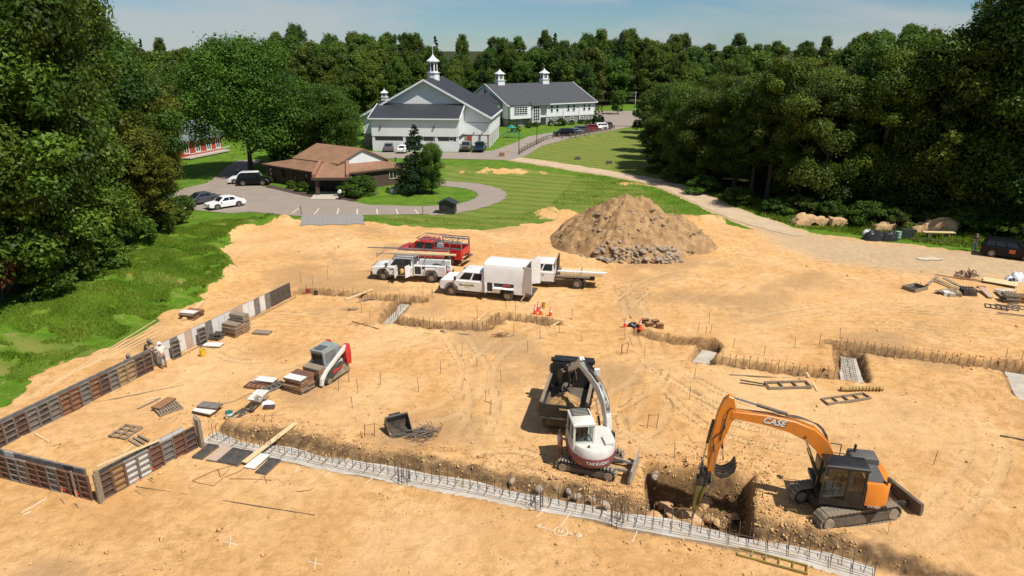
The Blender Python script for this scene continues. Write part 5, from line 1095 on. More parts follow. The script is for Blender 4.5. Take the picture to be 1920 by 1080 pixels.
# --- red service truck
T=truck_base('red crew cab service truck with aluminium ladder rack behind the white pickup',(850,502),(757,492),4.3,name='service_truck')
T.location.y+=.6
wx=2.15; xr=pickup_cab(T,'red',wx+1.0,3.7,1.0,1.2,1.95,.42,wxf=wx); frame_rear(T,-3.2,xr); bx0,bx1=-3.35,xr-.06; low=[(bx0,.6),(rx-ra,.6)]+arc(rx,ra,.6)[::-1]+[(rx+ra,.6),(bx1,.6),(bx1,1.5),(bx0,1.5)]
for s in(-1,1): m=MB(); m.prism(low,.72 if s>0 else -1.05,1.05 if s>0 else -.72,.015); m.build('side_box','red',T,smooth=30)
MB().bx(bx0,bx1,-.7,.7,.85,.95).build('bed_floor','blackm',T)
for s in(-1,1): m=MB(); m.bx(bx0,bx1,s*.9-.14,s*.9+.14,1.502,1.56); m.bx(bx0,bx1,s*.9-.1,s*.9+.1,2.0,2.06); [m.bx(x,x+.08,s*.9-.06,s*.9+.06,1.56,2.0) for x in(bx0,bx0+1.1,bx1-.1)]; m.build('side_rail','chrome',T)
m=MB(); 
for s in(-.95,.95): m.bar((bx0,s,2.2),(1.1,s,2.2),.07); [m.bar((x,s,1.5 if x<xr else 1.9),(x,s,2.2),.05) for x in(bx0,-1.6,xr-.1,.9)]
for i in range(11): x=bx0+i*(1.1-bx0)/10; m.bar((x,-.97,2.24),(x,.97,2.24),.05)
m.build('ladder_rack','chrome',T); MB().obox((xr-.6,.75,1.72),.5,.3,.3).build('white_bucket','plastic_w',T); rear_wheels(T,rx,1.04,.42,False); MB().bx(bx0-.35,bx0,-.98,.98,.52,.68).build('bumper','chrome',T); MB().bx(bx0-.02,bx0+.01,-.8,.8,.95,1.5).build('tailgate','red',T)
# --- white flatbed
T=truck_base('white crew cab flatbed truck carrying pale timber behind the box truck',(1086,541),(975,535),4.6,name='flatbed_truck'); 
wx=2.3; xr=pickup_cab(T,'white',wx+1.0,3.7,1.0,1.25,2.0,.43,wxf=wx); frame_rear(T,-3.4,xr); bx0,bx1=-3.3,xr-.15
MB().bx(bx0,bx1,-1.1,1.1,.95,1.08).build('flatbed','oldwood',T); m=MB(); [m.bar((bx1-.05,s,1.08),(bx1-.05,s,2.3),.08) for s in(-.95,-.32,.32,.95)]; m.bar((bx1-.05,-1,2.3),(bx1-.05,1,2.3),.08); m.build('headache_rack','blackm',T)
lumber(T,-4.4,bx1-.3,.2,1.09,1.5,.2,'wood','wide load of pale boards on the flatbed'); lumber(T,-4.7,-.6,.7,1.3,.3,.08,'plastic_w','white trim board on top of the flatbed load')
m=MB()
for x in(-.8,-2.6): m.bar((x,-.62,1.31),(x,1.0,1.31),.05,.02)
m.build('strap','blackm',T)
rear_wheels(T,-2.3,1.05,.43); MB().bx(bx0-.4,bx0,-.5,.5,.6,.72).build('hitch','blackm',T); 
for s in(-1,1): MB().bx(-3.0,-2.95,s*.95-.25,s*.95+.25,.3,.9).build('mud_flap','blackm',T)
# --- dump truck, tail to the excavator
tl=((1.25+4.0)/2,30.9); rz=R(78); c=(tl[0]+math.cos(rz)*3.1,tl[1]+math.sin(rz)*3.1)
T=thing('dump_truck','black bodied dump truck with white cab and dirt in its bed','truck',(c[0],c[1],hz(*c)),rz)
wx=2.0; xr=pickup_cab(T,'white',wx+1.0,2.6,1.05,1.35,2.15,.45,.55,wxf=wx,crew=False); frame_rear(T,-2.9,xr); x0,x1=-3.05,xr-.12; wbd=1.22
MB().bx(x0,x1,-wbd,wbd,1.12,1.2).build('bed_floor','darkdirt',T)
for s in(-1,1):
    m=MB(); m.bx(x0,x1,min(s*wbd,s*(wbd-.09)),max(s*wbd,s*(wbd-.09)),1.2,1.85); o=m.build('bed_side','black',T); m=MB(); m.bx(x0+.05,x1,min(s*(wbd+.03),s*(wbd-.13)),max(s*(wbd+.03),s*(wbd-.13)),1.851,1.95); m.build('side_board','oldwood',o)
    for k in range(5): x=x0+.2+k*(x1-x0-.4)/4; MB().bx(x-.05,x+.05,min(s*wbd,s*(wbd+.07)),max(s*wbd,s*(wbd+.07)),1.15,1.84).build('bed_rib','black',T)
MB().bx(x0-.1,x0,-wbd,wbd,1.05,1.85).build('tailgate','black',T); MB().bx(x0-.16,x0-.1,-wbd,wbd,1.08,1.14).build('tailgate_rail','blackm',T); MB().bx(x0-.118,x0-.1,-.2,.2,1.62,1.72).build('badge','chrome',T)
MB().bx(x1,x1+.1,-wbd,wbd,1.12,2.5).build('headboard','black',T); MB().bx(x1+.02,x1+1.1,-wbd+.1,wbd-.1,2.5,2.58).build('cab_shield','black',T); m=MB(); m.tube((x1+.35,-wbd,2.66),(x1+.35,wbd,2.66),.13,n=8); m.build('tarp_roll','mortar',T)
MB().bx(x0+.1,x0+.16,-.9,.9,.55,.95).build('rear_frame','blackm',T); MB().bx(x0+.06,x0+.1,-.5,-.15,.6,.75).build('licence_plate','plastic_w',T); rear_wheels(T,-1.95,1.12,.46)
for s in(-1,1): MB().bx(x0+.35,x0+.39,s*.85-.28,s*.85+.28,.3,.95).build('mud_flap','rubber',T); MB().bx(wx-.6,wx-.35,min(s*1.15,s*1.45),max(s*1.15,s*1.45),1.5,1.85).build('tow_mirror','plastic_w',T)
p=on_truck(T,(x0+x1)/2-.2,.1,1.2); n=26; g=np.linspace(-1,1,n); X,Y=np.meshgrid(g*1.1,g*.9); rr_=np.hypot(X/1.1,Y/.9); Z=.36*np.clip(1-rr_,0,1)**.8+.3*fbm(X*2.5,Y*2.5,4,7)*ss(1,.7,rr_)-.02
V=np.stack([X,Y,Z],-1).reshape(-1,3); i=np.arange(n*n).reshape(n,n); o=npmesh('soil_load',V,np.stack([i[:-1,:-1],i[:-1,1:],i[1:,1:],i[1:,:-1]],-1).reshape(-1,4),earth('load_earth',((.22,.12,.05),(.5,.31,.14),(.36,.22,.1)),2.5),smooth=True); o.location=p; o.rotation_euler=(0,0,rz); tag(o,'loose brown soil heaped in the dump truck bed','soil')
# --- cars
MT['carsilver']=pm('dark_silver_paint',(.10,.11,.125),(.12,.13,.14),1,.25,.5); MT['carwhite']=pm('white_car_paint',(.8,.8,.8),(.78,.78,.78),1,.2); MT['carblack']=pm('black_car_paint',(.007,.007,.009),(.010,.010,.012),1,.2,spec=.2); MT['carblue']=pm('blue_car_paint',(.03,.06,.12),(.035,.065,.13),1,.2,.3); MT['carred']=pm('maroon_car_paint',(.22,.02,.03),(.2,.018,.028),1,.2); MT['cargrey']=pm('grey_car_paint',(.18,.19,.20),(.2,.2,.21),1,.25,.4)
def pcar(kind,mat,a,b,label,group=None,shift=.9):
    c,rz=PZ(a,b); c=offs(c,rz,0,-shift); return car(kind,mat,label,(c[0],c[1],.015),rz,group)
pcar('sedan','carsilver',(401,380),(367,386),'dark silver sedan parked by the grass in the car park'); pcar('sedan','carwhite',(445,388),(413,393),'white sedan parked next to the dark silver one')
c=G(455,346); car('suv','carwhite','white car parked behind the black SUV',(c[0],c[1]+1.2,.015),R(188)); c=G(474,348); car('suv','carblack','black SUV parked beside the brown building',(c[0],c[1]+.6,.015),R(8))
c=G(729,284); car('suv','cargrey','dark grey car parked nose-in at the white hall',(c[0],c[1]+1.0,.015),R(95)); c=G(757,286); car('sedan','carwhite','small white car parked at the white hall wall',(c[0],c[1]+.6,.015),R(80))
def pick(px,py,mat,label,rz):
    c=G(px,py); T=thing('pickup',label,'pickup',(c[0],c[1]+1.5,.015),rz); xr=pickup_cab(T,mat,2.8,3.4,.98,1.1,1.85,.39,.42,wxf=1.85)
    low=[(-2.8,.5),(-1.8-.5,.5)]+arc(-1.8,.5,.5)[::-1]+[(-1.3,.5),(xr-.05,.5),(xr-.05,1.12),(-2.8,1.12)]
    for s in(-1,1): m=MB(); m.prism(low,.85 if s>0 else -.98,.98 if s>0 else -.85,.015); m.build('bed_side',mat,T)
    MB().bx(-2.8,xr-.05,-.84,.84,.6,.68).build('bed_floor','blackm',T); MB().bx(-2.86,-2.8,-.9,.9,.55,1.1).build('tailgate',mat,T); rear_wheels(T,-1.8,.98,.39,False); return T
pick(874,284,'cargrey','silver pickup parked by the hall doors facing out',R(-92)); pick(899,285,'carblue','dark blue pickup parked beside the silver one',R(86))
row=[('suv','carblack','black SUV first in the row along the rail fence'),('sedan','carblue','dark blue sedan second in the row along the rail fence'),('sedan','cargrey','grey sedan third in the row along the rail fence'),('suv','carsilver','steel grey SUV fourth in the row along the rail fence'),('sedan','carred','maroon sedan fifth in the row along the rail fence'),('suv','carred','dark red SUV sixth in the row along the rail fence'),('sedan','carwhite','white sedan seventh in the row along the rail fence'),('suv','carwhite','white SUV eighth in the row along the rail fence'),('suv','carsilver','dark SUV at the end of the row by the evergreens')]
for i,(k,mm,lb) in enumerate(row):
    t=i/8; c=G(1057+t*75,255.5-t*13); car(k,mm,lb,(c[0],c[1]+.8,.015),R(195),name='parked_car')
pcar('suv','carblack',(1861,483),(1919,491),'black SUV with an orange door sticker beside the standing man',None,-.9)
T=[o for o in COL.objects if o.get('label','').startswith('black SUV with an orange')][0]; MB().bx(-.05,.45,-.962,-.952,.62,.98).build('door_sticker',flat('sticker_orange',(.6,.12,.03)),T)
c=G(565,186); car('sedan','cargrey','grey car in the far side car park behind the hall',(c[0],c[1],.02),0.2)
# ---------------------------------------------------------------- construction machines
m_,t_,b_=newmat('cab_glass'); g1=N(t_,'ShaderNodeBsdfTransparent'); g1.inputs[0].default_value=(.55,.62,.60,1); g2=N(t_,'ShaderNodeBsdfGlossy'); g2.inputs['Roughness'].default_value=.03; ms_=N(t_,'ShaderNodeMixShader'); ms_.inputs[0].default_value=.10
t_.links.new(g1.outputs[0],ms_.inputs[1]); t_.links.new(g2.outputs[0],ms_.inputs[2]); t_.links.new(ms_.outputs[0],t_.nodes['Material Output'].inputs[0]); MT['cabglass']=m_
def RZ(a): return Matrix.Rotation(a,4,'Z')
def stadium(L_,h,n):
    r=h/2; s=L_-h; per=2*s+2*PI*r; out=[]
    for i in range(n):
        d=per*i/n
        if d<s: out.append((-s/2+d,0,0.0))
        elif d<s+PI*r: a=(d-s)/r; out.append((s/2+r*math.sin(a),r-r*math.cos(a),a))
        elif d<2*s+PI*r: out.append((s/2-(d-s-PI*r),h,PI))
        else: a=(d-2*s-PI*r)/r; out.append((-s/2-r*math.sin(a),r+r*math.cos(a),PI+a))
    return out
def track_unit(T,M,cy,L_,h,w,n,steel=True,tilt=None):
    st=stadium(L_-.06,h-.06,n); pitch=(2*(L_-h)+PI*(h-.06))/n
    m=MB(); m.prism([(x,z+.03) for x,z,a in stadium(L_-.1,h-.1,28)] and [(x,z+.05) for x,z,a in stadium(L_-.14,h-.14,28)],cy-w*.42,cy+w*.42); m.xf(M); base=m.build('track_belt','rubber' if not steel else 'blackm',T)
    if steel:
        s=MB(); s.bx(-pitch*.42,pitch*.42,-w/2,w/2,-.03,.02); s.bx(-pitch*.1,pitch*.05,-w/2,w/2,-.055,-.03); o=s.build('track_shoe','trackdirt'); me=o.data; bpy.data.objects.remove(o)
        for x,z,a in st:
            o=bpy.data.objects.new('track_shoe',me); COL.objects.link(o); o.parent=base; o.matrix_local=M@Matrix.Translation((x,cy,z+.06))@Matrix.Rotation(-a,4,'Y')
    else:
        l=MB()
        for x,z,a in st:
            Q=Matrix.Translation((x,cy,z+.05))@Matrix.Rotation(-a,4,'Y'); b=MB(); b.obox((0,w*.24,-.035),pitch*.5,w*.46,.05); b.obox((pitch*.3,-w*.24,-.035),pitch*.5,w*.46,.05); b.xf(Q); l.add(b.v,b.f)
        l.xf(M); l=l.build('track_lugs','trackdirt',base); l['kind']='stuff'
    for s in(-1,1):
        y=cy+s*w*.44; q=MB(); q.bx(-(L_-h)/2+.08,(L_-h)/2-.1,min(y,y+s*.03),max(y,y+s*.03),.2,h-.2); q.xf(M); q.build('track_frame','darkdirt',base)
        for x in(-(L_-h)/2,(L_-h)/2): q=MB(); q.tube((x,y-.02,h/2),(x,y+s*.05,h/2),h*.3,n=14); q.xf(M); q.build('idler','trackdirt',base)
    return base
def ribbon(cl,th,y0,y1,ch=.02):
    up=[];dn=[]
    for i,(x,z) in enumerate(cl):
        a=cl[max(0,i-1)];b=cl[min(len(cl)-1,i+1)]; d=math.hypot(b[0]-a[0],b[1]-a[1]); nx,nz=-(b[1]-a[1])/d,(b[0]-a[0])/d; t=th[i]/2
        up.append((x+nx*t,z+nz*t)); dn.append((x-nx*t,z-nz*t))
    m=MB(); m.prism(dn+up[::-1],y0,y1,ch); return m
def text_obj(T,body,size,M,mat,name='lettering',ext=.004,shear=0,space=1,bold=0):
    cu=bpy.data.curves.new('t','FONT'); cu.body=body; cu.size=size; cu.extrude=ext; cu.shear=shear; cu.space_character=space; cu.align_x='CENTER'; cu.align_y='CENTER'; cu.offset=bold; cu.resolution_u=3
    o=bpy.data.objects.new('t',cu); COL.objects.link(o); me=bpy.data.meshes.new_from_object(o); bpy.data.objects.remove(o)
    me.materials.clear(); me.materials.append(MT[mat]); me.transform(M); q=bpy.data.objects.new(name,me); COL.objects.link(q); q.parent=T; return q
def cyl(par,M,a,b,r,y,name='cylinder',split=.55):
    a=Vector((a[0],y,a[1]));b=Vector((b[0],y,b[1])); c=a.lerp(b,split); m=MB(); m.tube(a,c,r,n=10); m.xf(M); o=m.build(name,'blackm',par,smooth=40); m=MB(); m.tube(c,b,r*.55,n=8); m.xf(M); m.build('piston_rod','chrome',o,smooth=40); return o
def cab_frame(T,M,x0,x1,y0,y1,z0,z1,mat,roof,rake=.12):
    P=lambda x,y,z:(x,y,z); xf=x1-rake
    m=MB()
    for (xa,xb,y) in((x0,x0+.02,y0+.04),(x0,x0+.02,y1-.04),(x1-.04,xf-.04,y0+.04),(x1-.04,xf-.04,y1-.04)): m.bar((xa+.03,y,z0),(xb+.03,y,z1),.09)
    xm=x0+(x1-x0)*.42; m.bar((xm,y1-.04,z0),(xm,y1-.04,z1),.1); m.bar((xm,y0+.04,z0),(xm,y0+.04,z1),.08)
    m.bx(x0,x1,y0,y1,z0,z0+.1)
    for y in(y0+.01,y1-.05): m.bx(x0+.05,xm,y,y+.04,z0+.1,z0+.52)
    m.bx(x0,x0+.05,y0+.02,y1-.02,z0+.1,z0+.5); m.xf(M); o=m.build('cab','black' if mat=='black' else mat,T)
    m=MB(); m.loft([[(x0-.05,y0-.03,z1-.05),(xf+.08,y0-.03,z1-.05),(xf+.08,y1+.03,z1-.05),(x0-.05,y1+.03,z1-.05)],[(x0-.05,y0-.03,z1+.05),(xf+.08,y0-.03,z1+.05),(xf+.08,y1+.03,z1+.05),(x0-.05,y1+.03,z1+.05)],[(x0+.06,y0+.1,z1+.13),(xf-.06,y0+.1,z1+.13),(xf-.06,y1-.1,z1+.13),(x0+.06,y1-.1,z1+.13)]]); m.xf(M); m.build('cab_roof',roof,o,smooth=40)
    for nm,q in(('side_glass',[(x0+.09,y1-.03,z0+.55),(xm-.05,y1-.03,z0+.55),(xm-.05,y1-.03,z1-.06),(x0+.09,y1-.03,z1-.06)]),('door_glass',[(xm+.06,y1-.03,z0+.12),(x1-.1,y1-.03,z0+.12),(xf-.09,y1-.03,z1-.06),(xm+.06,y1-.03,z1-.06)]),('side_glass',[(x0+.09,y0+.03,z0+.55),(x1-.1,y0+.03,z0+.55),(xf-.09,y0+.03,z1-.06),(x0+.09,y0+.03,z1-.06)]),('windshield',[(x1-.03,y0+.09,z0+.1),(x1-.03,y1-.09,z0+.1),(xf-.02,y1-.09,z1-.06),(xf-.02,y0+.09,z1-.06)]),('rear_glass',[(x0+.03,y0+.09,z0+.52),(x0+.03,y1-.09,z0+.52),(x0+.04,y1-.09,z1-.06),(x0+.04,y0+.09,z1-.06)])):
        m=MB(); m.add(q,[(0,1,2,3)]); m.xf(M); m.build(nm,'cabglass',o)
    m=MB(); xs=x0+.35; ym=(y0+y1)/2; m.bx(xs,xs+.5,ym-.25,ym+.25,z0+.1,z0+.5); m.bx(xs-.12,xs+.02,ym-.24,ym+.24,z0+.5,z0+1.1); m.bx(xs+.1,xs+.5,ym-.34,ym-.26,z0+.5,z0+.62); m.bx(xs+.1,xs+.5,ym+.26,ym+.34,z0+.5,z0+.62); m.xf(M); m.build('seat','dark_parts_shade',o); return o
# ===== orange excavator
cc=(14.47,25.17); T=thing('excavator','orange tracked excavator with a hydraulic breaker working in the pit','excavator',(cc[0],cc[1],hz(*cc))); CH_=RZ(R(192.3)); UP=RZ(R(168))
for s in(-1,1): track_unit(T,CH_,s*.95,3.9,.80,.6,44,True)
m=MB(); m.bx(-1.3,1.3,-.66,.66,.3,.72); m.tube((0,0,.6),(0,0,.98),.62,n=20); m.xf(CH_); m.build('undercarriage','blackm',T)
m=MB(); m.prism([(-3.0,.05),(-2.86,.1),(-2.9,.35),(-2.84,.68),(-2.98,.7),(-3.04,.35)],-1.25,1.25); m.xf(CH_); m.build('dozer_blade','darkdirt',T); m=MB(); [m.bar((-2.9,s*.55,.3),(-1.2,s*.55,.4),.16) for s in(-1,1)]; m.xf(CH_); m.build('blade_arm','blackm',T)
m=MB(); m.bx(-1.35,1.3,-1.22,1.22,.98,1.16); m.xf(UP); m.build('deck','black',T)
# counterweight rounded at the rear
def rear_round(x0,R0,y1,z0,z1,n=12): 
    return [(x0,-y1)]+[(x0-R0*math.sin(PI*i/n)*.55-.0,-y1*math.cos(PI*i/n)) for i in range(0,n+1)]+[(x0,y1)]
foot=[(-.45,-1.22),(-1.0,-1.22),(-1.32,-1.05),(-1.5,-.6),(-1.55,0),(-1.5,.6),(-1.32,1.05),(-1.0,1.22),(-.45,1.22)]
m=MB(); m.loft([[(x,y,1.02) for x,y in foot],[(x*1.02,y*1.0,1.25) for x,y in foot],[(x*1.02,y,2.0) for x,y in foot],[(x*.95,y*.96,2.18) for x,y in foot]]); m.xf(UP); cw=m.build('counterweight','orange',T,smooth=40)
m=MB(); [m.obox((-1.28,.78,1.4+.1*k),.5,.02,.035,Matrix.Rotation(R(-42),3,'Z')) for k in range(5)]; m.xf(UP); o=m.build('vent_slots','darkdirt',cw); o['kind']='stuff'
text_obj(cw,'CX145D',.14,UP@Matrix.Translation((-.82,1.225,1.13))@Matrix.Rotation(PI,4,'Z')@Matrix.Rotation(PI/2,4,'X'),'white',shear=.2)
m=MB(); m.bx(-1.2,-.5,-.7,1.0,2.181,2.2); m.xf(UP); m.build('hood_cover','darkpanel',T)
m=MB(); m.loft([[(-1.3,-1.1,2.0),(-.1,-1.1,2.0),(-.1,-.3,2.0),(-1.3,-.3,2.0)],[(-1.25,-1.1,2.42),(-.15,-1.1,2.42),(-.15,-.35,2.42),(-1.25,-.35,2.42)],[(-1.15,-1.0,2.5),(-.25,-1.0,2.5),(-.25,-.45,2.5),(-1.15,-.45,2.5)]]); m.xf(UP); m.build('engine_hood','darkpanel',T,smooth=40)
m=MB(); m.bx(-.42,1.05,-1.2,-.42,1.16,1.95); m.xf(UP); m.build('tank','black',T); m=MB(); m.path([(.1,-1.15,1.95),(.1,-1.15,2.55),(.95,-1.15,2.55),(.95,-1.15,1.95)],.022); m.path([(.1,-.55,1.95),(.1,-.55,2.45),(.95,-.55,2.45)],.022); m.xf(UP); m.build('handrail','blackm',T)
m=MB(); m.tube((-.35,-.75,2.5),(-.35,-.75,2.85),.06,n=8); m.xf(UP); m.build('exhaust','blackm',T)
cab_frame(T,UP,-.42,1.28,.28,1.2,1.16,2.78,'black','black')
for x,y,z in((1.2,1.35,2.3),(-1.3,1.0,2.35),(.9,-1.3,2.5)): m=MB(); m.obox((x,y,z),.12,.2,.16); m.bar((x-.1,y*.9,z-.05),(x,y,z),.03); m.xf(UP); m.build('mirror','blackm',T)
BY=-.12
m=ribbon([(.55,1.55),(.78,2.35),(1.2,3.05),(1.75,3.52),(2.5,3.82),(3.6,4.02),(5.05,4.12)],[.42,.56,.66,.66,.58,.48,.34],BY-.19,BY+.19,.03); m.xf(UP); boom=m.build('boom','orange',T,smooth=30)
for k,(x,z,y) in enumerate([(3.28,3.985,BY+.197)]): 
    M=UP@Matrix.Translation((x,y,z))@Matrix.Rotation(PI,4,'Z')@Matrix.Rotation(PI/2,4,'X')@Matrix.Rotation(R(-7),4,'Z'); text_obj(boom,'CASE',.40,M@Matrix.Translation((.012,-.012,0)),'black',shear=.22,space=1.0,bold=.026,name='lettering_outline'); text_obj(boom,'CASE',.40,M@Matrix.Translation((0,0,.006)),'white',shear=.22,space=1.0,bold=.012)  # black copy is the printed outline of the white letters
m=MB(); m.prism([(4.82,4.05),(5.0,3.7),(5.38,2.3),(5.52,1.15),(5.78,1.15),(5.86,2.2),(5.62,4.1),(5.42,4.75),(5.22,4.98),(5.02,4.92),(4.92,4.6)],BY-.17,BY+.17,.025); m.xf(UP); arm=m.build('arm','orange',T,smooth=30)
cyl(boom,UP,(2.75,4.33),(5.08,4.88),.075,BY,'arm_cylinder')
for s in(-1,1): cyl(boom,UP,(1.15,1.45),(1.95,3.4),.075,BY+s*.3,'lift_cylinder',.6); m=MB(); m.tube((1.95,BY-.4,3.42),(1.95,BY+.4,3.42),.06,n=8); m.xf(UP); m.build('pin','chrome',boom)
cyl(arm,UP,(5.75,3.7),(6.05,1.55),.065,BY,'breaker_cylinder'); cyl(arm,UP,(5.35,3.0),(5.15,1.75),.055,BY,'thumb_cylinder')
m=MB(); m.bar((6.05,BY-.2,1.6),(5.95,BY-.2,1.0),.1); m.bar((6.05,BY+.2,1.6),(5.95,BY+.2,1.0),.1); m.obox((5.85,BY,.85),.5,.42,.55); m.obox((5.98,BY,.5),.46,.46,.4); m.xf(UP); m.build('coupler','blackm',arm)
m=MB(); A=[(5.78,BY-.24,.35),(6.2,BY-.24,.35),(6.2,BY+.24,.35),(5.78,BY+.24,.35)]; B=[(6.0,BY-.17,-.95),(6.28,BY-.17,-.95),(6.28,BY+.17,-.95),(6.0,BY+.17,-.95)]; m.loft([A,B]); m.xf(UP); br=m.build('breaker','olive',arm); m=MB(); m.panel(A[2],A[3],B[3],B[2],.3,.7,.2,.75,.004,.01); m.xf(UP); m.build('side_plate','greyply',br)
m=MB(); m.tube((6.14,BY,-.95),(6.25,BY,-1.75),.06,.05,10); m.xf(UP); m.build('chisel','steel',br)
for k in range(4):
    y=BY-.33+.22*k; cl=[(5.45,1.2),(5.2,1.1),(4.95,1.2),(4.72,1.45),(4.62,1.75)]; m=ribbon(cl,[.2,.24,.22,.16,.08],y-.03,y+.03,0); m.xf(UP); m.build('thumb_tine','blackm',arm)
def hose(par,M,pts,r=.022,mat='blackm'): 
    q=[Vector(p) for p in pts]
    for _ in range(2):
        n=[q[0]]
        for a,b in zip(q[:-1],q[1:]): n+=[a*.75+b*.25,a*.25+b*.75]
        q=n+[q[-1]]
    m=MB(); m.path(q,r,5); m.xf(M); return m.build('hose',mat,par)
for k in range(3): hose(boom,UP,[(.7,BY-.1+.1*k,1.9),(1.1,BY-.1+.1*k,3.75+.1*k),(2.2,BY-.1+.1*k,4.25),(2.8,BY-.1+.1*k,4.25)])
hose(boom,UP,[(2.9,BY+.1,4.35),(4.0,BY+.1,4.4),(4.9,BY+.1,4.4),(5.2,BY+.25,4.5),(5.3,BY+.22,3.6),(5.4,BY+.2,2.8)]); hose(arm,UP,[(5.6,BY+.2,2.6),(5.5,BY+.35,1.6),(5.6,BY+.45,.5),(5.8,BY+.3,-.2)],.03,'steel'); hose(arm,UP,[(5.3,BY+.2,3.9),(5.25,BY+.22,3.3),(5.75,BY+.22,3.0),(5.6,BY+.22,2.2)])
EXC=T; EXM=UP
# ===== white and maroon excavator
c2=(3.8,28.44); T=thing('compact_excavator','white and maroon compact excavator loading the dump truck','excavator',(c2[0],c2[1],hz(*c2))); CH_=RZ(R(-20.2)); UP=RZ(R(97))
for s in(-1,1): track_unit(T,CH_,s*.86,2.85,.64,.45,40,False)
m=MB(); m.bx(-.95,.95,-.6,.6,.25,.55); m.tube((0,0,.5),(0,0,.78),.5,n=18); m.xf(CH_); m.build('undercarriage','blackm',T)
m=MB(); m.prism([(2.05,.02),(2.2,.02),(2.12,.4),(2.2,.85),(2.12,.87),(2.02,.42)],-1.12,1.12); m.xf(CH_); m.build('dozer_blade','trackdirt',T); m=MB(); [m.bar((2.06,s*.35,.35),(.9,s*.45,.4),.13) for s in(-1,1)]; m.xf(CH_); m.build('blade_arm','trackdirt',T); cyl(T,CH_,(1.0,.45),(2.05,.6),.06,0,'blade_cylinder')
foot=[(1.0,-1.05),(.3,-1.08)]+[(-1.35*math.sin(a)*1.0+.0,-1.1*math.cos(a)) for a in np.linspace(.15,PI-.15,15)]+[(.3,1.08),(1.0,1.05)]
m=MB(); m.loft([[(x,y,.74) for x,y in foot],[(x*1.03,y*1.02,.85) for x,y in foot],[(x*1.03,y*1.02,1.18) for x,y in foot]]); m.xf(UP); cw=m.build('counterweight','maroon',T,smooth=40)
m=MB(); m.loft([[(x*1.0,y*1.0,1.182) for x,y in foot],[(x*1.0,y*1.0,1.5) for x,y in foot],[(x*.93,y*.95,1.62) for x,y in foot]]); m.xf(UP); m.build('engine_cover','offwhite',T,smooth=40)
cu_=UP@Matrix.Translation((-1.402,-.02,1.02))@Matrix.Rotation(-PI/2,4,'Z')@Matrix.Rotation(PI/2,4,'X')
for i,ch in enumerate('TAKEUCHI'):
    a=(i-3.5)*.125; x,y=-1.40*math.cos(a)*1.0,1.14*-math.sin(a); nx=math.atan2(-math.sin(a)*1.35,-math.cos(a)*1.1)
    M=UP@Matrix.Translation((x-.012*math.cos(a),y-.012*math.sin(a),1.0))@Matrix.Rotation(nx+PI/2,4,'Z')@Matrix.Rotation(PI/2,4,'X'); text_obj(cw,ch,.2,M,'offwhite',shear=.1,bold=.008)
m=MB(); m.bx(-.9,-.2,-.85,-.45,1.62,1.74); m.xf(UP); m.build('filler_box','offwhite',T)
m=MB(); m.lathe([(.05,0),(.05,.12)],8,(-.95,.35,1.6)); m.xf(UP); m.build('cap','black',T)
cab_frame(T,UP,-.62,.95,.02,1.02,1.2,2.62,'offwhite','offwhite',.2)
m=MB(); [m.bar((.05+.13*k,.12,2.78),(.05+.13*k,.92,2.78),.03) for k in range(6)]; m.bar((.02,.12,2.78),(.75,.12,2.78),.03); m.bar((.02,.92,2.78),(.75,.92,2.78),.03); m.xf(UP); m.build('roof_guard','blackm',T)
Fx,Fy=(math.cos(R(103))*.9-math.sin(R(103))*-1.1, math.sin(R(103))*.9+math.cos(R(103))*-1.1); BM=Matrix.Translation((Fx,Fy,0))@RZ(R(113))
m=MB(); m.bx(-.5,.15,-.2,.2,.8,1.35); m.xf(BM); m.build('swing_bracket','blackm',T)
m=ribbon([(-.1,1.1),(-.05,1.9),(.25,2.6),(.85,3.15),(1.7,3.45),(2.9,3.7)],[.36,.4,.44,.44,.36,.26],-.15,.15,.02); m.xf(BM); boom=m.build('boom','offwhite',T,smooth=30)
m=ribbon([(2.7,4.02),(2.95,3.65),(3.5,3.2),(4.05,2.75)],[.22,.32,.28,.2],-.13,.13,.02); m.xf(BM); arm=m.build('arm','offwhite',T,smooth=30)
cyl(boom,BM,(1.0,3.45),(2.72,4.0),.06,0,'arm_cylinder'); 
for s in(-1,1): cyl(boom,BM,(.15,1.0),(.75,2.6),.06,s*.22,'lift_cylinder')
cyl(arm,BM,(2.95,3.95),(4.0,3.1),.05,0,'bucket_cylinder'); m=MB(); m.bar((4.0,-.13,3.1),(4.3,-.13,2.75),.08); m.bar((4.0,.13,3.1),(4.3,.13,2.75),.08); m.obox((4.15,0,2.75),.4,.3,.3); m.xf(BM); m.build('linkage','blackm',arm)
for k in range(3): hose(boom,BM,[(-.1,-.08+.08*k,1.6),(-.1,-.08+.08*k,2.75),(.6,-.08+.08*k,3.5),(1.6,-.08+.08*k,3.75),(2.7,-.08+.08*k,3.95)],.018)
pr=[(4.0,2.7),(4.35,2.75),(4.7,2.5),(4.78,2.1),(4.6,1.75),(4.3,1.6),(4.25,1.64),(4.55,1.8),(4.7,2.1),(4.62,2.45),(4.3,2.68)]
m=MB(); m.prism(pr,-.38,.38); 
for s in(-.38,.36): m.prism([(4.05,2.68),(4.35,2.74),(4.68,2.5),(4.76,2.1),(4.6,1.77),(4.28,1.62)],s,s+.02)
[m.bar((4.3,-.32+.16*k,1.62),(4.12,-.32+.16*k,1.52),.06) for k in range(5)]; m.xf(BM); m.build('bucket','darkdirt',arm)
for k in range(2): m=ribbon([(3.7,2.8),(3.6,2.4),(3.7,2.0),(3.95,1.75)],[.16,.16,.13,.06],-.2+.35*k,-.14+.35*k,0); m.xf(BM); m.build('thumb_tine','blackm',arm)
TAK=T
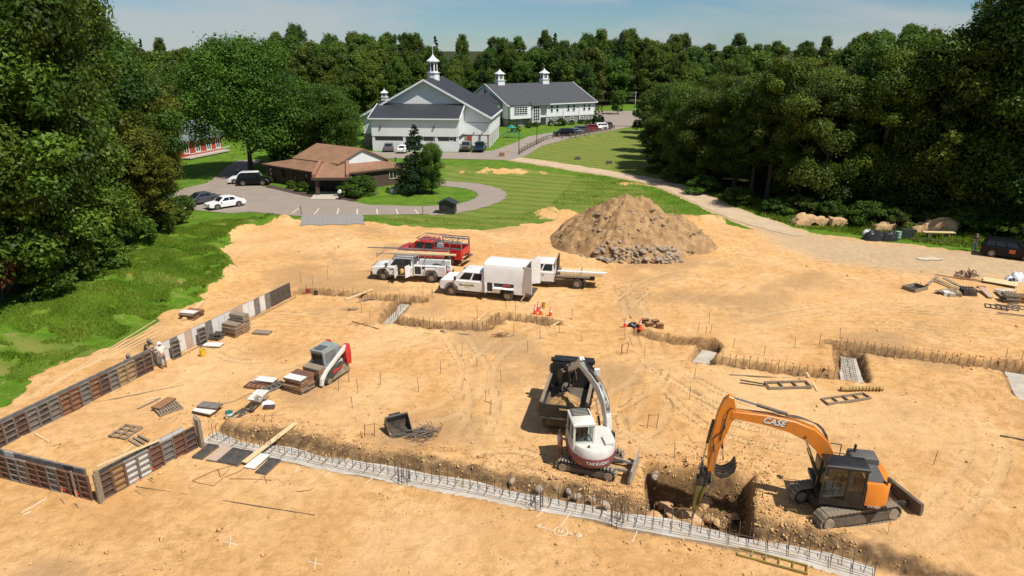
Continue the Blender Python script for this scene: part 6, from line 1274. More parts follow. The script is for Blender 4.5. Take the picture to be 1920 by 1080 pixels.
# ===== compact track loader
c3=(-11.5,38.05); T=thing('track_loader','compact track loader with grey cab and red rear carrying form panels','loader',(c3[0],c3[1],hz(*c3)),R(245)); I=Matrix.Identity(4)
for s in(-1,1):
    M=Matrix.Translation((-.1,0,0)); 
    prof=[(-1.15,.06),(.85,.06),(1.0,.2),(.95,.42),(-.55,.86),(-.85,.86),(-1.2,.5),(-1.25,.2)]
    m=MB(); m.prism(prof,s*.72-.18,s*.72+.18,.02); o=m.build('track','rubber',T,smooth=30); 
    m=MB(); m.prism([(-.95,.2),(.7,.2),(-.6,.66),(-.8,.66)],s*.72-.19,s*.72+.19); m.build('track_frame','trackdirt',o)
    for x,z,r in((.72,.26,.16),(-.98,.36,.2),(-.7,.62,.17)): m=MB(); m.tube((x,s*.72-.195,z),(x,s*.72+.195,z),r,n=12); m.build('idler','trackdirt',o)
    m=ribbon([(-1.25,1.75),(-.2,1.3),(.75,.85),(1.15,.5),(1.25,.15)],[.26,.2,.2,.26,.2],s*.72-.09,s*.72+.09,.015); m.build('lift_arm','offwhite',T)
    m=MB(); m.prism([(-1.5,.5),(-1.1,.55),(-1.0,1.55),(-1.2,1.9),(-1.45,1.85),(-1.55,1.2)],s*.72-.14,s*.72+.14,.02); m.build('tower','red',T)
    m=MB(); m.bar((-.6,s*.86,.75),(.3,s*.86,.62),.09,.1); m.build('side_stripe','red',T)
m=MB(); m.bx(-1.45,.7,-.52,.52,.3,.95); m.build('chassis','offwhite',T); m=MB(); m.bx(-1.62,-1.2,-.6,.6,.5,1.45); m.build('engine_door','red',T)
m=MB(); m.loft([[(-.95,-.48,.95),(.55,-.48,.95),(.55,.48,.95),(-.95,.48,.95)],[(-.95,-.48,1.9),(.6,-.48,1.9),(.6,.48,1.9),(-.95,.48,1.9)],[(-.75,-.44,2.08),(.68,-.46,2.05),(.68,.46,2.05),(-.75,.44,2.08)]]); cb=m.build('cab','greygreen',T)
MB().bx(.56,.605,-.38,.38,.98,1.85).build('front_opening','glass',cb); 
for s in(-1,1):
    MB().bx(-.5,.42,s*.484-.006,s*.484+.006,1.22,1.82).build('side_screen','darkpanel',cb); m=MB(); [m.bx(-.5,.42,s*.492-.004,s*.492+.004,1.26+.07*k,1.285+.07*k) for k in range(8)]; o=m.build('screen_slats','greygreen',cb); o['kind']='stuff'
m=MB(); m.bx(1.2,1.3,-.6,.6,.1,.75); [m.bx(1.25,2.35,y-.06,y+.06,.04,.09) for y in(-.35,.35)]; m.build('fork_carriage','blackm',T)
MB().bx(-.1,.5,-.3,.3,2.075,2.1).build('roof_hatch','darkpanel',cb)
# ===== spare loader bucket on the ground
x,y,z=GZ(743,803); T=thing('loader_bucket','black loader bucket standing on the dirt beside a rebar heap','bucket',(x,y,z),R(-62)); 
pr=[(.0,.0),(.95,.0),(.97,.04),(.12,.06),(.05,.5),(.2,.85),(.12,.9),(-.05,.5)]
m=MB(); m.prism(pr,-.62,.62); m.build('shell','blackm',T)
for s in(-.62,.6): MB().prism([(0,.02),(.93,.02),(.2,.86),(0,.5)],s,s+.02).build('cheek','blackm',T)
m=MB(); m.bx(-.25,-.02,-.3,.3,.35,.8); m.build('mount','blackm',T); MB().bx(.9,1.0,-.63,.63,.0,.03).build('cutting_edge','steel',T)
# ---------------------------------------------------------------- people
def skin_obj(name,verts,edges,rad,mat,parent,root=0,sub=1):
    me=bpy.data.meshes.new(name); me.from_pydata([tuple(v) for v in verts],edges,[]); me.materials.append(MT[mat] if isinstance(mat,str) else mat)
    o=bpy.data.objects.new(name,me); COL.objects.link(o); o.parent=parent
    s=o.modifiers.new('skin','SKIN'); s.use_smooth_shade=True
    for i,r in enumerate(rad):
        r=r if isinstance(r,tuple) else (r,r); me.skin_vertices[0].data[i].radius=r; me.skin_vertices[0].data[i].use_root=(i==root)
    if sub: q=o.modifiers.new('sub','SUBSURF'); q.levels=sub; q.render_levels=sub
    return o
def person(label,loc,rz,shirt,pants,shoes,lean=0,armL=((.06,.06,-.27),(.14,.02,-.24)),armR=((.06,-.06,-.27),(.14,-.02,-.24)),crouch=0,hat=None,hair=(.05,.03,.02),sleeve=True,shorts=False,vest=None,seated=False,scale=1,turn=0):
    T=thing('person',label,'person',loc,rz,scale=scale)
    ph=.95-crouch; L=Matrix.Rotation(lean,3,'Y'); pel=Vector((0,0,ph))
    up=lambda x,y,z: pel+L@Vector((x,y,z))
    J={'pel':pel,'sp':up(0,0,.2),'ch':up(.0,0,.40),'nk':up(.0,0,.56)}
    hd=J['nk']+(Matrix.Rotation(lean*.5+turn,3,'Y')@Vector((.02,0,.10))); ht=J['nk']+(Matrix.Rotation(lean*.5+turn,3,'Y')@Vector((.03,0,.22))); nose=J['nk']+(Matrix.Rotation(lean*.5+turn,3,'Y')@Vector((.125,0,.12)))
    V=[J['pel'],J['sp'],J['ch'],J['nk'],hd,ht,nose]; E_=[(0,1),(1,2),(2,3),(3,4),(4,5),(4,6)]; Rd=[(.15,.12),(.14,.11),(.16,.11),.058,(.085,.078),(.075,.07),.02]
    arms={}
    for s,a in((1,armL),(-1,armR)):
        sh=up(0,s*.19,.46); el=sh+Vector(a[0]); wr=el+Vector(a[1]); d=Vector(a[1]).normalized(); hn=wr+d*.08
        i=len(V); V+=[sh,el,wr,hn]; E_+=[(2,i),(i,i+1),(i+1,i+2),(i+2,i+3)]; Rd+=[.068,.047,.033,(.042,.022)]
        sd=d.cross(Vector((1,0,.3))).normalized(); cu=sd.cross(d)
        for k,(o_,ln) in enumerate(((-.03,.075),(-.01,.088),(.012,.082),(.032,.065))):
            j=len(V); V+=[hn+sd*o_+d*ln*.55,hn+sd*o_*1.05+d*ln*.9+cu*.03]; E_+=[(i+3,j),(j,j+1)]; Rd+=[.0095,.0085]
        j=len(V); V+=[wr+d*.03-sd*.045,wr+d*.075-sd*.06+cu*.02]; E_+=[(i+2,j),(j,j+1)]; Rd+=[.012,.01]; arms[s]=(sh,el,wr)
    legs={}
    for s in(1,-1):
        hip=pel+Vector((0,s*.09,-.06))
        if seated: kn=hip+Vector((.42,s*.06,.02)); an=kn+Vector((.08,0,-.42))
        else:
            f=crouch*1.05; kn=Vector((.04+f*.75,s*.12,.5-crouch*.42)); an=Vector((-.02,s*.12,.09))
        to=an+Vector((.17,s*.02,-.05)); i=len(V); V+=[hip,kn,an,to]; E_+=[(0,i),(i,i+1),(i+1,i+2),(i+2,i+3)]; Rd+=[.088,.062,.045,.035]; legs[s]=(hip,kn,an,to)
    skin_obj('body',V,E_,Rd,'skin',T)
    V=[up(0,0,-.02),J['sp'],J['ch'],up(0,0,.5)]; E_=[(0,1),(1,2),(2,3)]; Rd=[(.165,.13),(.155,.12),(.175,.125),.085]
    for s in(1,-1):
        sh,el,wr=arms[s]; i=len(V); V+=[sh]; E_+=[(2,i)]; Rd+=[.085 if sleeve else .06]
        if sleeve: V+=[sh.lerp(el,.75)]; E_+=[(i,i+1)]; Rd+=[.068]
    skin_obj('shirt',V,E_,Rd,shirt,T)
    if vest: V2=[up(0,0,.05),J['sp'],J['ch'],up(0,0,.49)]; skin_obj('vest',V2,[(0,1),(1,2),(2,3)],[(.178,.14),(.17,.135),(.19,.14),.1],vest,T)
    V=[pel+Vector((0,0,.05)),pel]; E_=[(0,1)]; Rd=[(.16,.13),(.165,.135)]
    for s in(1,-1):
        hip,kn,an,to=legs[s]; i=len(V); e=an+Vector((0,0,.03)) if not shorts else kn+Vector((0,0,-.02)); V+=[hip,kn+Vector((0,0,.04)),e]; E_+=[(1,i),(i,i+1),(i+1,i+2)]; Rd+=[.105,.08,.068 if not shorts else .085]
    skin_obj('trousers',V,E_,Rd,pants,T)
    for s in(1,-1): hip,kn,an,to=legs[s]; skin_obj('shoe',[an+Vector((-.05,0,-.03)),an+Vector((.05,0,-.035)),to+Vector((.02,0,0))],[(0,1),(1,2)],[.055,.056,.045],shoes,T)
    Mh=Matrix.Translation(hd)@Matrix.Rotation(lean*.5+turn,4,'Y')
    m=MB(); m.lathe([(.098,.02),(.105,.07),(.09,.12),(.05,.155),(.005,.165)],10,(-.012,0,0)) if not hat else m.lathe([(.10,-.02),(.103,.04)],10,(-.012,0,0)); m.xf(Mh); m.build('hair',flat('hair_%d'%int(hair[0]*999),hair),T,smooth=60)
    for s in(1,-1): m=MB(); m.lathe([(.004,-.012),(.013,0),(.004,.012)],6,(.078,s*.032,.02)); m.xf(Mh); m.build('eye','plastic_w',T)
    if hat:
        m=MB(); m.lathe([(.112,.05),(.118,.08),(.105,.14),(.06,.18),(.005,.19)],12); m.lathe([(.113,.045),(.165,.05),(.113,.06)],12) if hat[1]=='hard' else m.bx(.05,.21,-.08,.08,.055,.07); m.xf(Mh); m.build('hat',hat[0],T,smooth=50)
    return T
MT['greytank']=flat('grey_tank_top',(.46,.49,.54)); MT['brownpants']=flat('brown_shorts',(.22,.12,.06)); MT['greypants']=flat('grey_trousers',(.20,.185,.17)); MT['cream']=flat('cream_shirt',(.78,.66,.54)); MT['hivis']=flat('hi_vis_yellow',(.35,.62,.05)); MT['darkgreen']=flat('dark_shirt',(.05,.06,.03)); MT['blueshirt']=flat('blue_shirt',(.03,.09,.27)); MT['jeans']=flat('blue_jeans',(.13,.20,.30)); MT['boot']=flat('work_boot',(.13,.08,.045)); MT['shirtb']=flat('black_shirt',(.012,.012,.015)); MT['paleblue']=flat('pale_blue_shirt',(.28,.34,.42)); MT['teal']=flat('teal_trousers',(.07,.14,.16)); MT['greycap']=flat('grey_cap',(.16,.155,.15))
x,y=G(1049,866); person('person in grey tank top and brown shorts reaching to the white cab',(x,y,hz(x,y)),R(20),'greytank','brownpants','boot',armR=((.22,-.05,-.14),(.25,.02,.02)),armL=((.02,.09,-.27),(.06,.02,-.25)),sleeve=False,shorts=True,hair=(.10,.05,.03),scale=1.03)
WA=(-27.9,25.2); WAN=math.atan2(52.6-25.2,-17.75+27.9)
def on_wall(s_,o_): x=WA[0]+math.cos(WAN)*s_-math.sin(WAN)*o_; y=WA[1]+math.sin(WAN)*s_+math.cos(WAN)*o_; return (x,y,hz(x,y))
person('person in cream shirt and white hard hat handling the form panel',on_wall(15.2,-.62),WAN+R(80),'cream','greypants','boot',lean=.2,armL=((.2,.02,-.18),(.22,-.05,-.02)),armR=((.2,-.02,-.18),(.22,.05,-.02)),hat=('plastic_w','hard'))
person('person in hi-vis vest leaning over the form wall from behind',on_wall(15.3,.85),WAN-R(85),'darkgreen','greypants','boot',lean=.55,armL=((.22,.08,-.12),(.2,-.04,-.12)),armR=((.22,-.08,-.12),(.2,.04,-.12)),hat=('greycap','cap'),vest='hivis',scale=1.05)
person('person in blue shirt crouching behind the form wall',on_wall(13.6,.75),WAN-R(80),'blueshirt','greypants','boot',lean=.5,crouch=.3,armL=((.2,.04,-.2),(.16,0,-.12)),armR=((.2,-.04,-.2),(.16,0,-.12)),hat=('greycap','cap'))
x,y=G(1825,471); person('person in black shirt and jeans standing beside the black SUV',(x,y,hz(x,y)),R(-95),'shirtb','jeans','boot',armL=((.08,.05,-.25),(.22,-.1,.04)),armR=((.08,-.05,-.25),(.22,.1,.04)),turn=.35,hair=(.25,.2,.16),scale=1.04)
M=Matrix.Translation((*EXC.location,))@EXM; p=M@Vector((.12,.74,.75)); person('person in pale blue shirt seated in the orange excavator cab',(p.x,p.y,p.z),R(168),'paleblue','teal','boot',seated=True,crouch=0,armL=((.18,.05,-.2),(.22,0,.05)),armR=((.18,-.05,-.2),(.22,0,.05)),hair=(.06,.04,.03)); EXP=[o for o in COL.objects if o.get('label','').startswith('person in pale blue')][0]; EXP.location.z-=.0
# ---------------------------------------------------------------- cones, stakes and site clutter
def cone(px,py,label,group):
    x,y=G(px,py); T=thing('traffic_cone',label,'traffic cone',(x,y,hz(x,y)),rr.uniform(0,3),group)
    MB().bx(-.19,.19,-.19,.19,0,.04).build('base','blackm' if False else 'cone',T); m=MB(); m.lathe([(.15,.04),(.125,.2),(.033,.78),(.02,.8)],14); b=m.build('body','cone',T,smooth=40)
    for z0,z1 in((.38,.5),(.57,.65)): r=lambda z:.125+(z-.2)*(.033-.125)/.58+.004; m=MB(); m.lathe([(r(z0),z0),(r(z1),z1)],14,cap=False); m.build('collar','plastic_w',b,smooth=40)
for q in((1003,590),(1009,584),(1014,592)): cone(*q,'orange traffic cone in the tight group behind the box truck','cones behind the box truck')
cone(1032,595,'orange traffic cone standing apart beside the cone group',None); cone(1172,615,'orange traffic cone left of the black bag',None); cone(1200,617,'orange traffic cone between the black bag and the brown boxes',None)
def stake(px,py,h,label='thin steel survey stake standing in the bare dirt',group='survey stakes',mat='rebar',flag=None):
    x,y=G(px,py); m=MB(); a=rr.uniform(0,6.28); l=rr.uniform(-.06,.06)
    m.tube((0,0,-.1),(l,rr.uniform(-.05,.05),h),.017,.015,5)
    if rr.random()<.4: m.tube((0,0,.04),(.4*math.cos(a),.4*math.sin(a),.02),.014,n=4)
    o=m.build('survey_stake',mat,loc=(x,y,hz(x,y))); tag(o,label,'stake',group)
    if flag: f=MB(); f.add([(l,0,h-.02),(l,0,h-.07),(l+.1,.03,h-.26),(l+.13,.04,h-.22)],[(0,1,2,3)]); f.build('flag_tape','cone',o)
for px,py in [(866,666),(990,661),(1013,636),(1072,600),(895,597),(802,568),(810,557),(1049,625),(964,628),(793,549),(694,603),(678,587),(949,582),(967,584),(1374,653),(1329,607),(1308,623),(1322,631),(1332,625),(1490,652),(1575,633),(1886,671),(1914,679),(1536,649),(1292,750),(1302,710),(1166,663),(1209,667),(1172,637),(910,752),(940,716),(785,735),(826,700),(713,723),(1750,872),(655,718),(661,767),(672,738),(635,732),(587,535),(615,525),(565,530),(895,688),(1090,640),(1432,668),(1265,860)]:
    stake(px,py,rr.uniform(.7,1.0))
for px,py in((291,906),(265,926),(122,947),(149,954)): stake(px,py,.95,'wooden stake with pink-orange tape by the near form wall','taped stakes by the form wall','wood',True)
stake(1665,1003,.75,'wooden stake with orange tape in front of the orange excavator tracks',None,'wood',True); stake(1113,708,.8,'x',None) if False else None
# batter frames (paired stakes)
for px,py in((1222,803),(693,822),(1170,665)):
    x,y=G(px,py); m=MB(); m.tube((-.25,0,-.1),(-.2,0,.85),.02,n=5); m.tube((.25,0,-.1),(.3,0,.85),.02,n=5); m.tube((-.22,0,.75),(.3,0,.8),.015,n=5); tag(m.build('batter_frame','rust',loc=(x,y,hz(x,y)),rz=rr.uniform(-.5,.5)),'pair of rusty stakes tied with a cross bar','stake','paired stakes')
# bag and boxes
def blob(name,px,py,rx,ry,rz_,mat,label,cat,seed,dz=0,base=None,z0=0):
    n=26; V=[];F=[]; rg=np.random.default_rng(seed); x,y=G(px,py)
    th=np.linspace(0,2*PI,n,endpoint=False); rings=[]
    for k in range(9):
        t=k/8; r=math.sin(PI*(.5+t*.5))**.7 if k<8 else .02; zz=rz_*math.sin(t*PI/2)
        rings.append([(rx*r*(1+.3*float(fbm(np.array(math.cos(a)*1.6+seed),np.array(math.sin(a)*1.6+t*2),3,seed)))*math.cos(a),ry*r*(1+.3*float(fbm(np.array(math.cos(a)*1.6+seed),np.array(math.sin(a)*1.6+t*2),3,seed)))*math.sin(a),zz*(1+.45*float(fbm(np.array(math.cos(a)*2.2),np.array(math.sin(a)*2.2+t*3),3,seed+3)))-.03) for a in th])
    m=MB(); m.loft(rings,True); o=m.build(name,mat,smooth=45,loc=(x,y,hz(x,y)+z0)); return tag(o,label,cat)
blob('trash_bag',1187,614,.45,.32,.38,'mortar','black plastic bag lying between two cones','bag',3)
for px,py,lb in((1210,606,'open brown carton behind the others by the cones'),(1217,613,'brown carton next to the orange cone'),(1228,608,'tall brown carton in the middle of the cartons'),(1237,615,'brown carton at the outer end of the carton group')):
    x,y=G(px,py); o=MB().bx(-.24,.24,-.2,.2,0,.38).build('carton','cardboard',loc=(x,y,hz(x,y)),rz=rr.uniform(-.4,.4)); tag(o,lb,'box'); m=MB(); m.add([(-.24,-.2,.38),(.24,-.2,.38),(.22,-.36,.46),(-.22,-.36,.46)],[(0,1,2,3)]); m.build('flap','cardboard',o)
def bucket(px,py,mat,label,r=.16,h=.36,band=None):
    x,y=G(px,py); m=MB(); m.lathe([(r*.85,0),(r,h),(r*1.06,h),(r*1.06,h-.04),(r*.96,h-.005),(r*.8,.02)],14); o=m.build('bucket',mat,loc=(x,y,hz(x,y)+.01),smooth=40); tag(o,label,'bucket')
    m=MB(); m.path([(r*math.cos(a),.02,h+.5*r*math.sin(a)) for a in np.linspace(0,PI,8)],.006,4); m.build('handle','steel',o)
    if band: m=MB(); m.lathe([(r*1.01,h*.6),(r*1.05,h*.95)],14,cap=False); m.build('rim_band',band,o)
bucket(381,668,flat('yellow_plastic',(.75,.48,.03)),'yellow bucket standing by the open form wall',.2,.45); bucket(431,785,flat('teal_plastic',(.05,.25,.2)),'teal bucket with white rim beside the black panel',.2,.42,'plastic_w'); bucket(375,831,'blackm','black bucket at the end of the return form wall',.17,.36); bucket(593,555,'blackm','black bucket at the start of the upper trench',.18,.4)
bucket(1019,578,flat('jug_amber',(.5,.3,.03)),'amber water jug behind the cone group',.15,.42); bucket(578,550,flat('red_jug',(.4,.06,.03)),'red drum lying by the far end of the long wall',.2,.35)
# wheelbarrow
x,y=G(487,760); T=thing('wheelbarrow','grey wheelbarrow loaded with rubble beside the loader stack','wheelbarrow',(x,y,hz(x,y)),R(-100))
m=MB(); m.loft([[(-.25,-.22,.4),(.3,-.22,.36),(.3,.22,.36),(-.25,.22,.4)],[(-.55,-.38,.72),(.62,-.36,.68),(.62,.36,.68),(-.55,.38,.72)],[(-.5,-.34,.71),(.57,-.32,.67),(.57,.32,.67),(-.5,.34,.71)],[(-.23,-.2,.44),(.27,-.2,.40),(.27,.2,.40),(-.23,.2,.44)]]); m.build('tray','offwhite',T)
m=MB(); [m.bar((.75,s*.08,.2),(-.95,s*.3,.6),.05) for s in(-1,1)]; m.build('handle_frame','oldwood',T); m=MB(); [m.bar((-.3,s*.25,.45),(-.4,s*.25,0),.04) for s in(-1,1)]; m.build('stand','steel',T); w_=MB(); w_.tube((.75,-.06,.2),(.75,.06,.2),.2,n=14); w_.build('wheel','rubber',T)
for k in range(3): boulder(x+.1*math.cos(k*2),y-.15+.1*math.sin(k*2),.62,.14,0,'lump of rubble in the wheelbarrow','rubble in the wheelbarrow')
blob('cement_bag',503,758,.4,.3,.22,'plastic_w','white torn cement bag beside the wheelbarrow','bag',8); x,y=G(505,766); tag(MB().bx(-.3,.3,-.12,.12,0,.16).build('timber_block','darkply',loc=(x,y,.03),rz=.1),'dark timber block in front of the torn cement bag','block')
# rebar heap and wires
def wires(px,py,n,L0,L1,sx,sy,label,seed,mat='rebar',bend=.5,rad=.012,hh=.12):
    rg=random.Random(seed); x,y=G(px,py); m=MB()
    for i in range(n):
        cx,cy=rg.gauss(0,sx),rg.gauss(0,sy); a=rg.gauss(.3,bend); l=rg.uniform(L0,L1); z=rg.uniform(.02,hh); d=Vector((math.cos(a),math.sin(a),0)); p0=Vector((cx,cy,z))-d*l/2; p1=Vector((cx,cy,z+.04))+d*l/2
        m.tube(p0,p1,rad,n=4)
        if rg.random()<.6: m.tube(p1,p1+Vector((-d.y,d.x,0))*rg.uniform(.1,.4),rad,n=4)
    return tag(m.build('rebar_heap',mat,loc=(x,y,hz(x,y)+.01)),label,'rebar')
wires(793,818,46,.5,1.3,.3,.28,'tangled heap of steel bars beside the loader bucket',1,rad=.02,hh=.3); wires(938,632,16,.3,.6,.18,.1,'small bundle of bent rusty rods below the middle trench',2,'rust',.3,.02,.25); wires(687,566,7,.6,.8,.15,.12,'small bundle of short battens beside the upper trench',3,'oldwood',.15,.035,.2)
wires(655,582,8,.4,.9,.35,.1,'low heap of weathered sticks on the dirt left of the diagonal footing',4,'oldwood',.4,.02,.15); wires(690,610,5,.5,1.2,.4,.1,'few bent rods next to the diagonal footing',5,'rust',.5)
def wire_loop(pts,label,mat='rust',r=.014):
    P=Gs(pts); c=P[0]; m=MB(); m.path([(x-c[0],y-c[1],hz(x,y)+.03) for x,y in P],r,4); return tag(m.build('bent_rod',mat,loc=(c[0],c[1],0)),label,'rod')
wire_loop([(470,868),(440,872),(400,884),(361,902),(372,906),(400,913),(420,896),(450,884),(462,872)],'long bent rod loop in front of the panel row'); wire_loop([(408,880),(414,896),(430,880)],'short bent rod inside the long loop'); wire_loop([(430,898),(470,898),(510,900)],'straight thin rod beside the rod loop'); wire_loop([(478,905),(496,893),(500,905)],'hooked short rod behind the paint crosses'); wire_loop([(420,757),(440,752),(470,738),(478,740)],'cord trailing from the wheelbarrow to the form wall end','blackm'); wire_loop([(556,923),(580,920),(588,915)],'small twisted wire on the bare dirt'); wire_loop([(100,838),(115,832),(108,842)],'tiny bent wire inside the form enclosure'); wire_loop([(483,772),(510,800),(520,790),(555,775)],'x') if False else None
# rebar rectangle frame standing near footing
x,y=G(495,795); m=MB(); 
for k in range(3): m.path([(-.4+.4*k,0,0),(-.4+.4*k+.1,0,.6),(-.2+.4*k,.1,.6)],.014,4)
m.tube((-.45,0,.5),(.7,.05,.5),.012,n=4); tag(m.build('rebar_chair','rust',loc=(x,y,hz(x,y))),'thin rusty wire frame standing behind the panel row','rebar')
blob('dust_bag',0,0,.1,.1,.1,'plastic_w','x','bag',1) if False else None
# straw wattle
x,y=G(1616,733); m=MB(); m.tube((-1.25,0,.13),(1.25,.1,.13),.14,n=10); [m.tube((-1.2+.2*k,.0,.13),(-1.18+.2*k,.0,.13),.15,n=10) for k in range(12)]; tag(m.build('straw_roll',earth('straw',((.33,.2,.08),(.5,.34,.15),(.42,.27,.11)),6),loc=(x,y,hz(x,y)),rz=-.02),'brown straw erosion roll lying near the right trench','straw roll')
# ---- debris area on the right
x,y=G(1715,543); T=thing('open_crate','open wooden shaft box sunk in the dirt','crate',(x,y,hz(x,y)),R(25))
for a,b,c,d in((-.8,.8,-.6,-.54),(-.8,.8,.54,.6),(-.8,-.74,-.54,.54),(.74,.8,-.54,.54)): MB().bx(a,b,c,d,0,.3).build('side','oldwood',T)
MB().bx(-.74,.74,-.54,.54,.0,.03).build('floor','dark_parts_shade',T)
for k,(a,b,w_,mm,lb) in enumerate([((1755,516),(1842,529),.2,'wood','long pale plank beside the firewood pile'),((1738,537),(1757,521),.25,'oldwood','tilted plank next to the sunken shaft box'),((1752,527),(1795,546),.2,'oldwood','grey plank in the fan of planks, lowest'),((1760,528),(1800,543),.15,'wood','pale lath in the fan of planks'),((1768,526),(1806,542),.3,'oldwood','wide grey plank in the fan of planks'),((1757,552),(1785,545),.5,'oldwood','grey board near the pale blocks'),((1838,545),(1858,560),.4,'pinkply','tan board lying flat beside the dark pallets'),((1832,540),(1846,540),.3,'brownply','short brown board above the tan board'),((1870,590),(1925,595),.08,'rebar','long dark pipe below the frames'),((1868,548),(1885,562),.4,'oldwood','grey board under the dark box stack'),((1788,522),(1842,529),.12,'brownply','brown batten on the long pale plank')]):
    plank(a,b,w_,.06,mm,lb,.12+.03*k%0.2,.12)
x0,y0=G(1842,526); x1,y1=G(1908,540); m=MB(); 
pA=[G(1842,531),G(1906,542),G(1909,533),G(1844,524)]; m.loft([[(a-x0,b-y0,.18) for a,b in pA],[(a-x0,b-y0,.24) for a,b in pA]]); tag(m.build('plywood_sheet',flat('plywood',(.72,.56,.32)),loc=(x0,y0,0)),'clean yellow plywood sheet lying on the lumber','plywood')
for px,py,lb,mm in((1773,553,'pale block first in the row of blocks','paleply'),(1783,555,'pale block second in the row of blocks','concold'),(1795,554,'greyish block at the end of the row of blocks','oldwood')): x,y=G(px,py); tag(MB().bx(-.22,.22,-.35,.35,0,.3).build('wood_block',mm,loc=(x,y,hz(x,y)),rz=rr.uniform(-.3,.3)),lb,'block')
def crate_stack(px,py,n,lb,group,mat='oldwood'):
    x,y=G(px,py)
    for i in range(n):
        T=thing('pallet',lb,'pallet',(x+rr.uniform(-.06,.06),y+rr.uniform(-.06,.06),hz(x,y)+.02+i*.14),R(-15)+rr.uniform(-.1,.1),group)
        for k in range(5): MB().bx(-.5+.22*k,-.38+.22*k,-.45,.45,.1,.125).build('slat',mat,T)
        for yy in(-.45,.36): MB().bx(-.5,.5,yy,yy+.09,0,.099).build('runner',mat,T)
crate_stack(1815,552,4,'dark slatted pallet in the low stack behind the blocks','pallets behind the blocks','darkply'); crate_stack(1893,565,5,'dark slatted pallet in the stack by the plywood','pallets by the plywood','oldwood'); crate_stack(1914,565,4,'slatted pallet at the outer end by the plywood','pallets at the outer end','brownply')
for px,lb in((1868,'dark flat slatted frame on the ground, first of three'),(1888,'slatted frame on the ground with a white slat'),(1912,'slatted frame on the ground at the outer end of three')): frame(px,577,R(-30),1.5,.9,5,lb,'greyply' if px!=1868 else 'darkply',.06)
x,y=G(1815,519); m=None
for i in range(26):
    a=rr.uniform(-.5,.5); l=rr.uniform(.4,.8); px_,py_=x+rr.uniform(-.9,.9),y+rr.uniform(-.4,.4); m=MB(); m.tube((-l/2,0,0),(l/2,0,.1),rr.uniform(.04,.08),n=6); o=m.build('firewood_stick',rr.choice(['brownply','redply','oldwood','pinkply']),loc=(px_,py_,.08+rr.uniform(0,.45)*(1-abs(px_-x)/1.1)),rz=rr.uniform(0,3)); o.rotation_euler[1]=rr.uniform(-.9,.2); tag(o,'short stick in the reddish firewood pile','firewood','sticks of the firewood pile')
for px,py,s,lb in((1905,527,.75,'bulging white sack among dark scraps by the plywood'),(1890,529,.5,'white plastic heap left of the bulging sack'),(1917,528,.5,'small white sack at the outer side of the bulging one')): blob('white_sack',px,py,s*.8,s*.6,s*1.1,'plastic_w',lb,'sack',int(px))
blob('dark_scraps',1898,531,.5,.35,.4,'mortar','dark plastic scraps between the white sacks','scrap',31)
for px,py,rx,ry,lb in((1742,486,1.3,.5,'pale lime dust patch spilled on the packed yard'),(1885,545,1.0,.35,'white powder patch below the plywood sheet')):
    x,y=G(px,py); m=MB(); n=22; m.add([(rx*(1+.3*math.sin(i*2.1))*math.cos(2*PI*i/n),ry*(1+.3*math.cos(i*1.7))*math.sin(2*PI*i/n),0) for i in range(n)],[tuple(range(n))]); tag(m.build('lime_patch',pm('lime_dust',(.58,.5,.4),(.5,.41,.3),2,.95),loc=(x,y,hz(x,y)+.05)),lb,'lime patch')
# ---- rocks and tarp at the wood edge
def slab(px0,px1,py,hgt,dep,label,seed,mat='tanrock'):
    a,b=G(px0,py),G(px1,py); L_=math.hypot(b[0]-a[0],b[1]-a[1]); n=44; g=np.linspace(-1,1,n); X,Y=np.meshgrid(g*L_/2,g*dep/2)
    r=np.maximum(np.abs(X)/(L_/2),np.abs(Y)/(dep/2))+.12*fbm(X*1.2,Y*1.2+seed,3,seed); prof=np.clip((1-r)/.22,0,1)**.5
    Z=prof*hgt*(.72+.42*fbm(X*.55,Y*.8,3,seed+1)+.25*np.round(2*vn(X*.8,Y*1.3,seed+2))/2)-.12
    V=np.stack([X,Y,Z],-1).reshape(-1,3); i=np.arange(n*n).reshape(n,n); o=npmesh('rock_slab',V,np.stack([i[:-1,:-1],i[:-1,1:],i[1:,1:],i[1:,:-1]],-1).reshape(-1,4),mat); c=((a[0]+b[0])/2,(a[1]+b[1])/2); o.location=(c[0],c[1]+dep/2,hz(*c)); o.rotation_euler=(0,0,math.atan2(b[1]-a[1],b[0]-a[0])); return tag(o,label,'rock')
slab(1490,1560,424,1.25,1.6,'long low tan sandstone slab in the roadside grass',3); slab(1558,1589,427,1.3,1.4,'smooth tan block at the end of the long slab',5)
slab(1640,1690,434,1.0,1.4,'flat tan slab behind the black tarp heap',7); slab(1708,1750,438,1.3,2.0,'cracked tan boulder beside the peaked rock',9); x,y=G(1778,443); boulder(x,y+1.3,.75,1.75,2,'big peaked tan rock at the wood edge',None,flat=1.35); x,y=G(1748,432); boulder(x-.3,y+.5,.95,.45,2,'small tan rock balanced on the cracked boulder',None)
blob('black_tarp',1640,449,1.3,.8,1.0,'mortar','black tarp heap beside the gravel yard','tarp',13); blob('black_tarp',1664,450,1.0,.7,.9,'mortar','second black tarp heap nearer the green barrel','tarp',15); blob('white_bag',1626,441,.6,.4,.6,'plastic_w','white bag at the end of the black tarp heap','bag',17)
x,y=G(1683,449); m=MB(); m.lathe([(.27,0),(.29,.28),(.27,.3),(.29,.58),(.27,.6),(.28,.85),(.1,.87)],14); tag(m.build('barrel',flat('pale_green',(.25,.42,.33)),loc=(x,y,hz(x,y)),smooth=30),'pale green barrel beside the tarp','barrel')
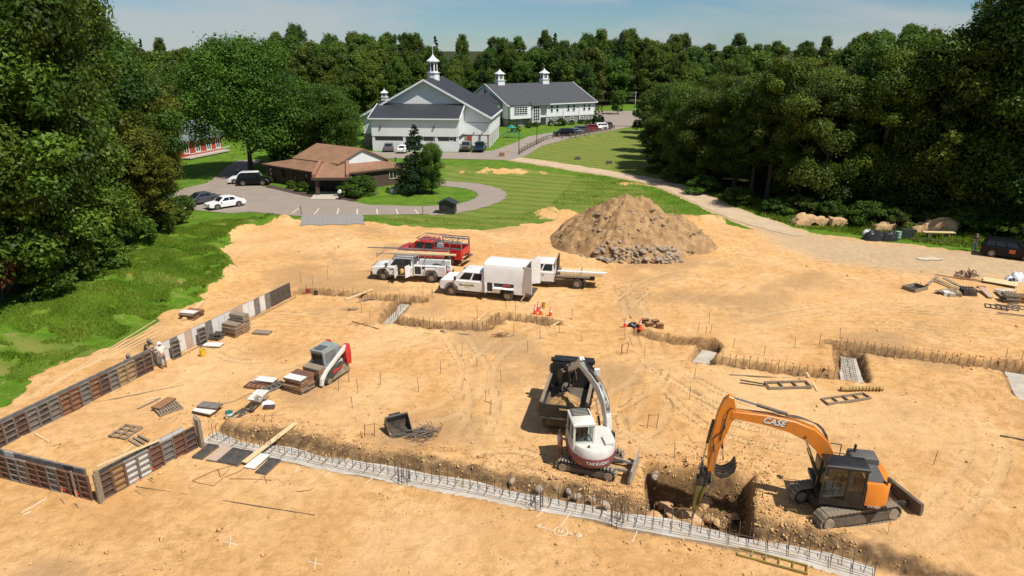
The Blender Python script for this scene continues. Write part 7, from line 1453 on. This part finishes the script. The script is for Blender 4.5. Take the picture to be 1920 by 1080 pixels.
for px,lb in((1692,'tall dark bin next to the pale green barrel'),(1699,'dark narrow bin in the middle of the three bins'),(1706,'dark bin at the end of the three bins')): x,y=G(px,447); tag(MB().hexa([(-.22,-.22,0),(.22,-.22,0),(.22,.22,0),(-.22,.22,0)],[(-.3,-.28,1.0),(.3,-.28,1.0),(.3,.28,1.0),(-.3,.28,1.0)]).build('bin','dgreen',loc=(x,y,hz(x,y))),lb,'bin')
x,y=G(1758,447); T=thing('plank_table','pale plank table standing before the peaked rock','table',(x,y,hz(x,y)),R(-6)); MB().bx(-1.6,1.6,-.3,.3,.62,.7).build('top','wood',T); [MB().bx(xx-.1,xx+.1,-.25,.25,0,.62).build('trestle','oldwood',T) for xx in(-1.0,1.0)]
plank((1706,450),(1788,457),.3,.22,'blackm','long dark pipe lying in front of the plank table',cat='pipe',name='pipe')
# ---- posts, fence, lamps, playground
for px in(565,793): 
    x,y=G(px,402); m=MB(); m.tube((0,0,-.1),(0,0,1.05),.045,n=6); tag(m.build('marker_post','darkdirt',loc=(x,y,0)),'thin post at the edge of the striped parking area','post','parking edge posts')
FP=smooth_path(Gs([(969,293),(985,282),(1007,271),(1030,259),(1060,262),(1100,253),(1155,241)]),2); T=thing('rail_fence','low dark rail fence along the drive above the mown meadow','fence',(0,0,0)); acc=0; last=None; pts=[]
for a,b in zip(FP[:-1],FP[1:]):
    l=math.hypot(b[0]-a[0],b[1]-a[1]); acc+=l
    while acc>=2.4: acc-=2.4; t=1-acc/l; pts.append((a[0]+(b[0]-a[0])*t,a[1]+(b[1]-a[1])*t))
for p in pts: MB().bx(p[0]-.08,p[0]+.08,p[1]-.08,p[1]+.08,-.1,1.0).build('post','darkdirt',T)
for z in(.45,.85):
    for a,b in zip(pts[:-1],pts[1:]): m=MB(); m.bar((*a,z),(*b,z),.06,.12); m.build('rail','darkdirt',T)
def lamp(px,py,h,label,mat='blackm'):
    x,y=G(px,py); T=thing('lamp_post',label,'lamp post',(x,y,hz(x,y))); m=MB(); m.tube((0,0,0),(0,0,h),.09,.06,8); m.build('pole',mat,T); m=MB(); m.bx(-.3,.3,-.2,.2,h,h+.15); m.build('lamp_head',mat,T)
lamp(973,287,4.4,'dark lamp post at the start of the rail fence'); lamp(1006.5,271,4.4,'dark lamp post midway along the rail fence'); lamp(1190,213,6.5,'pale tall pole at the edge of the far car park','plastic_w'); lamp(1246,200,5,'pale pole rising behind the roadside wood','plastic_w')
x,y=G(959,258); T=thing('playground','small green playground climber with slides by the hall','playground',(x,y,.02)); MT['pgreen']=flat('playground_green',(.02,.22,.16))
for a in((-1,-1),(1,-1),(1,1),(-1,1)): MB().tube((a[0]*.8,a[1]*.8,0),(a[0]*.8,a[1]*.8,2.2),.06).build('post','pgreen',T)
MB().bx(-.8,.8,-.8,.8,1.15,1.25).build('platform','pgreen',T); m=MB(); m.hexa([(-.8,-.3,1.15),(-.8,.3,1.15),(-3,.3,.15),(-3,-.3,.15)],[(-.8,-.3,1.3),(-.8,.3,1.3),(-3,.3,.3),(-3,-.3,.3)]); m.build('slide','pgreen',T); m=MB(); m.hexa([(.8,-.3,1.15),(.8,.3,1.15),(2.8,.3,.15),(2.8,-.3,.15)],[(.8,-.3,1.3),(.8,.3,1.3),(2.8,.3,.3),(2.8,-.3,.3)]); m.build('slide','pgreen',T); m=MB(); m.lathe([(1.2,2.2),(.02,3.0)],4); m.build('canopy','pgreen',T)
x,y=G(941,293); tag(MB().bx(-.5,.5,-.4,.4,0,.7).build('utility_box','brownply',loc=(x,y,0)),'small brown utility box beside the church drive','box')
for px,py,lb in((1083,299,'small dark drain box in the mown meadow'),(1142,307,'dark drain box near the road edge of the meadow')): x,y=G(px,py); tag(MB().bx(-.5,.5,-.35,.35,0,.5).build('drain_box','darkdirt',loc=(x,y,hz(x,y))),lb,'drain')
# ---- loose clods and stones: one mass of small geometry
def clods(n,seed):
    rg=np.random.default_rng(seed); x=np.concatenate([rg.uniform(-30,40,n),rg.uniform(-20,14,n),rg.uniform(3,13,n//3)]); y=np.concatenate([rg.uniform(19,66,n),rg.uniform(19,34,n),rg.uniform(22,31,n//3)]); k=(sdpoly(x,y,SITE)>.2)
    D,S,O=sdline(x,y,T1); near=(O>1.0)&(O<3.4)&(D<4); keep=(rg.random(len(x))<np.where(near,1,.05+.25*ss(.55,.8,vn(x*.4,y*.4,7))))
    for p,hw,dp in NAR: d,_,_=sdline(x,y,p); keep|=(d<hw+.9)&(d>hw-.1)&(rg.random(len(x))<.8)
    pt=sdpoly(x,y,PIT); keep|=(pt>-.8)&(rg.random(len(x))<.9); keep&=~((O>-.1)&(O<1.15)&(D<2)); k&=keep; x,y=x[k],y[k]; z=height(x,y); m=len(x); s=rg.gamma(2.0,.015,m)+.01; s=np.minimum(s,.16)
    base=np.array([(1,0,0),(-.6,.8,0),(-.6,-.8,0),(.2,.1,.9),(.1,0,-.5)]); a=rg.random(m)*6.28; ca,sa=np.cos(a),np.sin(a); B=base[None]*(1+.35*rg.normal(size=(m,5,3)))*s[:,None,None]
    X=B[:,:,0]*ca[:,None]-B[:,:,1]*sa[:,None]+x[:,None]; Y=B[:,:,0]*sa[:,None]+B[:,:,1]*ca[:,None]+y[:,None]; Z=B[:,:,2]+z[:,None]+s[:,None]*.25
    F=np.array([(0,1,3),(1,2,3),(2,0,3),(1,0,4),(2,1,4),(0,2,4)]); Fq=(F[None]+(np.arange(m)*5)[:,None,None]).reshape(-1,3); o=npmesh('dirt_clods',np.stack([X,Y,Z],-1).reshape(-1,3),Fq,earth('clod_earth',((.42,.25,.11),(.70,.46,.22),(.56,.35,.16)),.8,.3),n=3); return tag(o,'loose clods and pebbles scattered over the bare dirt','clods',kind='stuff')
clods(16000,5)
